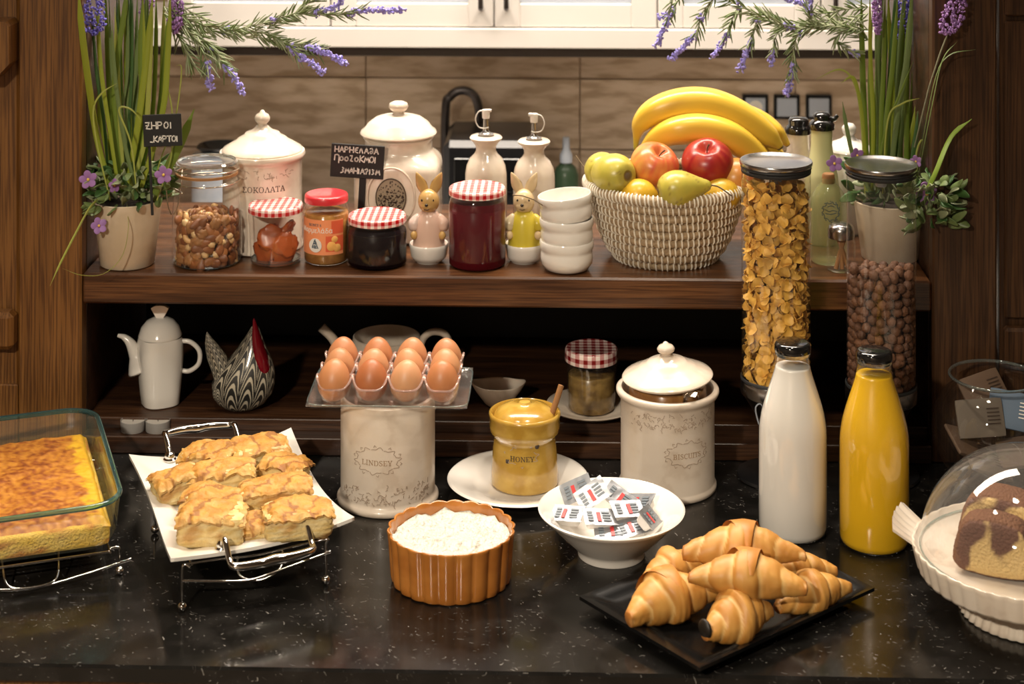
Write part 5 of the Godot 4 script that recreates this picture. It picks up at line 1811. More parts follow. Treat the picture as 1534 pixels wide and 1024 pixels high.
# ---------------------------------------------------------------- under the shelf
func build_niche_things() -> void:
	var p: Vector3
	var k: float
	var t: Node3D
	var m: MB
	# tall white pitcher
	p = on(240, 604, LEDGE)
	k = kk(p)
	t = thing("coffee_pot", "tall white china coffee pot with fan-shaped knob under the shelf", "pot", p + Vector3(0, 0.0003, 0))
	m = MB.new()
	var rows := []
	for q in [[0, 0], [24, 0], [27, 2], [29, 20], [31.5, 50], [33, 75], [32.5, 92], [30.5, 101]]:
		var row := []
		for j in 48:
			var a := TAU * j / 48.0 + 0.5
			var e := 0.72
			row.append(Vector3(signf(cos(a)) * pow(absf(cos(a)), e), 0, signf(sin(a)) * pow(absf(sin(a)), e)).rotated(Vector3.UP, 0.5) * q[0] * k + Vector3(0, q[1] * k, 0))
		rows.append(row)
	m.grid(rows, 1, true)
	part("body", m, M.white_ceramic, t)
	var lid := part("lid", lathe([[29, 100.5], [32, 101], [32.5, 103], [31, 106], [28, 115], [20, 124], [10, 128.5], [0, 129]], k, 40), M.white_ceramic, t)
	m = MB.new()
	m.prism(PackedVector2Array([Vector2(-4, 126) * k, Vector2(4, 126) * k, Vector2(13.5, 143) * k, Vector2(7, 146.5) * k, Vector2(0, 147) * k, Vector2(-7, 146.5) * k, Vector2(-13.5, 143) * k]), -3.5 * k, 3.5 * k)
	part("knob", m, M.white_ceramic, lid)
	m = MB.new()
	m.tube(curve([Vector3(-27, 50, 0) * k, Vector3(-35, 68, 0) * k, Vector3(-44, 88, 0) * k, Vector3(-54, 98, 0) * k, Vector3(-64, 101, 0) * k], 6), PackedFloat32Array([]) if false else [22 * k, 21 * k, 19.5 * k, 18 * k, 16.2 * k, 14.4 * k, 12.4 * k, 10.6 * k, 10 * k, 9.4 * k, 8.8 * k, 8.2 * k, 7.7 * k, 7.2 * k, 6.6 * k, 6.1 * k, 5.6 * k, 5.2 * k, 4.8 * k, 4.3 * k, 3.9 * k, 3.6 * k, 3.3 * k, 3.0 * k, 2.8 * k], 16)
	part("spout", m, M.white_ceramic, t)
	m = MB.new()
	m.tube(curve([Vector3(30, 94, 0) * k, Vector3(46, 92, 0) * k, Vector3(59, 79, 0) * k, Vector3(58, 60, 0) * k, Vector3(44, 49, 0) * k, Vector3(30, 50, 0) * k], 6), 3.6 * k, 10)
	part("handle", m, M.white_ceramic, t)
	rooster()
	# tealights
	var tl := ["unlit tealight in its tin cup, the one below the coffee pot's left side", "unlit tealight in its tin cup, the one nearer the pastry plate handle"]
	var tx := [199.0, 236.5]
	for i in 2:
		p = on(tx[i], 644, STEP)
		k = kk(p)
		p.z = minf(p.z, -0.018)
		t = thing("tealight", tl[i], "candle", p + Vector3(0, 0.0003, 0), 0.0, "tealights on the step")
		part("cup", lathe([[0, 0], [17.5, 0], [18, 1], [18.5, 15.5], [17.8, 15.8], [17.3, 12.5], [0, 12.5]], k, 36), M.tealight_cup, t)
		part("wax", lathe([[0, 12.6], [17.2, 12.6], [16.9, 13.6], [0, 13.2]], k, 32), M.wax, t)
		m = MB.new()
		m.tube([Vector3(0, 12, 0) * k, Vector3(0.5, 15.5, 0) * k], 0.6 * k, 5)
		part("wick", m, M.ink, t)
	# teapot without a lid, behind the eggs
	p = on(579, 557, LEDGE)
	k = kk(p)
	t = thing("teapot", "open pale stoneware teapot standing behind the egg tray", "teapot", p + Vector3(0, 0.0003, 0))
	part("body", lathe([[0, 0], [38, 0], [46, 6], [54, 18], [55, 30], [53, 42], [50.5, 50], [50, 54], [48, 55], [47, 52], [49, 42], [50, 30], [42, 10], [0, 6]], k, 56), M.canister_ceramic, t)
	m = MB.new()
	m.tube(curve([Vector3(-44, 12, 0) * k, Vector3(-66, 24, 0) * k, Vector3(-80, 48, 0) * k, Vector3(-98, 66, 0) * k], 5), [10 * k, 10 * k, 9.6 * k, 9.2 * k, 8.8 * k, 8.5 * k, 8.2 * k, 7.9 * k, 7.6 * k, 7.3 * k, 7.1 * k, 6.9 * k, 6.8 * k, 6.8 * k, 7 * k, 7.2 * k], 14)
	part("spout", m, M.canister_ceramic, t)
	m = MB.new()
	m.tube(curve([Vector3(50, 36, 0) * k, Vector3(56, 52, 0) * k, Vector3(70, 61, 0) * k, Vector3(88, 57, 0) * k, Vector3(94, 40, 0) * k, Vector3(84, 22, 0) * k, Vector3(50, 12, 0) * k], 6), 5.4 * k, 12)
	part("handle", m, M.canister_ceramic, t)
	# boat-shaped bowl
	p = on(746, 606, LEDGE)
	k = kk(p)
	t = thing("sauce_boat", "small pale boat-shaped dish left of the honey pot", "dish", p + Vector3(0, 0.0003, 0))
	m = MB.new()
	rows = []
	for q in [[0, 0, 0.2], [16, 0, 0.2], [20, 3, 0.3], [31, 18, 0.7], [37, 30, 1.0], [36, 31.5, 1.0], [34, 29, 1.0], [26, 14, 0.7], [14, 6, 0.3], [0, 5, 0.2]]:
		var row := []
		for j in 48:
			var a := TAU * j / 48.0
			var pt = 1.0 + 0.14 * q[2] * pow(absf(cos(a)), 8)
			row.append(Vector3(cos(a) * q[0] * pt, q[1] + 5.0 * q[2] * pow(absf(cos(a)), 6), sin(a) * q[0] * (1.0 - 0.25 * q[2])) * k)
		rows.append(row)
	m.grid(rows, 1, true)
	part("bowl", m, M.canister_ceramic, t)
	# gingham jar on a saucer
	p = on(886, 617, LEDGE)
	k = kk(p)
	t = thing("saucer", "pale saucer under the dim gingham-lidded jar", "saucer", p + Vector3(0, 0.0003, 0))
	part("dish", lathe([[0, 0], [34, 0], [36, 3], [52, 6], [66, 11], [67.5, 13], [65, 13.5], [50, 8.5], [36, 5], [0, 4.5]], k, 56), M.canister_ceramic, t)
	p += Vector3(0, 5.0 * k, 0.0)
	t = thing("preserve_jar", "dim faceted jar of olive-brown preserve with gingham lid under the shelf", "jar", p)
	m = MB.new()
	rows = []
	for q in [[0, 0.3], [30, 0.3], [34, 3], [36, 12], [37, 50], [38, 72], [37, 82]]:
		var row := []
		for j in 60:
			var a := TAU * j / 60.0
			var fc := cos(PI / 10) / cos(fmod(a, TAU / 10) - PI / 10)
			var e := 1.0 if q[1] > 60 else lerpf(1.0, fc, 0.8)
			row.append(Vector3(cos(a) * q[0] * e, q[1], sin(a) * q[0] * e) * k)
		rows.append(row)
	m.grid(rows, 1, true)
	part("glass", m, M.glass, t)
	part("contents", lathe(cover_fill(34.5, 1.2, 54), k, 40), M.preserve_olive, t)
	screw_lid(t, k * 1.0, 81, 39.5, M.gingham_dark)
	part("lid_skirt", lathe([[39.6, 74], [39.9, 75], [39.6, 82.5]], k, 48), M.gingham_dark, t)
	canisters()
	eggs()
	honey()

func rooster() -> void:
	var p := on(364, 612, LEDGE)
	var k := kk(p)
	var t := thing("glass_rooster", "black and cream feather-patterned glass rooster with red back under the shelf", "figurine", p + Vector3(0, 0.0003, 0))
	# the feathered glass pattern is computed: pale scalloped arcs combed in columns on black
	var im := Image.create(512, 256, false, Image.FORMAT_RGB8)
	for y in 256:
		for x in 512:
			var u := fmod(x / 512.0 * 12.0, 1.0) - 0.5
			var v := y / 256.0 * 10.0
			var f := fposmod(v + 9.0 * u * u + 0.3 * sin(x * 0.05), 1.0)
			var on_ := f < 0.40 and absf(u) < 0.47
			var g := lin(0.48, 0.43, 0.33) if on_ else lin(0.012, 0.011, 0.010)
			im.set_pixel(x, y, g)
	var fm := mat("feather_glass", Color(1, 1, 1), 0.08)
	fm.albedo_texture = ImageTexture.create_from_image(im)
	fm.clearcoat_enabled = true
	var m := MB.new()
	var rows := []
	# an egg-shaped body whose axis leans to the right and runs up into the tail
	var line := [[-4, 0, 12], [-4, 2, 24], [-3, 10, 36], [-1, 24, 45], [1, 40, 47], [5, 56, 43], [10, 72, 34], [13, 86, 25], [15, 100, 17], [17, 112, 11], [18, 122, 6], [18, 127, 0.5]]
	for q in line:
		var row := []
		for j in 40:
			var a := TAU * j / 40.0
			row.append(Vector3(q[0] + cos(a) * q[2], q[1], sin(a) * q[2] * 0.72) * k)
		rows.append(row)
	m.grid(rows, 1, true)
	part("body", m, fm, t)
	m = MB.new()
	rows = []
	for q in [[33, 52, 10], [31, 66, 12.5], [27, 82, 11.5], [23, 98, 9], [20.5, 112, 6.5], [19, 124, 4], [17.5, 134, 2.0], [17, 137, 0.3]]:
		var row := []
		for j in 24:
			var a := TAU * j / 24.0
			row.append(Vector3(q[0] + cos(a) * q[2], q[1], 4.0 + sin(a) * q[2] * 1.5) * k)
		rows.append(row)
	m.grid(rows, 1, true)
	part("tail", m, M.rooster_red, t)
	# head and neck at the left: a fan-shaped lobe with pointed comb
	m = MB.new()
	rows = []
	for q in [[-22, 34, 20, 15], [-27, 48, 15, 12], [-32, 62, 14, 11], [-38, 78, 14, 8], [-45, 92, 10, 6], [-51, 104, 5, 4], [-54, 113, 1, 1]]:
		var row := []
		for j in 24:
			var a := TAU * j / 24.0
			row.append(Vector3(q[0] + cos(a) * q[2], q[1] + cos(a) * 4.0, 6.0 + sin(a) * q[3]) * k)
		rows.append(row)
	m.grid(rows, 1, true)
	part("head", m, fm, t)
	m = MB.new()
	m.ball(Vector3(-30, 28, 14) * k, Vector3(13, 15, 11) * k, 20, 12)
	part("breast_drop", m, fm, t)

func ornament(cx: float, cy: float, rx: float, ry: float) -> Array:     # the printed scroll frame round a name
	var out := []
	for seg in 10:
		var l := []
		for i in 9:
			var a := TAU * (seg + i / 9.0) / 10.0
			var w := 1.0 + 0.10 * sin(a * 10.0) - 0.05 * cos(a * 20.0)
			l.append(Vector2(cx + cos(a) * rx * w, cy + sin(a) * ry * w))
		out.append(l)
		var a2 := TAU * (seg + 0.5) / 10.0
		var c := Vector2(cx + cos(a2) * rx * 1.12, cy + sin(a2) * ry * 1.16)
		out.append([c, c + Vector2(cos(a2 + 0.9), sin(a2 + 0.9)) * rx * 0.10, c + Vector2(cos(a2 + 1.8), sin(a2 + 1.8)) * rx * 0.12])
	return out

func canisters() -> void:
	var p := on(581, 745, TOP)
	var k := kk(p)
	var t := thing("canister", "pale ceramic canister with a printed name, carrying the egg tray", "canister", p + Vector3(0, 0.0003, 0))
	var h := 0.149 / k
	part("body", lathe([[0, 0], [74, 0], [76, 2], [76, 7], [73.5, 10], [71, 12], [70.5, 16], [70.5, h - 16], [69.5, h - 13], [70.5, h - 9], [70.5, h - 1], [69, h], [66, h], [66, 10], [0, 10]], k, 64), M.canister_ceramic, t)
	part("lettering", wrapped(words("LINDSEY", serif, 7.6 * k, 0.0003, 1.05), 70.6 * k, 79 * k, -0.14), M.sepia_ink, t)
	part("ornament_print", wrapped(strokes(ornament(0, 82 * k, 33 * k, 18 * k), 0.9 * k, 0.0003).done(), 70.6 * k, 0, -0.14), M.speckle_print, t)
	speckles(t, k, 70.6, 18, 44, -1.1, 1.1, 110, 12)
	# biscuits
	p = on(1000, 727, TOP)
	k = kk(p)
	t = thing("canister", "pale ceramic biscuit canister with its lid propped up on a glass jar", "canister", p + Vector3(0, 0.0003, 0))
	part("body", lathe([[0, 0], [71, 0], [73, 2], [73, 7], [71, 9.5], [70, 12], [70, 132], [71, 136], [75, 139], [77, 143], [76.5, 147], [73.5, 149], [69, 148.5], [66.5, 144], [66, 60], [0, 60]], k, 64), M.canister_ceramic, t)
	part("lettering", wrapped(words("BISCUITS", serif, 7.4 * k, 0.0003, 1.02), 70.1 * k, 70 * k, 0.385), M.sepia_ink, t)
	part("ornament_print", wrapped(strokes(ornament(0, 73 * k, 31 * k, 17 * k), 0.9 * k, 0.0003).done(), 70.1 * k, 0, 0.385), M.speckle_print, t)
	speckles(t, k, 70.1, 108, 130, -0.9, 1.1, 90, 14)
	canister_lid(t, k, 163, 67, Basis(Vector3(0, 0, 1), 0.06) * Basis(Vector3.RIGHT, 0.03) * Basis().scaled(Vector3(1, 0.86, 1)))
	var j := thing("inner_jar", "clip-top jar of brown spread standing inside the biscuit canister", "jar", p + Vector3(0, 61 * k, 0))
	part("contents", lathe(cover_fill(57.5, 0.5, 92), k, 48), M.preserve_brown, j)
	part("glass", lathe([[58, 0.3], [59.5, 3], [59.5, 88], [57, 93], [57, 97]], k, 48), M.glass, j)
	var m := MB.new()
	m.tube(curve([Vector3(24, 80, 56) * k, Vector3(22, 92, 60) * k, Vector3(24, 99, 62) * k, Vector3(38, 100, 56) * k, Vector3(46, 98, 48) * k], 5), 1.1 * k, 6)
	m.tube(curve([Vector3(20, 82, 57) * k, Vector3(21, 96, 61.5) * k], 4), 1.1 * k, 6)
	m.tube(curve([Vector3(43, 80, 46) * k, Vector3(42, 90, 50) * k, Vector3(40, 97, 54) * k], 4), 1.1 * k, 6)
	m.cbox(Vector3(30, 98.5, 60) * k, Vector3(20, 1.2, 9) * k, 0.0003, Basis(Vector3.UP, -0.5) * Basis(Vector3.RIGHT, 0.5))
	part("clip", m, M.brass_wire, j)

func eggs() -> void:
	var c := on(578.5, 587, TOP + 0.1495)
	var f := Vector3(-sin(0.0), 0, 1)
	var plane := TOP + 0.1495
	var front := on(578.5, 616, plane)
	var back := front + Vector3(0, 0, -0.155)
	var o := (front + back) * 0.5
	o.y = plane + 0.0004
	var t := thing("egg_tray", "clear plastic egg tray with scalloped cups balanced on the pale canister", "tray", o)
	var m := MB.new()
	m.sheet(func(u, v):
		var e := maxf(absf(u), absf(v))
		var lip := 0.0045 * smoothstep(0.93, 1.0, e)
		return Vector3(u * 0.112, 0.0025 + lip, v * 0.0775), 30, 24, 0.0022)
	part("base", m, M.clear_plastic, t)
	m = MB.new()
	var rim := []
	for i in 60:
		var a := TAU * i / 60.0
		var e := 0.18
		rim.append(Vector3(signf(cos(a)) * pow(absf(cos(a)), e) * 0.1125, 0.0068, signf(sin(a)) * pow(absf(sin(a)), e) * 0.078))
	m.tube(rim, 0.0011, 6, true)
	part("rim", m, M.thick_glass, t)
	var names := ["left end", "second from the left", "third from the left", "right end"]
	var rown := ["front", "middle", "back"]
	var cols := [[Color(0.50, 0.215, 0.09), Color(0.40, 0.135, 0.05), Color(0.60, 0.31, 0.155), Color(0.48, 0.19, 0.075)], [Color(0.52, 0.24, 0.11), Color(0.55, 0.27, 0.13), Color(0.55, 0.26, 0.12), Color(0.55, 0.26, 0.12)], [Color(0.52, 0.22, 0.10), Color(0.47, 0.19, 0.08), Color(0.53, 0.24, 0.11), Color(0.50, 0.22, 0.10)]]
	var g := RandomNumberGenerator.new()
	g.seed = 2
	var egg := MB.new()
	egg.tint(Color(1, 1, 1))
	egg.ball(Vector3.ZERO, Vector3(0.0228, 0.0288, 0.0228), 32, 22, Basis(), func(q): return Vector3(q.x * (1.0 - 0.13 * q.y - 0.03 * q.y * q.y), q.y, q.z * (1.0 - 0.13 * q.y - 0.03 * q.y * q.y)))
	var em := egg.done()
	for r in 3:
		for i in 4:
			var pos := Vector3((i - 1.5) * 0.0503, 0.0, 0.046 - r * 0.046)
			# cup
			var cup := MB.new()
			var rows := []
			for y in 7:
				var row := []
				for j in 40:
					var a := TAU * j / 40.0
					var hh := 0.0265 + 0.0065 * cos(2.0 * a) + 0.0025 * cos(4.0 * a)
					var fy := y / 6.0
					var rr := 0.0135 + 0.0112 * pow(fy, 0.55)
					row.append(Vector3(cos(a) * rr, 0.003 + hh * fy, sin(a) * rr))
				rows.append(row)
			cup.grid(rows, 1, true)
			var cp := part("cup", cup, M.clear_plastic, t, pos)
			var cr := MB.new()
			var edge := []
			for j in 40:
				edge.append(rows[6][j])
			cr.tube(edge, 0.0016, 8, true)
			part("cup_edge", cr, M.tray_edge, cp)
			var ow := []
			for row in rows:
				var o3 := []
				for q in row:
					o3.append(q + Vector3(q.x, 0, q.z).normalized() * 0.0018)
				ow.append(o3)
			var outer := MB.new()
			outer.grid(ow, 1, true)
			part("cup_wall", outer, M.clear_plastic, cp)
			var col: Color = cols[r][i]
			var key := "egg_%d_%d" % [r, i]
			var mt := mat(key, col.linear_to_srgb(), 0.42)
			mt.subsurf_scatter_enabled = true
			mt.subsurf_scatter_strength = 0.12
			solo("egg", em, mt, o + pos + Vector3(g.randfn(0, 0.0008), 0.0318, g.randfn(0, 0.0008)), "brown egg in the %s row of the clear tray, %s" % [rown[r], names[i]], "egg", "brown eggs in the tray", Basis(Vector3(0, 0, 1), g.randfn(0, 0.06)) * Basis(Vector3.RIGHT, g.randfn(0, 0.06)))

func honey() -> void:
	var p := on(776, 733, TOP)
	var k := kk(p)
	var t := thing("plate", "wide rimmed pale plate under the yellow honey pot", "plate", p + Vector3(0, 0.0003, 0))
	part("dish", lathe([[0, 0], [58, 0], [60, 3], [68, 8], [102, 16], [106, 18], [104, 20], [100, 19.5], [68, 11.5], [60, 6.5], [0, 6]], k, 72), M.white_ceramic, t)
	p = on(786, 729, TOP)
	p.y += 6.4 * k
	t = thing("honey_pot", "yellow glazed lidded honey pot with wooden dipper on a pale plate", "pot", p)
	part("body", lathe([[0, 0], [47, 0], [50, 2], [51, 5], [50.5, 20], [48.5, 45], [46.5, 66], [46, 72], [49, 76], [52, 80], [53, 88], [52.5, 98], [54, 103], [53.5, 107], [51, 108.5], [48.5, 106], [47.5, 98], [0, 92]], k, 56), M.honey_glaze, t)
	part("lid", lathe([[47.5, 99], [46.8, 102], [44, 107], [36, 113], [24, 117], [12, 118], [9, 120], [8, 122], [0, 123]], k, 48), M.honey_glaze, t)
	part("lettering", wrapped(words("HONEY", serif, 7.6 * k, 0.0003, 1.0), 49.2 * k, 54 * k, -0.06), M.ink, t)
	part("ornament_print", wrapped(strokes(ornament(0, 58 * k, 24 * k, 13 * k).slice(0, 20, 3), 0.8 * k, 0.0003).done(), 49.3 * k, 0, -0.08), M.speckle_print, t)
	for q in [[0.42, 70.0, 46.6], [-0.52, 48.0, 48.6]]:
		var b := MB.new()
		var c := Vector3(sin(q[0]) * q[2], q[1], cos(q[0]) * q[2]) * k
		b.ball(c, Vector3(3.2, 2.6, 1.2) * k, 10, 6)
		b.ball(c + Vector3(2.2, 2.2, 0) * k, Vector3(2.0, 1.4, 0.8) * k, 8, 5)
		b.ball(c + Vector3(-1.4, 2.4, 0) * k, Vector3(1.9, 1.3, 0.8) * k, 8, 5)
		part("bee_print", b, M.ink, t)
	var d := thing("honey_dipper", "brown wooden honey dipper handle leaning out of the yellow pot", "dipper", p)
	var m := MB.new()
	m.tube([Vector3(36, 92, 8) * k, Vector3(46, 120, 4) * k, Vector3(55, 147, 0) * k], 4.6 * k, 10)
	part("handle", m, M.dipper_wood, d)
	m = MB.new()
	m.ball(Vector3(34, 86.5, 9) * k, Vector3(9, 8, 9) * k, 14, 8)
	part("head", m, M.dipper_wood, d)


# ---------------------------------------------------------------- on the counter
func wire(m: MB, pts: Array, r := 0.0017) -> void:
	m.tube(pts, r, 8)

func build_counter_things() -> void:
	casserole()
	pastry_plate()
	cream_dish()
	butter_bowl()
	croissants()

func rrect(hx: float, hz: float, r: float, per := 8) -> Array:      # a rounded rectangle, as a ring of points
	var out := []
	for q in [[1, 1, 0.0], [-1, 1, PI / 2], [-1, -1, PI], [1, -1, PI * 1.5]]:
		for i in per + 1:
			var a: float = q[2] + PI / 2 * i / per
			out.append(Vector3(q[0] * (hx - r) + cos(a) * r, 0, q[1] * (hz - r) + sin(a) * r))
	return out

func loft(rows: Array, mode := 1) -> MB:       # rows of [hx, hz, corner, y]
	var m := MB.new()
	var rr := []
	for q in rows:
		var ring := rrect(q[0], q[1], q[2])
		for i in ring.size():
			ring[i].y = q[3]
		rr.append(ring)
	m.grid(rr, mode, true)
	return m

func casserole() -> void:
	# centre of the dish on the counter, its long side leading away and to the left
	var c := CAM + FWD * 2.449 + RIGHT * (-0.665)
	c.y = TOP
	var turn := 0.332 + YAW
	var t := thing("baking_dish", "rectangular glass baking dish on a wire stand at the left", "dish", c + Vector3(0, 0.033, 0), turn)
	var hx := 0.118
	var hz := 0.178
	part("glass", loft([[0.001, 0.001, 0.0005, 0.0], [hx - 0.026, hz - 0.026, 0.03, 0.0], [hx - 0.014, hz - 0.014, 0.036, 0.004], [hx - 0.008, hz - 0.008, 0.04, 0.016], [hx - 0.003, hz - 0.003, 0.045, 0.06]]), M.dish_glass, t)
	part("inner_glass", loft([[hx - 0.016, hz - 0.016, 0.036, 0.012], [hx - 0.012, hz - 0.012, 0.04, 0.022], [hx - 0.007, hz - 0.007, 0.043, 0.06]], -1), M.dish_glass, t)
	var rim := rrect(hx - 0.0035, hz - 0.0035, 0.046)
	for i in rim.size():
		rim[i].y = 0.0625
	var m := MB.new()
	m.tube(rim, 0.0036, 10, true)
	part("rim", m, M.rim_glass, t)
	# the bake inside is a thing of its own
	var nz := FastNoiseLite.new()
	nz.frequency = 26.0
	nz.fractal_octaves = 4
	var n2 := FastNoiseLite.new()
	n2.frequency = 90.0
	n2.fractal_octaves = 3
	n2.seed = 9
	var b := thing("custard_bake", "golden browned custard bake filling the glass dish", "bake", c + Vector3(0, 0.0335, 0), turn)
	var half := Vector3(hx - 0.017, 0.0162, hz - 0.02)
	m = MB.new()
	m.rbox(Vector3(0, 0.0167, 0), half, 0.010, 16, null, func(q): return Color(0.66, 0.40, 0.03).lerp(Color(0.68, 0.48, 0.12), clampf(0.5 + n2.get_noise_3dv(q * 0.5), 0, 1)).lerp(Color(0.42, 0.15, 0.02), clampf(nz.get_noise_3dv(Vector3(q.x * 0.6, q.y * 1.4 + 3.0, q.z * 0.6)) * 4.0 - 0.6, 0, 0.9)).lerp(Color(0.05, 0.02, 0.01), clampf(n2.get_noise_3dv(q * 0.7) * 8.0 - 4.0, 0, 0.8)))
	m.tinted = true
	part("custard", m, M.crumb, b)
	m = MB.new()
	m.tinted = true
	var rows := []
	var cols := []
	for i in 131:
		var row := []
		var cr := []
		for j in 91:
			var u := j / 45.0 - 1.0
			var v := i / 65.0 - 1.0
			var pp := Vector3(u * (half.x - 0.001), 0, v * (half.z - 0.001))
			var e := maxf(absf(u), absf(v))
			var hgt := 0.037 + 0.0022 * nz.get_noise_3dv(pp) + 0.0012 * n2.get_noise_3dv(pp) - 0.010 * smoothstep(0.90, 1.0, e)
			var s := 0.5 + 0.5 * nz.get_noise_3dv(pp * 0.9) + 0.75 * n2.get_noise_3dv(pp * 0.9)
			var col := Color(0.50, 0.20, 0.025).lerp(Color(0.29, 0.078, 0.012), clampf(s * 1.9 - 0.5, 0, 1)).lerp(Color(0.17, 0.042, 0.01), clampf(s * 2.6 - 1.8, 0, 0.85))
			# the right side stayed pale yellow
			col = col.lerp(Color(0.70, 0.40, 0.02), smoothstep(0.70, 0.84, u + 0.25 * nz.get_noise_3dv(pp * 1.3)) * 0.95)
			col = col.lerp(Color(0.60, 0.27, 0.035), clampf((0.30 - s) * 1.6, 0, 0.5))
			row.append(Vector3(pp.x, hgt, pp.z))
			cr.append(col)
		rows.append(row)
		cols.append(cr)
	m.grid(rows, 0, false, cols)
	if m.n[20].y < 0:
		m._flip(0, 90)
	part("crust", m, M.baked, b)
	# wire stand
	var w := thing("wire_stand", "chrome wire stand carrying the glass baking dish", "stand", c, turn)
	var legs := [Vector3(hx - 0.012, 0, hz - 0.012), Vector3(hx - 0.012, 0, -hz + 0.05), Vector3(-hx + 0.012, 0, hz - 0.012), Vector3(-hx + 0.012, 0, -hz + 0.05)]
	m = MB.new()
	for s in [1.0, -1.0]:
		var z = (hz - 0.004) * s if s > 0 else -hz + 0.046
		wire(m, curve([Vector3(hx + 0.006, 0.022, z), Vector3(hx * 0.5, 0.012, z + 0.004 * s), Vector3(0, 0.006, z + 0.006 * s), Vector3(-hx * 0.5, 0.012, z + 0.004 * s), Vector3(-hx - 0.006, 0.022, z)], 6))
		wire(m, curve([Vector3(hx * 0.3, 0.031, z - 0.03 * s), Vector3(hx * 0.25, 0.012, z + 0.002), Vector3(0, 0.008, z + 0.008 * s), Vector3(-hx * 0.25, 0.012, z + 0.002), Vector3(-hx * 0.3, 0.031, z - 0.03 * s)], 6), 0.0014)
		wire(m, [Vector3(hx - 0.02, 0.031, z - 0.01 * s), Vector3(-hx + 0.02, 0.031, z - 0.01 * s)])
	for s in [1.0, -1.0]:
		wire(m, [Vector3((hx - 0.02) * s, 0.031, hz - 0.01), Vector3((hx - 0.02) * s, 0.031, -hz + 0.04)])
	part("frame", m, M.chrome, w)
	for q in legs:
		m = MB.new()
		var s := signf(q.x)
		wire(m, curve([q + Vector3(0.004 * s, 0.006, 0), q + Vector3(0.004 * s, 0.03, 0), q + Vector3(0.002 * s, 0.036, 0), q + Vector3(-0.008 * s, 0.036, 0)], 4))
		var lg := part("leg", m, M.chrome, w)
		m = MB.new()
		m.ball(q + Vector3(0.004 * s, 0.0058, 0), Vector3(1, 1, 1) * 0.0056, 14, 10)
		part("ball_foot", m, M.chrome, lg)

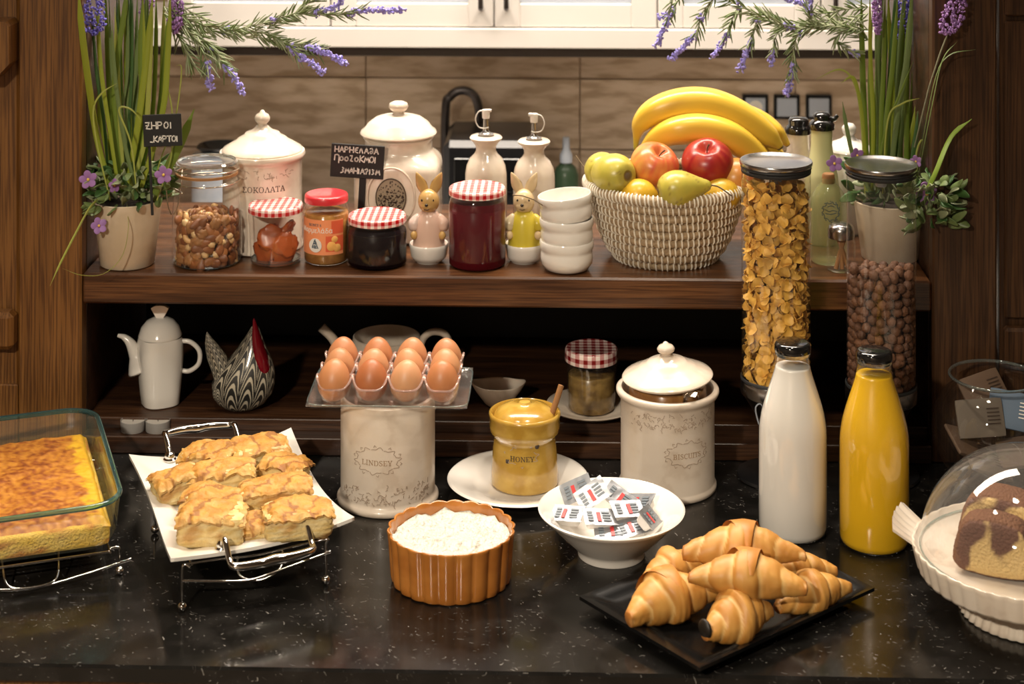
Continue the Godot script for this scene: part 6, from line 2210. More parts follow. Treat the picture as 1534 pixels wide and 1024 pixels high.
func pastry_plate() -> void:
	# the four raised corners
	var hc := TOP + 0.076
	var tl := on(193, 680, hc)
	var tr := on(436, 640, hc)
	var br := on(531, 774, hc)
	var bl := on(256, 836, hc)
	var c := (tl + tr + br + bl) * 0.25
	var o := Vector3(c.x, TOP, c.z)
	var surf := func(u: float, v: float) -> Vector3:     # u to the right, v towards the front
		var p: Vector3 = (tl * (1 - u) + tr * (1 + u)) * (1 - v) * 0.25 + (bl * (1 - u) + br * (1 + u)) * (1 + v) * 0.25
		var q := p - o
		var inn := 0.075
		q.x -= (q.x - 0.0) * inn * (1 - v * v) * absf(u)
		q.z -= (q.z - 0.0) * inn * (1 - u * u) * absf(v)
		q.y = 0.076 - 0.014 * (1 - u * u) * absf(v) - 0.013 * (1 - v * v) * absf(u)
		var e := maxf(absf(u), absf(v))
		q.y -= 0.013 * (1.0 - smoothstep(0.45, 1.0, e)) + 0.004 * (1.0 - smoothstep(0.70, 0.78, e))
		return q
	var t := thing("pastry_plate", "square white china plate with swooping corners and chrome handles holding filo pies", "plate", o)
	var m := MB.new()
	m.sheet(surf, 48, 48, 0.0045)
	part("dish", m, M.white_ceramic, t)
	# chrome handles at the back and front edges
	for e in [[-1.0, -0.52, 0.34], [1.0, -0.46, 0.44]]:
		var v: float = e[0]
		var a: Vector3 = surf.call(e[1], v * 0.93) + Vector3(0, 0.004, 0)
		var b: Vector3 = surf.call(e[2], v * 0.93) + Vector3(0, 0.004, 0)
		var out := (a + b) * 0.5
		out.y = 0
		out = (Basis(Vector3.UP, PI / 2) * (b - a)).normalized()
		out.y = 0
		out = out.normalized() * (1.0 if out.z * v > 0 else -1.0)
		var r := MB.new()
		var up := 0.018 if v < 0 else -0.010
		var rise := Vector3(0, 1, 0) * up
		var h0 := a + out * 0.012 + Vector3(0, 0.012, 0)
		var h1 := b + out * 0.012 + Vector3(0, 0.012, 0)
		var q1 := a + out * 0.042 + rise + (b - a) * 0.04
		var q2 := b + out * 0.042 + rise - (b - a) * 0.04
		var path := curve([a, h0, a + out * 0.03 + rise + Vector3(0, 0.004, 0), q1, q1.lerp(q2, 0.3) + out * 0.006, q1.lerp(q2, 0.5) + out * 0.004, q1.lerp(q2, 0.7) + out * 0.006, q2, b + out * 0.03 + rise + Vector3(0, 0.004, 0), h1, b], 6)
		var rad := PackedFloat32Array()
		for i in path.size():
			var f := absf(2.0 * i / (path.size() - 1) - 1.0)
			rad.append(0.0040 + 0.0028 * maxf(0.0, 1.0 - f * 1.8))
		r.tube(path, rad, 12)
		var hd := part("handle", r, M.chrome, t)
		for q in [a, b]:
			r = MB.new()
			r.ball(q + Vector3(0, 0.002, 0), Vector3(0.0075, 0.0065, 0.0075), 18, 12)
			r.xf = Transform3D(Basis(), q)
			r.lathe([Vector2(0.0, -0.004), Vector2(0.009, -0.004), Vector2(0.0092, -0.002), Vector2(0.006, 0.0005)], 18)
			part("rivet", r, M.chrome, hd)
	# stand
	var fl := on(273, 908, TOP + 0.006) - o
	var fr := on(488, 868, TOP + 0.006) - o
	var bk := on(232, 792, TOP + 0.006) - o
	var bb := fr + (bk - fl)
	var w := thing("wire_stand", "chrome wire stand with ball feet under the square pastry plate", "stand", o)
	var legtop := 0.052
	m = MB.new()
	wire(m, curve([fl + Vector3(0, 0.032, 0), fl.lerp(fr, 0.3) + Vector3(0, 0.026, 0.010), fl.lerp(fr, 0.5) + Vector3(0, 0.023, 0.013), fl.lerp(fr, 0.7) + Vector3(0, 0.028, 0.010), fr + Vector3(0.006, 0.036, 0)], 6))
	wire(m, curve([bk + Vector3(0, 0.032, 0), bk.lerp(bb, 0.5) + Vector3(0, 0.023, -0.010), bb + Vector3(0, 0.032, 0)], 6))
	wire(m, curve([fl + Vector3(0.002, legtop, 0), fl.lerp(fr, 0.25) + Vector3(0, 0.046, -0.01), fl.lerp(fr, 0.5) + Vector3(0, 0.042, -0.012), fl.lerp(fr, 0.8) + Vector3(0, 0.046, -0.01), fr + Vector3(0, legtop, 0)], 6), 0.0015)
	wire(m, [fl + Vector3(0.01, 0.046, -0.012), bk + Vector3(0.01, 0.046, 0.012)])
	wire(m, [fr + Vector3(-0.01, 0.046, -0.012), bb + Vector3(-0.01, 0.046, 0.012)])
	wire(m, curve([fl.lerp(fr, 0.36) + Vector3(0, 0.044, -0.014), fl.lerp(fr, 0.40) + Vector3(0, 0.028, 0.006), fl.lerp(fr, 0.55) + Vector3(0, 0.021, 0.014), fl.lerp(fr, 0.68) + Vector3(0, 0.028, 0.006), fl.lerp(fr, 0.68) + Vector3(0, 0.044, -0.014)], 6), 0.0014)
	part("frame", m, M.chrome, w)
	for q in [fl, fr, bk, bb]:
		m = MB.new()
		wire(m, curve([q, q + Vector3(0, legtop - 0.008, 0), q + Vector3(signf(o.x - o.x) * 0.0 + 0.003, legtop, 0), q + Vector3(0.010 if q == fl or q == bk else -0.010, legtop - 0.003, 0)], 5))
		var lg := part("leg", m, M.chrome, w)
		m = MB.new()
		m.ball(q, Vector3(1, 1, 1) * 0.0056, 14, 10)
		part("ball_foot", m, M.chrome, lg)
	# pieces of pie: pixel of the middle of the top face, height of that face, half length, half width, turn, lean
	var pcs := [
		[318, 762, 0.098, 0.043, 0.030, 0.10, 0.0, 0.028, "filo pie piece at the plate's front left corner, its cut side facing forward"],
		[322, 736, 0.094, 0.040, 0.026, -0.16, -0.08, 0.026, "filo pie piece just behind the front left one"],
		[264, 708, 0.090, 0.034, 0.028, 0.55, 0.14, 0.025, "filo pie piece at the plate's left edge"],
		[313, 671, 0.094, 0.038, 0.028, -0.22, 0.05, 0.026, "rounded filo pie piece in front of the back handle"],
		[332, 698, 0.096, 0.044, 0.024, 0.16, 0.05, 0.026, "long filo pie piece in the middle of the plate"],
		[388, 662, 0.096, 0.040, 0.030, 0.38, -0.04, 0.027, "filo pie piece at the plate's back right corner"],
		[428, 688, 0.090, 0.032, 0.026, -0.30, -0.06, 0.024, "small filo pie piece at the plate's right edge"],
		[412, 722, 0.098, 0.048, 0.026, 0.18, 0.05, 0.027, "long filo pie piece right of the middle"],
		[446, 757, 0.094, 0.044, 0.030, 0.26, -0.02, 0.026, "filo pie piece nearest the front handle, its pale side showing"],
		[398, 776, 0.078, 0.036, 0.024, 0.30, 0.06, 0.018, "low browned filo pie piece tucked between the two front ones"]]
	for i in pcs.size():
		var q: Array = pcs[i]
		filo(on(q[0], q[1], TOP + q[2]), q[3], q[4], q[2] - 0.058, q[5], q[6], i, q[8])

func filo(top: Vector3, hl: float, hw: float, th: float, turn: float, lean: float, sd: int, label: String) -> void:
	var nz := FastNoiseLite.new()
	nz.seed = sd
	nz.frequency = 45.0
	nz.fractal_octaves = 3
	var n2 := FastNoiseLite.new()
	n2.seed = sd + 50
	n2.frequency = 30.0
	n2.fractal_octaves = 3
	var t := thing("filo_pie", label, "pastry", top, turn, "filo pie pieces on the white plate")
	t.basis = Basis(Vector3.UP, turn) * Basis(Vector3(0, 0, 1), lean)
	var m := MB.new()
	m.tinted = true
	var h := Vector3(hl - 0.001, th * 0.5, hw - 0.001)
	m.rbox(Vector3(0, -th * 0.5, 0), h, 0.010, 14, func(q):
		var lay := sin(q.y * 1500.0 + 3.0 * nz.get_noise_3dv(q * 0.5)) * 0.0006
		var o := Vector3(q.x, 0, q.z).normalized()
		return q + o * (lay * 2.0 + 0.0045 * nz.get_noise_3dv(q * 0.7) + 0.0015 * nz.get_noise_3dv(q * 2.5)) + Vector3(0, 0.001 * n2.get_noise_3dv(q), 0), func(q):
		var f := 0.5 + 0.5 * nz.get_noise_3d(q.x * 1.2, q.y * 5.0, q.z * 1.2)
		return Color(0.66, 0.45, 0.14).lerp(Color(0.74, 0.60, 0.32), clampf(f * 2.0 - 0.5, 0, 1)).lerp(Color(0.42, 0.19, 0.04), clampf(n2.get_noise_3dv(q) * 2.2 - 0.1, 0, 0.75)))
	part("filling", m, M.pastry, t)
	m = MB.new()
	m.tinted = true
	var rows := []
	var cols := []
	var dir := 0.5 + 0.35 * sin(sd * 2.1)
	var face := func(u: float, v: float) -> Array:
		var x := u * (hl + 0.001)
		var z := v * (hw + 0.001)
		var e := maxf(absf(u), absf(v))
		var fold := sin((x * cos(dir) + z * sin(dir)) * 210.0 + 3.0 * n2.get_noise_2d(x * 0.8, z * 0.8))
		var y := 0.003 + 0.0007 * fold + 0.0045 * n2.get_noise_2d(x * 0.45, z * 0.45) + 0.0012 * nz.get_noise_2d(x * 1.6, z * 1.6) - 0.006 * maxf(0.0, u * u + v * v - 0.75) - 0.008 * pow(e, 5.0) * (0.6 + 0.6 * nz.get_noise_2d(z, x))
		var s := 0.5 + 0.5 * nz.get_noise_2d(x * 0.9, z * 0.9)
		var col := Color(0.58, 0.30, 0.055).lerp(Color(0.45, 0.19, 0.028), clampf(s * 1.9 - 0.5, 0, 1)).lerp(Color(0.60, 0.38, 0.13), clampf(1.1 * n2.get_noise_2d(z * 1.4, x * 1.4) + 0.9 * pow(e, 8.0) - 0.1, 0, 0.75))
		if fold < -0.88: col = col.lerp(Color(0.22, 0.07, 0.012), 0.7)
		var wob := 0.0032 * nz.get_noise_2d(z * 3.0, x * 3.0)
		return [Vector3(x + wob * u, y, z + wob * v), col]
	for i in 29:
		var row := []
		var cr := []
		for j in 41:
			var r: Array = face.call(j / 20.0 - 1.0, i / 14.0 - 1.0)
			row.append(r[0])
			cr.append(r[1])
		rows.append(row)
		cols.append(cr)
	m.grid(rows, 0, false, cols)
	if m.n[41 * 14 + 20].y < 0:
		m._flip(0, 28)
	# its underside and edge
	var low := []
	for row in rows:
		var rr := []
		for q in row:
			rr.append(q - Vector3(0, 0.0022, 0))
		low.append(rr)
	var f0 := m.v.size()
	m.grid(low, 0, false, cols)
	if m.n[f0 + 41 * 14 + 20].y > 0:
		m._flip(f0, 28)
	part("crust", m, M.pastry, t)

func cream_dish() -> void:
	var p := on(676, 866, TOP)
	var k := kk(p)
	var t := thing("fluted_dish", "round russet fluted baking dish of white cream in the middle foreground", "dish", p + Vector3(0, 0.0003, 0))
	var m := MB.new()
	var rows := []
	var n := 22
	for q in [[0, 0, 0.0], [86, 0, 0.3], [89.5, 2.5, 0.9], [91, 10, 1.0], [94.5, 60, 1.0], [96, 72, 1.0], [96.5, 75.5, 0.9], [94.5, 77, 0.7], [91.5, 75, 0.5], [89.5, 60, 0.3], [86, 8, 0.0], [0, 8, 0.0]]:
		var row := []
		for j in n * 8:
			var a := TAU * j / (n * 8.0)
			var f := absf(sin(a * n * 0.5))
			row.append(Vector3(cos(a), 0, sin(a)) * (q[0] - 5.2 * q[2] * (1.0 - pow(f, 0.8))) * k + Vector3(0, (q[1] + (1.6 * (f - 0.5) if q[1] > 70 else 0.0)) * k, 0))
		rows.append(row)
	m.grid(rows, 1, true)
	part("dish", m, M.russet_glaze, t)
	var nz := FastNoiseLite.new()
	nz.frequency = 22.0
	nz.fractal_octaves = 4
	m = MB.new()
	rows = []
	for i in 26:
		var row := []
		var r := i / 25.0 * 88.5 * k
		for j in 72:
			var a := TAU * j / 72.0
			var x := cos(a) * r
			var z := sin(a) * r
			var y := (62.0 + 3.0 * smoothstep(0.8, 0.2, r / (88.5 * k))) * k + 0.0062 * nz.get_noise_2d(x, z) + 0.0034 * nz.get_noise_2d(x * 3.1, z * 3.1)
			if i > 22: y += 0.0035 * maxf(0.0, nz.get_noise_2d(a * 0.2, 7.0) + 0.2) * (i - 22) / 3.0
			row.append(Vector3(x, y, z))
		rows.append(row)
	m.grid(rows, 0, true)
	if m.n[5].y < 0:
		m._flip(0, 72)
	solo("cream", m, M.cream_cheese, p, "thick white cream with a rough surface in the fluted dish", "cream")

func butter_bowl() -> void:
	var p := on(916, 829, TOP)
	var k := kk(p)
	var t := thing("bowl", "round white china bowl full of portion packs beside the croissants", "bowl", p + Vector3(0, 0.0003, 0))
	part("bowl", lathe([[0, 3], [44, 3], [46, 0], [50, 0], [51, 3], [50.5, 8], [58, 16], [76, 33], [92, 50], [103, 61], [109, 66], [110, 68.5], [107.5, 70], [101, 66.5], [90, 56], [73, 38], [55, 22], [40, 14], [0, 12]], k, 72), M.white_ceramic, t)
	# portion packs: pixel of the middle, height over the counter, turn, tilt forward, tilt sideways
	var q := [
		[864, 733, 0.070, 0.45, 0.75, 0.6, "tall portion pack leaning at the back left of the bowl, green and red print"],
		[887, 740, 0.070, 0.8, 0.75, 0.8, "portion pack standing on edge right of the tallest one"],
		[928, 744, 0.060, -0.6, 0.35, -0.5, "portion pack with red-edged foil at the back middle of the bowl"],
		[850, 769, 0.050, -0.3, 0.35, 0.1, "portion pack lying flat at the left rim of the bowl"],
		[898, 774, 0.054, 0.2, 0.35, -0.12, "foil portion pack with a red block at the front left of the heap"],
		[940, 762, 0.058, 0.3, 0.4, -0.1, "foil portion pack with a red block in the middle of the heap"],
		[974, 774, 0.054, 1.1, 0.75, -0.2, "portion pack standing at the right of the heap"],
		[946, 789, 0.043, 0.4, 0.4, 0.1, "low portion pack at the front right of the bowl"],
		[915, 796, 0.040, 0.1, 0.3, 0.0, "lowest portion pack at the very front of the bowl"],
		[957, 752, 0.052, -0.5, 0.5, 0.3, "portion pack half hidden at the back right of the heap"]]
	for i in q.size():
		var c := on(q[i][0], q[i][1], TOP + q[i][2])
		portion(c, Basis(Vector3.UP, q[i][3]) * Basis(Vector3.RIGHT, q[i][4]) * Basis(Vector3(0, 0, 1), q[i][5]), q[i][6], i)

func portion(c: Vector3, bs: Basis, label: String, i: int) -> void:
	var t := thing("portion_pack", label, "portion pack", c, 0.0, "portion packs in the white bowl")
	t.basis = bs
	var hx := 0.0205
	var hz := 0.0130
	part("tub", loft([[0.001, 0.001, 0.0005, -0.013], [hx - 0.006, hz - 0.005, 0.004, -0.013], [hx - 0.004, hz - 0.0035, 0.005, -0.0115], [hx - 0.0015, hz - 0.0015, 0.005, -0.001], [hx + 0.0012, hz + 0.0012, 0.004, -0.0004], [hx + 0.0012, hz + 0.0012, 0.004, 0.0]]), M.tub_white, t)
	var m := MB.new()
	var nz := FastNoiseLite.new()
	nz.seed = i
	nz.frequency = 130.0
	m.sheet(func(u, v): return Vector3(u * (hx + 0.0015) + (0.003 if u > 0.9 and v > 0.9 else 0.0), 0.0008 + 0.0007 * nz.get_noise_2d(u * hx, v * hz), v * (hz + 0.0015)), 14, 10, 0.0004)
	var f := part("foil_lid", m, M.foil, t)
	m = MB.new()
	m.cbox(Vector3(-0.004 + 0.003 * (i % 3), 0.0018, 0.001), Vector3(0.005, 0.0003, 0.016), 0.0001)
	part("red_print", m, M.foil_red, f)
	m = MB.new()
	for j in 4:
		m.cbox(Vector3(0.009 + 0.001 * (j % 2), 0.0017, -0.007 + j * 0.0045), Vector3(0.011, 0.0003, 0.003), 0.0001)
		m.cbox(Vector3(-0.0125, 0.0017, -0.007 + j * 0.0045), Vector3(0.007, 0.0003, 0.0034), 0.0001)
	part("print", m, M.foil_print, f)

func croissants() -> void:
	var hc := TOP + 0.018
	var a := on(868, 893, hc)
	var b := on(1048, 1000, hc)
	var c := on(1310, 880, hc)
	var d := a + c - b
	var o := (a + c) * 0.5
	o.y = TOP + 0.0003
	var t := thing("serving_plate", "rectangular black plate with upturned edges carrying the croissants", "plate", o)
	var m := MB.new()
	m.sheet(func(u, v):
		var p: Vector3 = a * (1 - u) * (1 - v) * 0.25 + b * (1 - u) * (1 + v) * 0.25 + c * (1 + u) * (1 + v) * 0.25 + d * (1 + u) * (1 - v) * 0.25
		var q := p - o
		var e := maxf(absf(u), absf(v))
		q.y = 0.006 + 0.012 * smoothstep(0.72, 1.0, e)
		return q, 44, 44, 0.0045)
	part("dish", m, M.black_plate, t)
	part("foot", loft([[0.06, 0.05, 0.01, 0.0], [0.066, 0.056, 0.01, 0.0], [0.066, 0.056, 0.01, 0.003]]), M.black_plate, t, Vector3.ZERO, Basis(Vector3.UP, 0.4))
	# pixel of the middle, height over the counter, half length, radius, turn, tilt, bend
	croissant(1010, 852, 0.036, 0.060, 0.026, 0.62, 0.0, 0.2, 1, "croissant at the plate's far left, partly under the split one")
	croissant(1195, 850, 0.028, 0.050, 0.022, 0.10, 0.0, 0.1, 2, "croissant mostly hidden behind the right end of the pile")
	croissant(1001, 893, 0.034, 0.066, 0.033, 0.50, 0.08, 0.25, 3, "large croissant at the left front of the plate with a torn flap")
	croissant(1213, 887, 0.030, 0.056, 0.026, 0.52, 0.0, 0.15, 4, "croissant at the right edge of the black plate")
	croissant(1098, 925, 0.034, 0.052, 0.031, 0.62, 0.0, 0.15, 5, "croissant nearest the front with chocolate at its open end")
	croissant(1114, 819, 0.075, 0.077, 0.030, -0.06, 0.0, 0.2, 6, "croissant on top of the pile, farthest back")
	croissant(1120, 862, 0.070, 0.072, 0.030, -0.10, -0.03, 0.2, 7, "croissant lying across the middle of the pile")

func croissant(pxx: float, pyy: float, h: float, hl: float, R: float, turn: float, tilt: float, bend: float, sd: int, label: String) -> void:
	var p := on(pxx, pyy, TOP + h)
	var nz := FastNoiseLite.new()
	nz.seed = sd
	nz.frequency = 38.0
	nz.fractal_octaves = 3
	var t := thing("croissant", label, "croissant", p, turn, "croissants on the black plate")
	t.basis = Basis(Vector3.UP, turn) * Basis(Vector3(0, 0, 1), tilt)
	var rows := []
	var cols := []
	var N := 84
	var S := 30
	for i in N + 1:
		var s := 2.0 * i / N - 1.0
		var row := []
		var cr := []
		for j in S:
			var a := TAU * j / S
			var ts := clampf(absf(s + 0.06 * sin(sd * 2.3)) + 0.075 * sin(a + sd) * signf(s) + 0.02 * sin(3.0 * a + sd), 0.0, 1.0)
			var bands := 2.55
			var f := fposmod(ts * bands + 0.5, 1.0)
			var prof := 0.24 + 0.78 * (1.0 - pow(clampf(ts, 0, 1), 1.2)) - 0.05 * smoothstep(0.16, 0.24, ts)
			if absf(s) > 0.985: prof *= 0.25 if absf(s) > 0.999 else 0.75
			var step := 0.935 + 0.10 * smoothstep(0.0, 0.55, f) - 0.06 * smoothstep(0.82, 1.0, f) + 0.05 * nz.get_noise_3d(s * 0.03, cos(a) * 0.02, sin(a) * 0.02)
			var r := R * prof * step
			var y := cos(a) * r
			var z := sin(a) * r * 1.06
			if y < -R * 0.62: y = lerpf(y, -R * 0.62, 0.8)
			var x := s * hl
			var pos := Vector3(x, y - 0.10 * R * s * s, z + bend * hl * s * s)
			pos += Vector3(0, cos(a), sin(a)) * (0.0012 * nz.get_noise_3dv(pos) + 0.0007 * nz.get_noise_3dv(pos * 3.5))
			row.append(pos)
			var top := 0.5 + 0.5 * cos(a)
			var q := 0.5 + 0.5 * nz.get_noise_3d(pos.x * 0.7, pos.y * 1.3, pos.z * 1.3)
			var col := Color(0.62, 0.325, 0.08).lerp(Color(0.47, 0.195, 0.034), clampf(q * 1.5 - 0.35 + 0.35 * smoothstep(0.6, 1.0, f), 0, 1))
			col = col.lerp(Color(0.76, 0.52, 0.21), 0.6 * (1.0 - smoothstep(0.0, 0.28, f)))
			col = col.lerp(Color(0.36, 0.115, 0.02), 0.7 * smoothstep(0.86, 1.0, absf(s)))
			if sd == 5 and s < -0.82 and s > -0.97 and nz.get_noise_3dv(pos * 1.2) > -0.25: col = Color(0.015, 0.008, 0.006)
			cr.append(col)
		rows.append(row)
		cols.append(cr)
	for e in [0, N]:
		var mid := Vector3.ZERO
		for q in rows[e]:
			mid += q / S
		for j in S:
			rows[e][j] = mid
	var m := MB.new()
	m.tinted = true
	m.grid(rows, 1, true, cols)
	part("dough", m, M.baked, t)
	if sd == 3 or sd == 7 or sd == 6:       # the last flap of the roll stands proud
		m = MB.new()
		m.tinted = true
		var rr := []
		var cc := []
		for i in 15:
			var v := i / 14.0
			var row := []
			var cr := []
			for j in 9:
				var u := j / 8.0 * 2.0 - 1.0
				var a := lerpf(-1.5, 1.1, v)
				var w := hl * (0.30 * (1.0 - v) + 0.05)
				var r := R * 1.0 + 0.002 * (1.0 - u * u)
				var pos := Vector3(u * w + hl * 0.10 * (v - 0.5), cos(a) * r, sin(a) * r * 1.04)
				row.append(pos + Vector3(0, cos(a), sin(a)) * 0.001 * nz.get_noise_3dv(pos * 1.4))
				cr.append(Color(0.62, 0.28, 0.06).lerp(Color(0.46, 0.17, 0.03), 0.5 + 0.5 * nz.get_noise_3dv(pos * 0.8)))
			rr.append(row)
			cc.append(cr)
		m.grid(rr, 1, false, cc)
		part("flap", m, M.baked, t)
	if sd == 5:
		m = MB.new()
		m.tint(Color(0.015, 0.008, 0.006))
		m.ball(Vector3(-hl * 0.93, 0.003, bend * hl * 0.85), Vector3(0.005, R * 0.36, R * 0.36), 16, 10)
		part("chocolate_filling", m, M.baked, t)


# ---------------------------------------------------------------- cereal towers, bottles, cake
func multi(called: String, mesh: Mesh, m: Material, xs: Array, parent: Node3D) -> MultiMeshInstance3D:
	var mm := MultiMesh.new()
	mm.transform_format = MultiMesh.TRANSFORM_3D
	mm.mesh = mesh
	mm.instance_count = xs.size()
	for i in xs.size():
		mm.set_instance_transform(i, xs[i])
	var o := MultiMeshInstance3D.new()
	o.multimesh = mm
	o.material_override = m
	o.name = called
	parent.add_child(o)
	o.set_meta("kind", "stuff")
	return o

func cereal_tower(pxx: float, lidy: float, baseh: float, label: String) -> Array:
	var p := on(pxx, 716, TOP)
	var k := kk(p)
	var t := thing("cereal_dispenser", label, "dispenser", p + Vector3(0, 0.0003, 0))
	var yl := 716.0 - lidy          # height of the lid's top, in pixels
	var yb := baseh
	part("tube", lathe([[50.5, yb], [51.5, yb + 4], [51.5, yl - 10]], k, 56), M.glass, t)
	part("lid", lathe([[48, yl - 9], [52.5, yl - 8], [54, yl - 5], [54.5, yl - 2], [53.5, yl], [51.5, yl - 0.5], [48, yl - 3], [38, yl - 5.5], [20, yl - 8], [0, yl - 8.5]], k, 56), M.steel, t)
	part("lid_seal", lathe([[50.5, yl - 18], [52, yl - 17], [52.2, yl - 13.5], [50, yl - 12], [53, yl - 10], [52.5, yl - 8]], k, 56), M.rubber, t)
	part("lid_knob", lathe([[0, yl - 34], [8, yl - 34], [9, yl - 31], [6, yl - 26], [5.5, yl - 18]], k, 24), M.frosted, t)
	part("collar", lathe([[49, yb - 20], [52, yb - 20], [53, yb - 18], [53, yb - 1], [52, yb + 1], [51, yb + 1]], k, 56), M.steel, t)
	part("gasket", lathe([[51.8, yb + 1], [53, yb + 1.5], [53, yb + 5], [51.8, yb + 6]], k, 48), M.rubber, t)
	part("hopper", lathe([[0, yb - 62], [22, yb - 62], [27, yb - 58], [48, yb - 24], [49.5, yb - 20], [0, yb - 20]], k, 48), M.dark_steel, t)
	part("column", lathe([[0, 6], [15, 6], [15, yb - 63], [0, yb - 63]], k, 24), M.black_plastic, t, Vector3(0, 0, -10 * k))
	part("base_plate", lathe([[0, 0], [56, 0], [58, 2], [57, 6], [0, 7]], k, 48), M.black_plastic, t, Vector3(0, 0, -6 * k))
	var m := MB.new()
	m.tube([Vector3(0, yb - 52, 20) * k, Vector3(0, yb - 52, 44) * k], 5 * k, 12)
	m.ball(Vector3(0, yb - 52, 47) * k, Vector3(16, 16, 7) * k, 18, 10, Basis(), func(q): return q * (1.0 + 0.12 * cos(5.0 * atan2(q.y, q.x)) * Vector2(q.x, q.y).length()))
	part("turning_knob", m, M.black_plastic, t)
	m = MB.new()
	m.tube(curve([Vector3(-22, yb - 30, 38) * k, Vector3(-28, yb - 22, 40) * k, Vector3(-34, yb - 30, 36) * k, Vector3(-31, yb - 48, 32) * k, Vector3(-26, yb - 62, 30) * k], 6), 1.3 * k, 6)
	part("outlet_rim", m, M.frosted, t)
	return [p, k, t, yb, yl]

func build_right_things() -> void:
	var g := RandomNumberGenerator.new()
	g.seed = 17
	# corn flakes
	var r := cereal_tower(1162.5, 240, 148, "clear cereal tower full of golden corn flakes")
	var p: Vector3 = r[0]
	var k: float = r[1]
	var t: Node3D = r[2]
	var shapes := []
	for i in 4:
		var nz := FastNoiseLite.new()
		nz.seed = i
		nz.frequency = 0.8
		var m := MB.new()
		m.tint(Color(0.76, 0.43, 0.075) * [1.0, 0.88, 1.08, 0.72][i])
		m.sheet(func(u, v):
			var s := maxf(absf(u), absf(v)) / maxf(Vector2(u, v).length(), 0.001)
			var x = u * s
			var z = v * s
			var w := 1.0 + 0.22 * nz.get_noise_2d(atan2(z, x) * 1.2, 4.0)
			return Vector3(x * w * 0.0090, 0.0036 * (x * x - 0.6 * z * z) + 0.0024 * nz.get_noise_2d(x * 1.5, z * 1.5), z * w * 0.0076), 6, 6, 0.0008)
		shapes.append(m.done())
	var rest := [[], [], [], []]
	var n := 0
	for layer in 29:
		var y := (154 + layer * 9.7) * k
		for j in 19:
			var a := TAU * (j + 0.5 * (layer % 2)) / 19.0 + g.randfn(0, 0.08)
			var inward := j % 2 == 1
			var rad := (45.6 - minf(absf(g.randfn(0, 2.0)), 4.0) - (5.5 if inward else 0.0)) * k
			var pos := p + Vector3(cos(a) * rad, y + g.randfn(0, 2.0) * k, sin(a) * rad)
			var bs := Basis(Vector3.UP, PI / 2 - a) * Basis(Vector3.RIGHT, PI / 2 + g.randfn(0, 0.33)) * Basis(Vector3.UP, g.randf() * TAU) * Basis(Vector3(0, 0, 1), g.randfn(0, 0.25))
			var kind := g.randi() % 4
			if sin(a) > -0.05 and n < 290:
				solo("corn_flake", shapes[kind], M.flake, pos, "golden corn flake in the clear cereal tower", "cereal", "corn flakes in the cereal tower", bs)
				n += 1
			else:
				rest[kind].append(Transform3D(bs, pos - t.position))
		for j in 13:
			var a := g.randf() * TAU
			rest[g.randi() % 4].append(Transform3D(rand_basis(g), p + Vector3(cos(a) * 29 * k, y, sin(a) * 29 * k) - t.position))
	for j in 26:
		var a := g.randf() * TAU
		var rr := sqrt(g.randf()) * 38.0 * k
		rest[j % 4].append(Transform3D(rand_basis(g), p + Vector3(cos(a) * rr, (436 + g.randf() * 8) * k, sin(a) * rr) - t.position))
	for i in 4:
		multi("flake_filling", shapes[i], M.flake, rest[i], t) if i == 0 else multi("flake_filling_%03d" % i, shapes[i], M.flake, rest[i], t)
	# chocolate balls
	r = cereal_tower(1320, 245, 138, "clear cereal tower part filled with brown chocolate cereal balls")
	p = r[0]
	k = r[1]
	t = r[2]
	var cs := []
	for i in 3:
		var nz := FastNoiseLite.new()
		nz.seed = i + 3
		nz.frequency = 1.4
		var m := MB.new()
		m.tint(Color(0.135, 0.058, 0.027) * [1.0, 1.25, 0.8][i])
		m.ball(Vector3.ZERO, Vector3(0.0078, 0.0070, 0.0076), 16, 10, Basis(), func(q): return q * (1.0 + 0.22 * nz.get_noise_3dv(q * 1.5)))
		cs.append(m.done())
	var crest := [[], [], []]
	n = 0
	for layer in 14:
		var y := (146 + layer * 12.6) * k
		for j in 18:
			var a := TAU * (j + 0.5 * (layer % 2)) / 18.0 + g.randfn(0, 0.05)
			if layer == 13 and g.randf() < 0.45:
				continue
			var pos := p + Vector3(cos(a) * 42.5 * k, y + g.randfn(0, 1.5) * k, sin(a) * 42.5 * k)
			var kind := g.randi() % 3
			if sin(a) > -0.15:
				solo("cereal_ball", cs[kind], M.choc_ball, pos, "brown chocolate cereal ball in the clear tower", "cereal", "chocolate cereal balls in the tower", rand_basis(g))
			else:
				crest[kind].append(Transform3D(rand_basis(g), pos - t.position))
		for j in 11:
			var a := TAU * j / 11.0 + layer
			crest[j % 3].append(Transform3D(rand_basis(g), p + Vector3(cos(a) * 27 * k, y, sin(a) * 27 * k) - t.position))
		for j in 4:
			var a := TAU * j / 4.0 + layer
			crest[j % 3].append(Transform3D(rand_basis(g), p + Vector3(cos(a) * 10 * k, y, sin(a) * 10 * k) - t.position))
	for i in 3:
		multi("ball_filling" if i == 0 else "ball_filling_%03d" % i, cs[i], M.choc_ball, crest[i], t)
	# milk and juice
	bottle(1187.5, 797, 51, 1.0, M.milk, "milk", "tall glass bottle of white milk with glossy black cap")
	bottle(1309.5, 813, 52, 1.015, M.juice, "juice", "tall glass bottle of orange juice with glossy black cap")
	back_bottles()
	tea_bowl()
	cake()

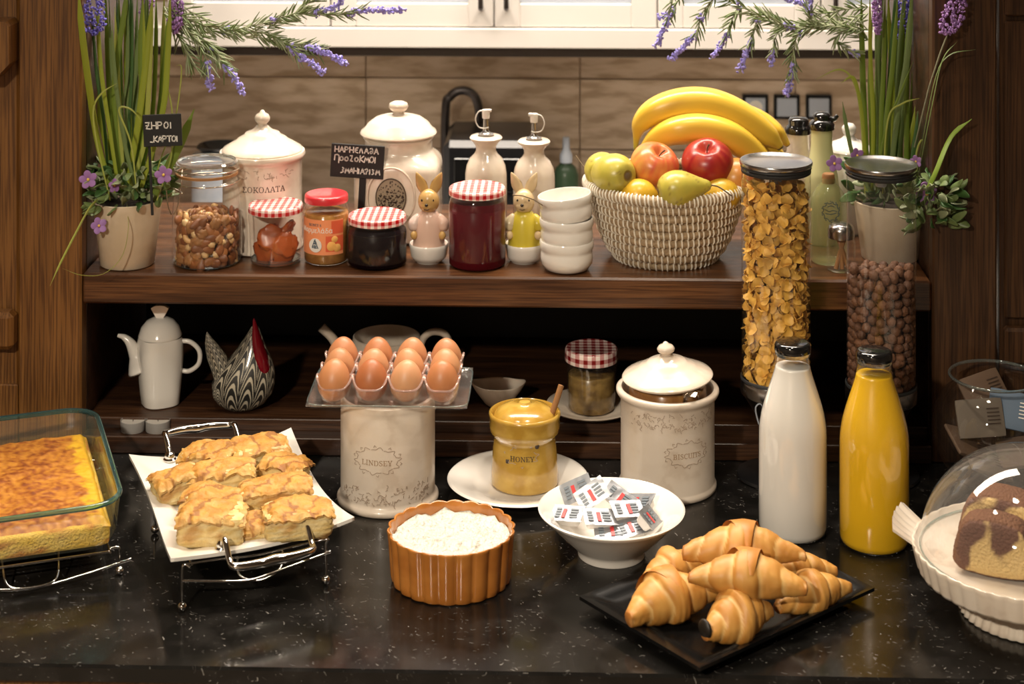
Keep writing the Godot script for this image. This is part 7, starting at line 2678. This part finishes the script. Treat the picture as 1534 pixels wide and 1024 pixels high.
func bottle(pxx: float, pyy: float, rb: float, sy: float, m: Material, what: String, label: String) -> void:
	var p := on(pxx, pyy, TOP)
	var k := kk(p)
	var t := thing("%s_bottle" % what, label, "bottle", p + Vector3(0, 0.0003, 0))
	var outer := [[0, 0], [rb - 8, 0], [rb - 2, 4], [rb, 11], [rb + 0.3, 60], [rb, 150], [rb - 1, 163], [rb - 4, 180], [rb - 9, 198], [rb - 15.5, 218], [rb - 20.5, 233], [rb - 24, 245], [rb - 26.3, 257], [rb - 27, 264], [rb - 26.5, 266], [rb - 25.3, 268], [rb - 25.3, 272]]
	var o2 := []
	var f2 := [[0, 1.5]]
	for q in outer:
		o2.append([q[0], q[1] * sy])
	part("glass", lathe(o2, k, 56, 0.3), M.glass, t)
	for q in outer.slice(1, 12):
		f2.append([q[0] - 1.0, q[1] * sy + 1.0])
	f2.append([rb - 25.2, 248 * sy])
	f2.append([rb - 26.5, 249.5 * sy])
	f2.append([0, 249 * sy])
	part("contents", lathe(f2, k, 56, 0.3), m, t)
	part("lip", lathe([[24.5, 265 * sy], [26.2, 266.5 * sy], [26.2, 270 * sy], [24.5, 272 * sy]], k, 40), M.thick_glass, t)
	part("cap", lathe([[24.5, 271 * sy], [27, 271.5 * sy], [27.3, 274 * sy], [26.8, 281 * sy], [25, 284 * sy], [22, 285.3 * sy], [0, 285.5 * sy]], k, 48), M.black_gloss, t)

func back_bottles() -> void:
	var p := on(1196, 352, SHELF)
	var k := kk(p)
	var t := thing("carafe", "slim cream glass carafe with black stopper behind the corn flakes", "bottle", p + Vector3(0, 0.0003, 0))
	part("body", lathe([[0, 0], [26, 0], [28, 3], [28, 80], [22, 110], [17, 128], [16.5, 150], [17, 154]], k, 40), M.cream_ceramic, t)
	part("stopper", lathe([[17, 152], [19.5, 153], [19.5, 160], [17, 164], [15, 166], [15.5, 172], [12, 176], [0, 177]], k, 32), M.black_gloss, t)
	p = on(1231, 362, SHELF)
	k = kk(p)
	t = thing("carafe", "tall pale green carafe with black pouring stopper between the cereal towers", "bottle", p + Vector3(0, 0.0003, 0))
	part("body", lathe([[0, 0], [26, 0], [28, 3], [28, 70], [24, 100], [18, 128], [16, 145], [16, 170]], k, 40), mat("green_milk_glass", lin(0.6, 0.58, 0.30), 0.2), t)
	part("stopper", lathe([[16, 168], [19, 169], [19.5, 176], [16, 181], [13, 183], [13, 190], [9, 194], [0, 195]], k, 32), M.black_gloss, t)
	var m := MB.new()
	m.tube(curve([Vector3(10, 184, 0) * k, Vector3(18, 184, 2) * k, Vector3(23, 190, 3) * k], 4), [4.5 * k, 4.5 * k, 4.2 * k, 4 * k, 3.6 * k, 3.4 * k, 3.2 * k, 3 * k, 3 * k], 10)
	part("pouring_spout", m, M.black_gloss, t)
	# embossed green glass bottle in front of them
	p = on(1241, 392, SHELF)
	k = kk(p)
	t = thing("oil_flask", "round-shouldered greenish glass flask with oval embossed seal", "bottle", p + Vector3(0, 0.0003, 0))
	part("glass", lathe([[0, 0], [23, 0], [26, 3], [27, 10], [27.5, 85], [25, 100], [17, 112], [11, 118], [10, 126]], k, 40), M.green_glass, t)
	part("cork", lathe([[0, 118], [9.5, 118], [9.5, 130], [8, 132], [0, 132]], k, 20), M.dipper_wood, t)
	part("seal_print", wrapped(strokes(ornament(0, 0, 12 * k, 13 * k) + [[Vector2(-9, 3) * k, Vector2(-3, 0) * k, Vector2(3, 2) * k, Vector2(9, 0) * k], [Vector2(-8, -3) * k, Vector2(0, -4) * k, Vector2(8, -2) * k], [Vector2(-5, 7) * k, Vector2(0, 9) * k, Vector2(5, 7) * k]], 0.9 * k, 0.0004).done(), 27.6 * k, 82 * k, 0.0), M.label_blue, t)
	# small jar with metal lid and cinnamon sticks
	p = on(1256, 396, SHELF)
	p.z += 0.028
	k = kk(p)
	t = thing("spice_jar", "small glass jar with silver screw lid holding brown sticks", "jar", p + Vector3(0, 0.0003, 0))
	part("glass", lathe([[0, 0], [19, 0], [21, 2], [21, 42], [18, 48]], k, 32), M.glass, t)
	part("lid", lathe([[18, 48], [19.5, 48.5], [20, 52], [19.5, 56], [20, 60], [18, 66], [12, 70], [0, 71]], k, 32), M.steel, t)
	var labs := ["brown cinnamon stick leaning left in the small spice jar", "brown cinnamon stick upright in the small spice jar", "brown cinnamon stick leaning right in the small spice jar"]
	for i in 3:
		m = MB.new()
		m.tube([Vector3(-8 + 9 * i, 2, 2) * k, Vector3(-2 + 3 * i, 24, -2 + i) * k, Vector3(4 - 4 * i, 45, 2) * k], 3.2 * k, 8)
		solo("cinnamon_stick", m, M.dipper_wood, p, labs[i], "cinnamon", "sticks in the spice jar")
	# white ceramic behind
	p = on(1272, 345, SHELF)
	k = kk(p)
	t = thing("lidded_jar", "white lidded china jar behind the pale green carafe", "jar", p + Vector3(0, 0.0003, 0))
	part("body", lathe([[0, 0], [30, 0], [34, 4], [35, 110], [33, 120]], k, 40), M.white_ceramic, t)
	part("lid", lathe([[33, 120], [35, 121], [34, 125], [24, 132], [12, 137], [7, 142], [10, 148], [11, 154], [6, 160], [0, 161]], k, 40), M.white_ceramic, t)

func tea_bowl() -> void:
	var p := on(1490, 735, TOP)
	var k := kk(p)
	var t := thing("glass_bowl", "round clear glass bowl of tea packets behind the cake dome", "bowl", p + Vector3(0, 0.0003, 0))
	var pr := []
	for i in 22:
		var a := lerpf(-1.45, 0.93, i / 21.0)
		pr.append([cos(a) * 92, 92 + sin(a) * 92])
	pr.append([61, 168])
	pr.append([66, 172])
	var pin := [[0, 0.8]]
	pin.append_array(pr)
	part("glass", lathe(pin, k, 64, 0.3), M.dark_glass, t)
	var ri := []
	for i in 56:
		ri.append(Vector3(cos(TAU * i / 56) * 66 * k, 172 * k, sin(TAU * i / 56) * 66 * k))
	var m := MB.new()
	m.tube(ri, 2.3 * k, 8, true)
	part("rim", m, M.thick_glass, t)
	var q := [[-28, 120, 30, 0.2, 1.2, 0.1, M.paper_tea, "cream tea packet standing at the front left inside the glass bowl"], [22, 128, 20, -0.5, 1.1, -0.2, M.paper_blue, "blue and white tea packet at the right inside the glass bowl"], [-45, 82, 30, 0.3, 0.5, -0.45, M.paper_brown, "dark tea packet slanting at the left inside the glass bowl"], [-20, 60, 40, 0.1, 0.4, -0.4, M.paper_tea, "cream tea packet low at the left inside the glass bowl"], [-10, 140, -25, 0.6, 0.9, 0.3, M.paper_brown, "brown tea packet sticking up at the back of the glass bowl"], [30, 70, 30, -0.2, 0.5, 0.3, M.paper_brown, "brown tea packet low at the right inside the glass bowl"]]
	for a in q:
		m = MB.new()
		m.rbox(Vector3.ZERO, Vector3(0.034, 0.003, 0.026), 0.0028, 8, func(v): return v * Vector3(1, 1.0 + 0.6 * maxf(0, 1.0 - absf(v.x) / 0.034), 1))
		var o := thing("tea_packet", a[7], "packet", p + Vector3(a[0], a[1], a[2]) * k, 0.0, "tea packets in the glass bowl")
		o.basis = Basis(Vector3.UP, a[3]) * Basis(Vector3.RIGHT, a[4]) * Basis(Vector3(0, 0, 1), a[5])
		part("envelope", m, a[6], o)
		m = MB.new()
		for j in 5:
			m.cbox(Vector3(0.018, 0.0052, -0.012 + j * 0.005), Vector3(0.018, 0.0004, 0.0016), 0.0001)
		part("print", m, M.label_white if a[6] == M.paper_blue else M.ink, o)

func cake() -> void:
	var h := 0.078
	var p := on(1542, 822, TOP + h)
	var k := kk(p)
	var base := Vector3(p.x, TOP + 0.0003, p.z)
	var t := thing("cake_stand", "footed cream china cake stand with fluted rim at the right edge", "cake stand", base)
	var Y := h / k
	var m := MB.new()
	var rows := []
	var n := 44
	for q in [[0, -8, 0], [158, -8, 0], [163, -5, 0.1], [168, 0, 0.4], [171, 1.5, 0.7], [173, 0, 1], [172, -6, 1], [165, -34, 1], [162, -39, 0.7], [150, -44, 0.2], [118, -54, 0.2], [98, -62, 0.6], [96, -70, 0.8], [102, -86, 1], [104, -92, 1], [100, -Y, 0.8], [90, -Y, 0], [0, -Y + 4, 0]]:
		var row := []
		for j in n * 6:
			var a := TAU * j / (n * 6.0)
			var f := absf(sin(a * n * 0.5))
			row.append(Vector3(cos(a), 0, sin(a)) * (q[0] - 3.2 * q[2] * (1.0 - f)) * k + Vector3(0, (maxf(q[1], -Y) + Y) * k, 0))
		rows.append(row)
	m.grid(rows, 1, true)
	part("stand", m, M.cream_ceramic, t)
	m = MB.new()
	m.sheet(func(u, v):
		var a: float = PI + 0.34 + u * 0.25
		var rr = (184.0 + 17.0 * v) * k
		var w := 0.9 * cos(u * 16.0) * k
		return Vector3(cos(a) * rr, (Y + 9.0 + 12.0 * v + 3.0 * v * v * (1.0 - u * u)) * k + w * (v + 1.0), sin(a) * rr), 40, 8, 4.0 * k)
	part("handle", m, M.cream_ceramic, t)
	var d := thing("cake_dome", "clear glass dome covering the marble cake", "dome", Vector3(p.x, base.y + (Y - 6.5) * k, p.z))
	var pr := []
	for i in 24:
		var a := PI / 2 * i / 23.0
		pr.append([cos(a) * 160, 4 + sin(a) * 150])
	pr.push_front([160, 0])
	part("glass", lathe(pr, k, 72, 0.3), glass("dome_glass", 0.04, Color(0.8, 0.8, 0.8)), d)
	var ri := []
	for i in 72:
		ri.append(Vector3(cos(TAU * i / 72) * 160 * k, 1.2 * k, sin(TAU * i / 72) * 160 * k))
	m = MB.new()
	m.tube(ri, 1.3 * k, 6, true)
	part("rim", m, M.thick_glass, d)
	# two thick slices of ring cake: brown and yellow batter swirled
	cake_slice(Vector3(1491, 852, 0), 0.018, 0.40, Vector3(0.050, 0.037, 0.02), 1, "marble cake slice in front, half chocolate and half vanilla", base, Y * k)
	cake_slice(Vector3(1506, 820, 0), 0.020, 0.55, Vector3(0.056, 0.041, 0.026), 2, "marble cake slice standing behind the front one under the dome", base, Y * k)

func cake_slice(pixel: Vector3, _lift: float, turn: float, half: Vector3, sd: int, label: String, _base: Vector3, _y: float) -> void:
	var hgt := TOP + 0.0725 + half.y
	var c := on(pixel.x, pixel.y - 38, hgt)
	var nz := FastNoiseLite.new()
	nz.seed = sd * 7
	nz.frequency = 16.0
	nz.fractal_octaves = 2
	var n2 := FastNoiseLite.new()
	n2.frequency = 160.0
	n2.seed = sd
	var t := thing("cake_slice", label, "cake", c, -turn, "marble cake slices under the dome")
	var m := MB.new()
	m.tinted = true
	m.rbox(Vector3.ZERO, half, 0.014, 24, func(q):
		var top := clampf((q.y + half.y) / (2.0 * half.y), 0, 1)
		var s := 1.0 - 0.30 * top * top
		return Vector3(q.x * s, q.y * (1.0 - 0.18 * pow(absf(q.x) / half.x, 2.0)), q.z) + Vector3(n2.get_noise_3dv(q), n2.get_noise_3dv(q + Vector3(1, 0, 0)), n2.get_noise_3dv(q + Vector3(0, 1, 0))) * 0.0012, func(q):
		var v = q.x / half.x * 0.9 - q.y / half.y * 0.55 + 1.1 * nz.get_noise_3dv(q) * 1.3
		var col := Color(0.15, 0.062, 0.034).lerp(Color(0.74, 0.52, 0.21), smoothstep(-0.25, -0.02, v))
		var edge := maxf(absf(q.x) / half.x, q.y / half.y)
		if absf(q.z) < half.z - 0.003: col = Color(0.17, 0.065, 0.022)
		elif -q.y / half.y > 0.86: col = col.lerp(Color(0.30, 0.12, 0.03), 0.8)
		elif edge > 0.93: col = col.lerp(Color(0.19, 0.07, 0.02), 0.8)
		return col)
	part("crumb", m, M.crumb, t)
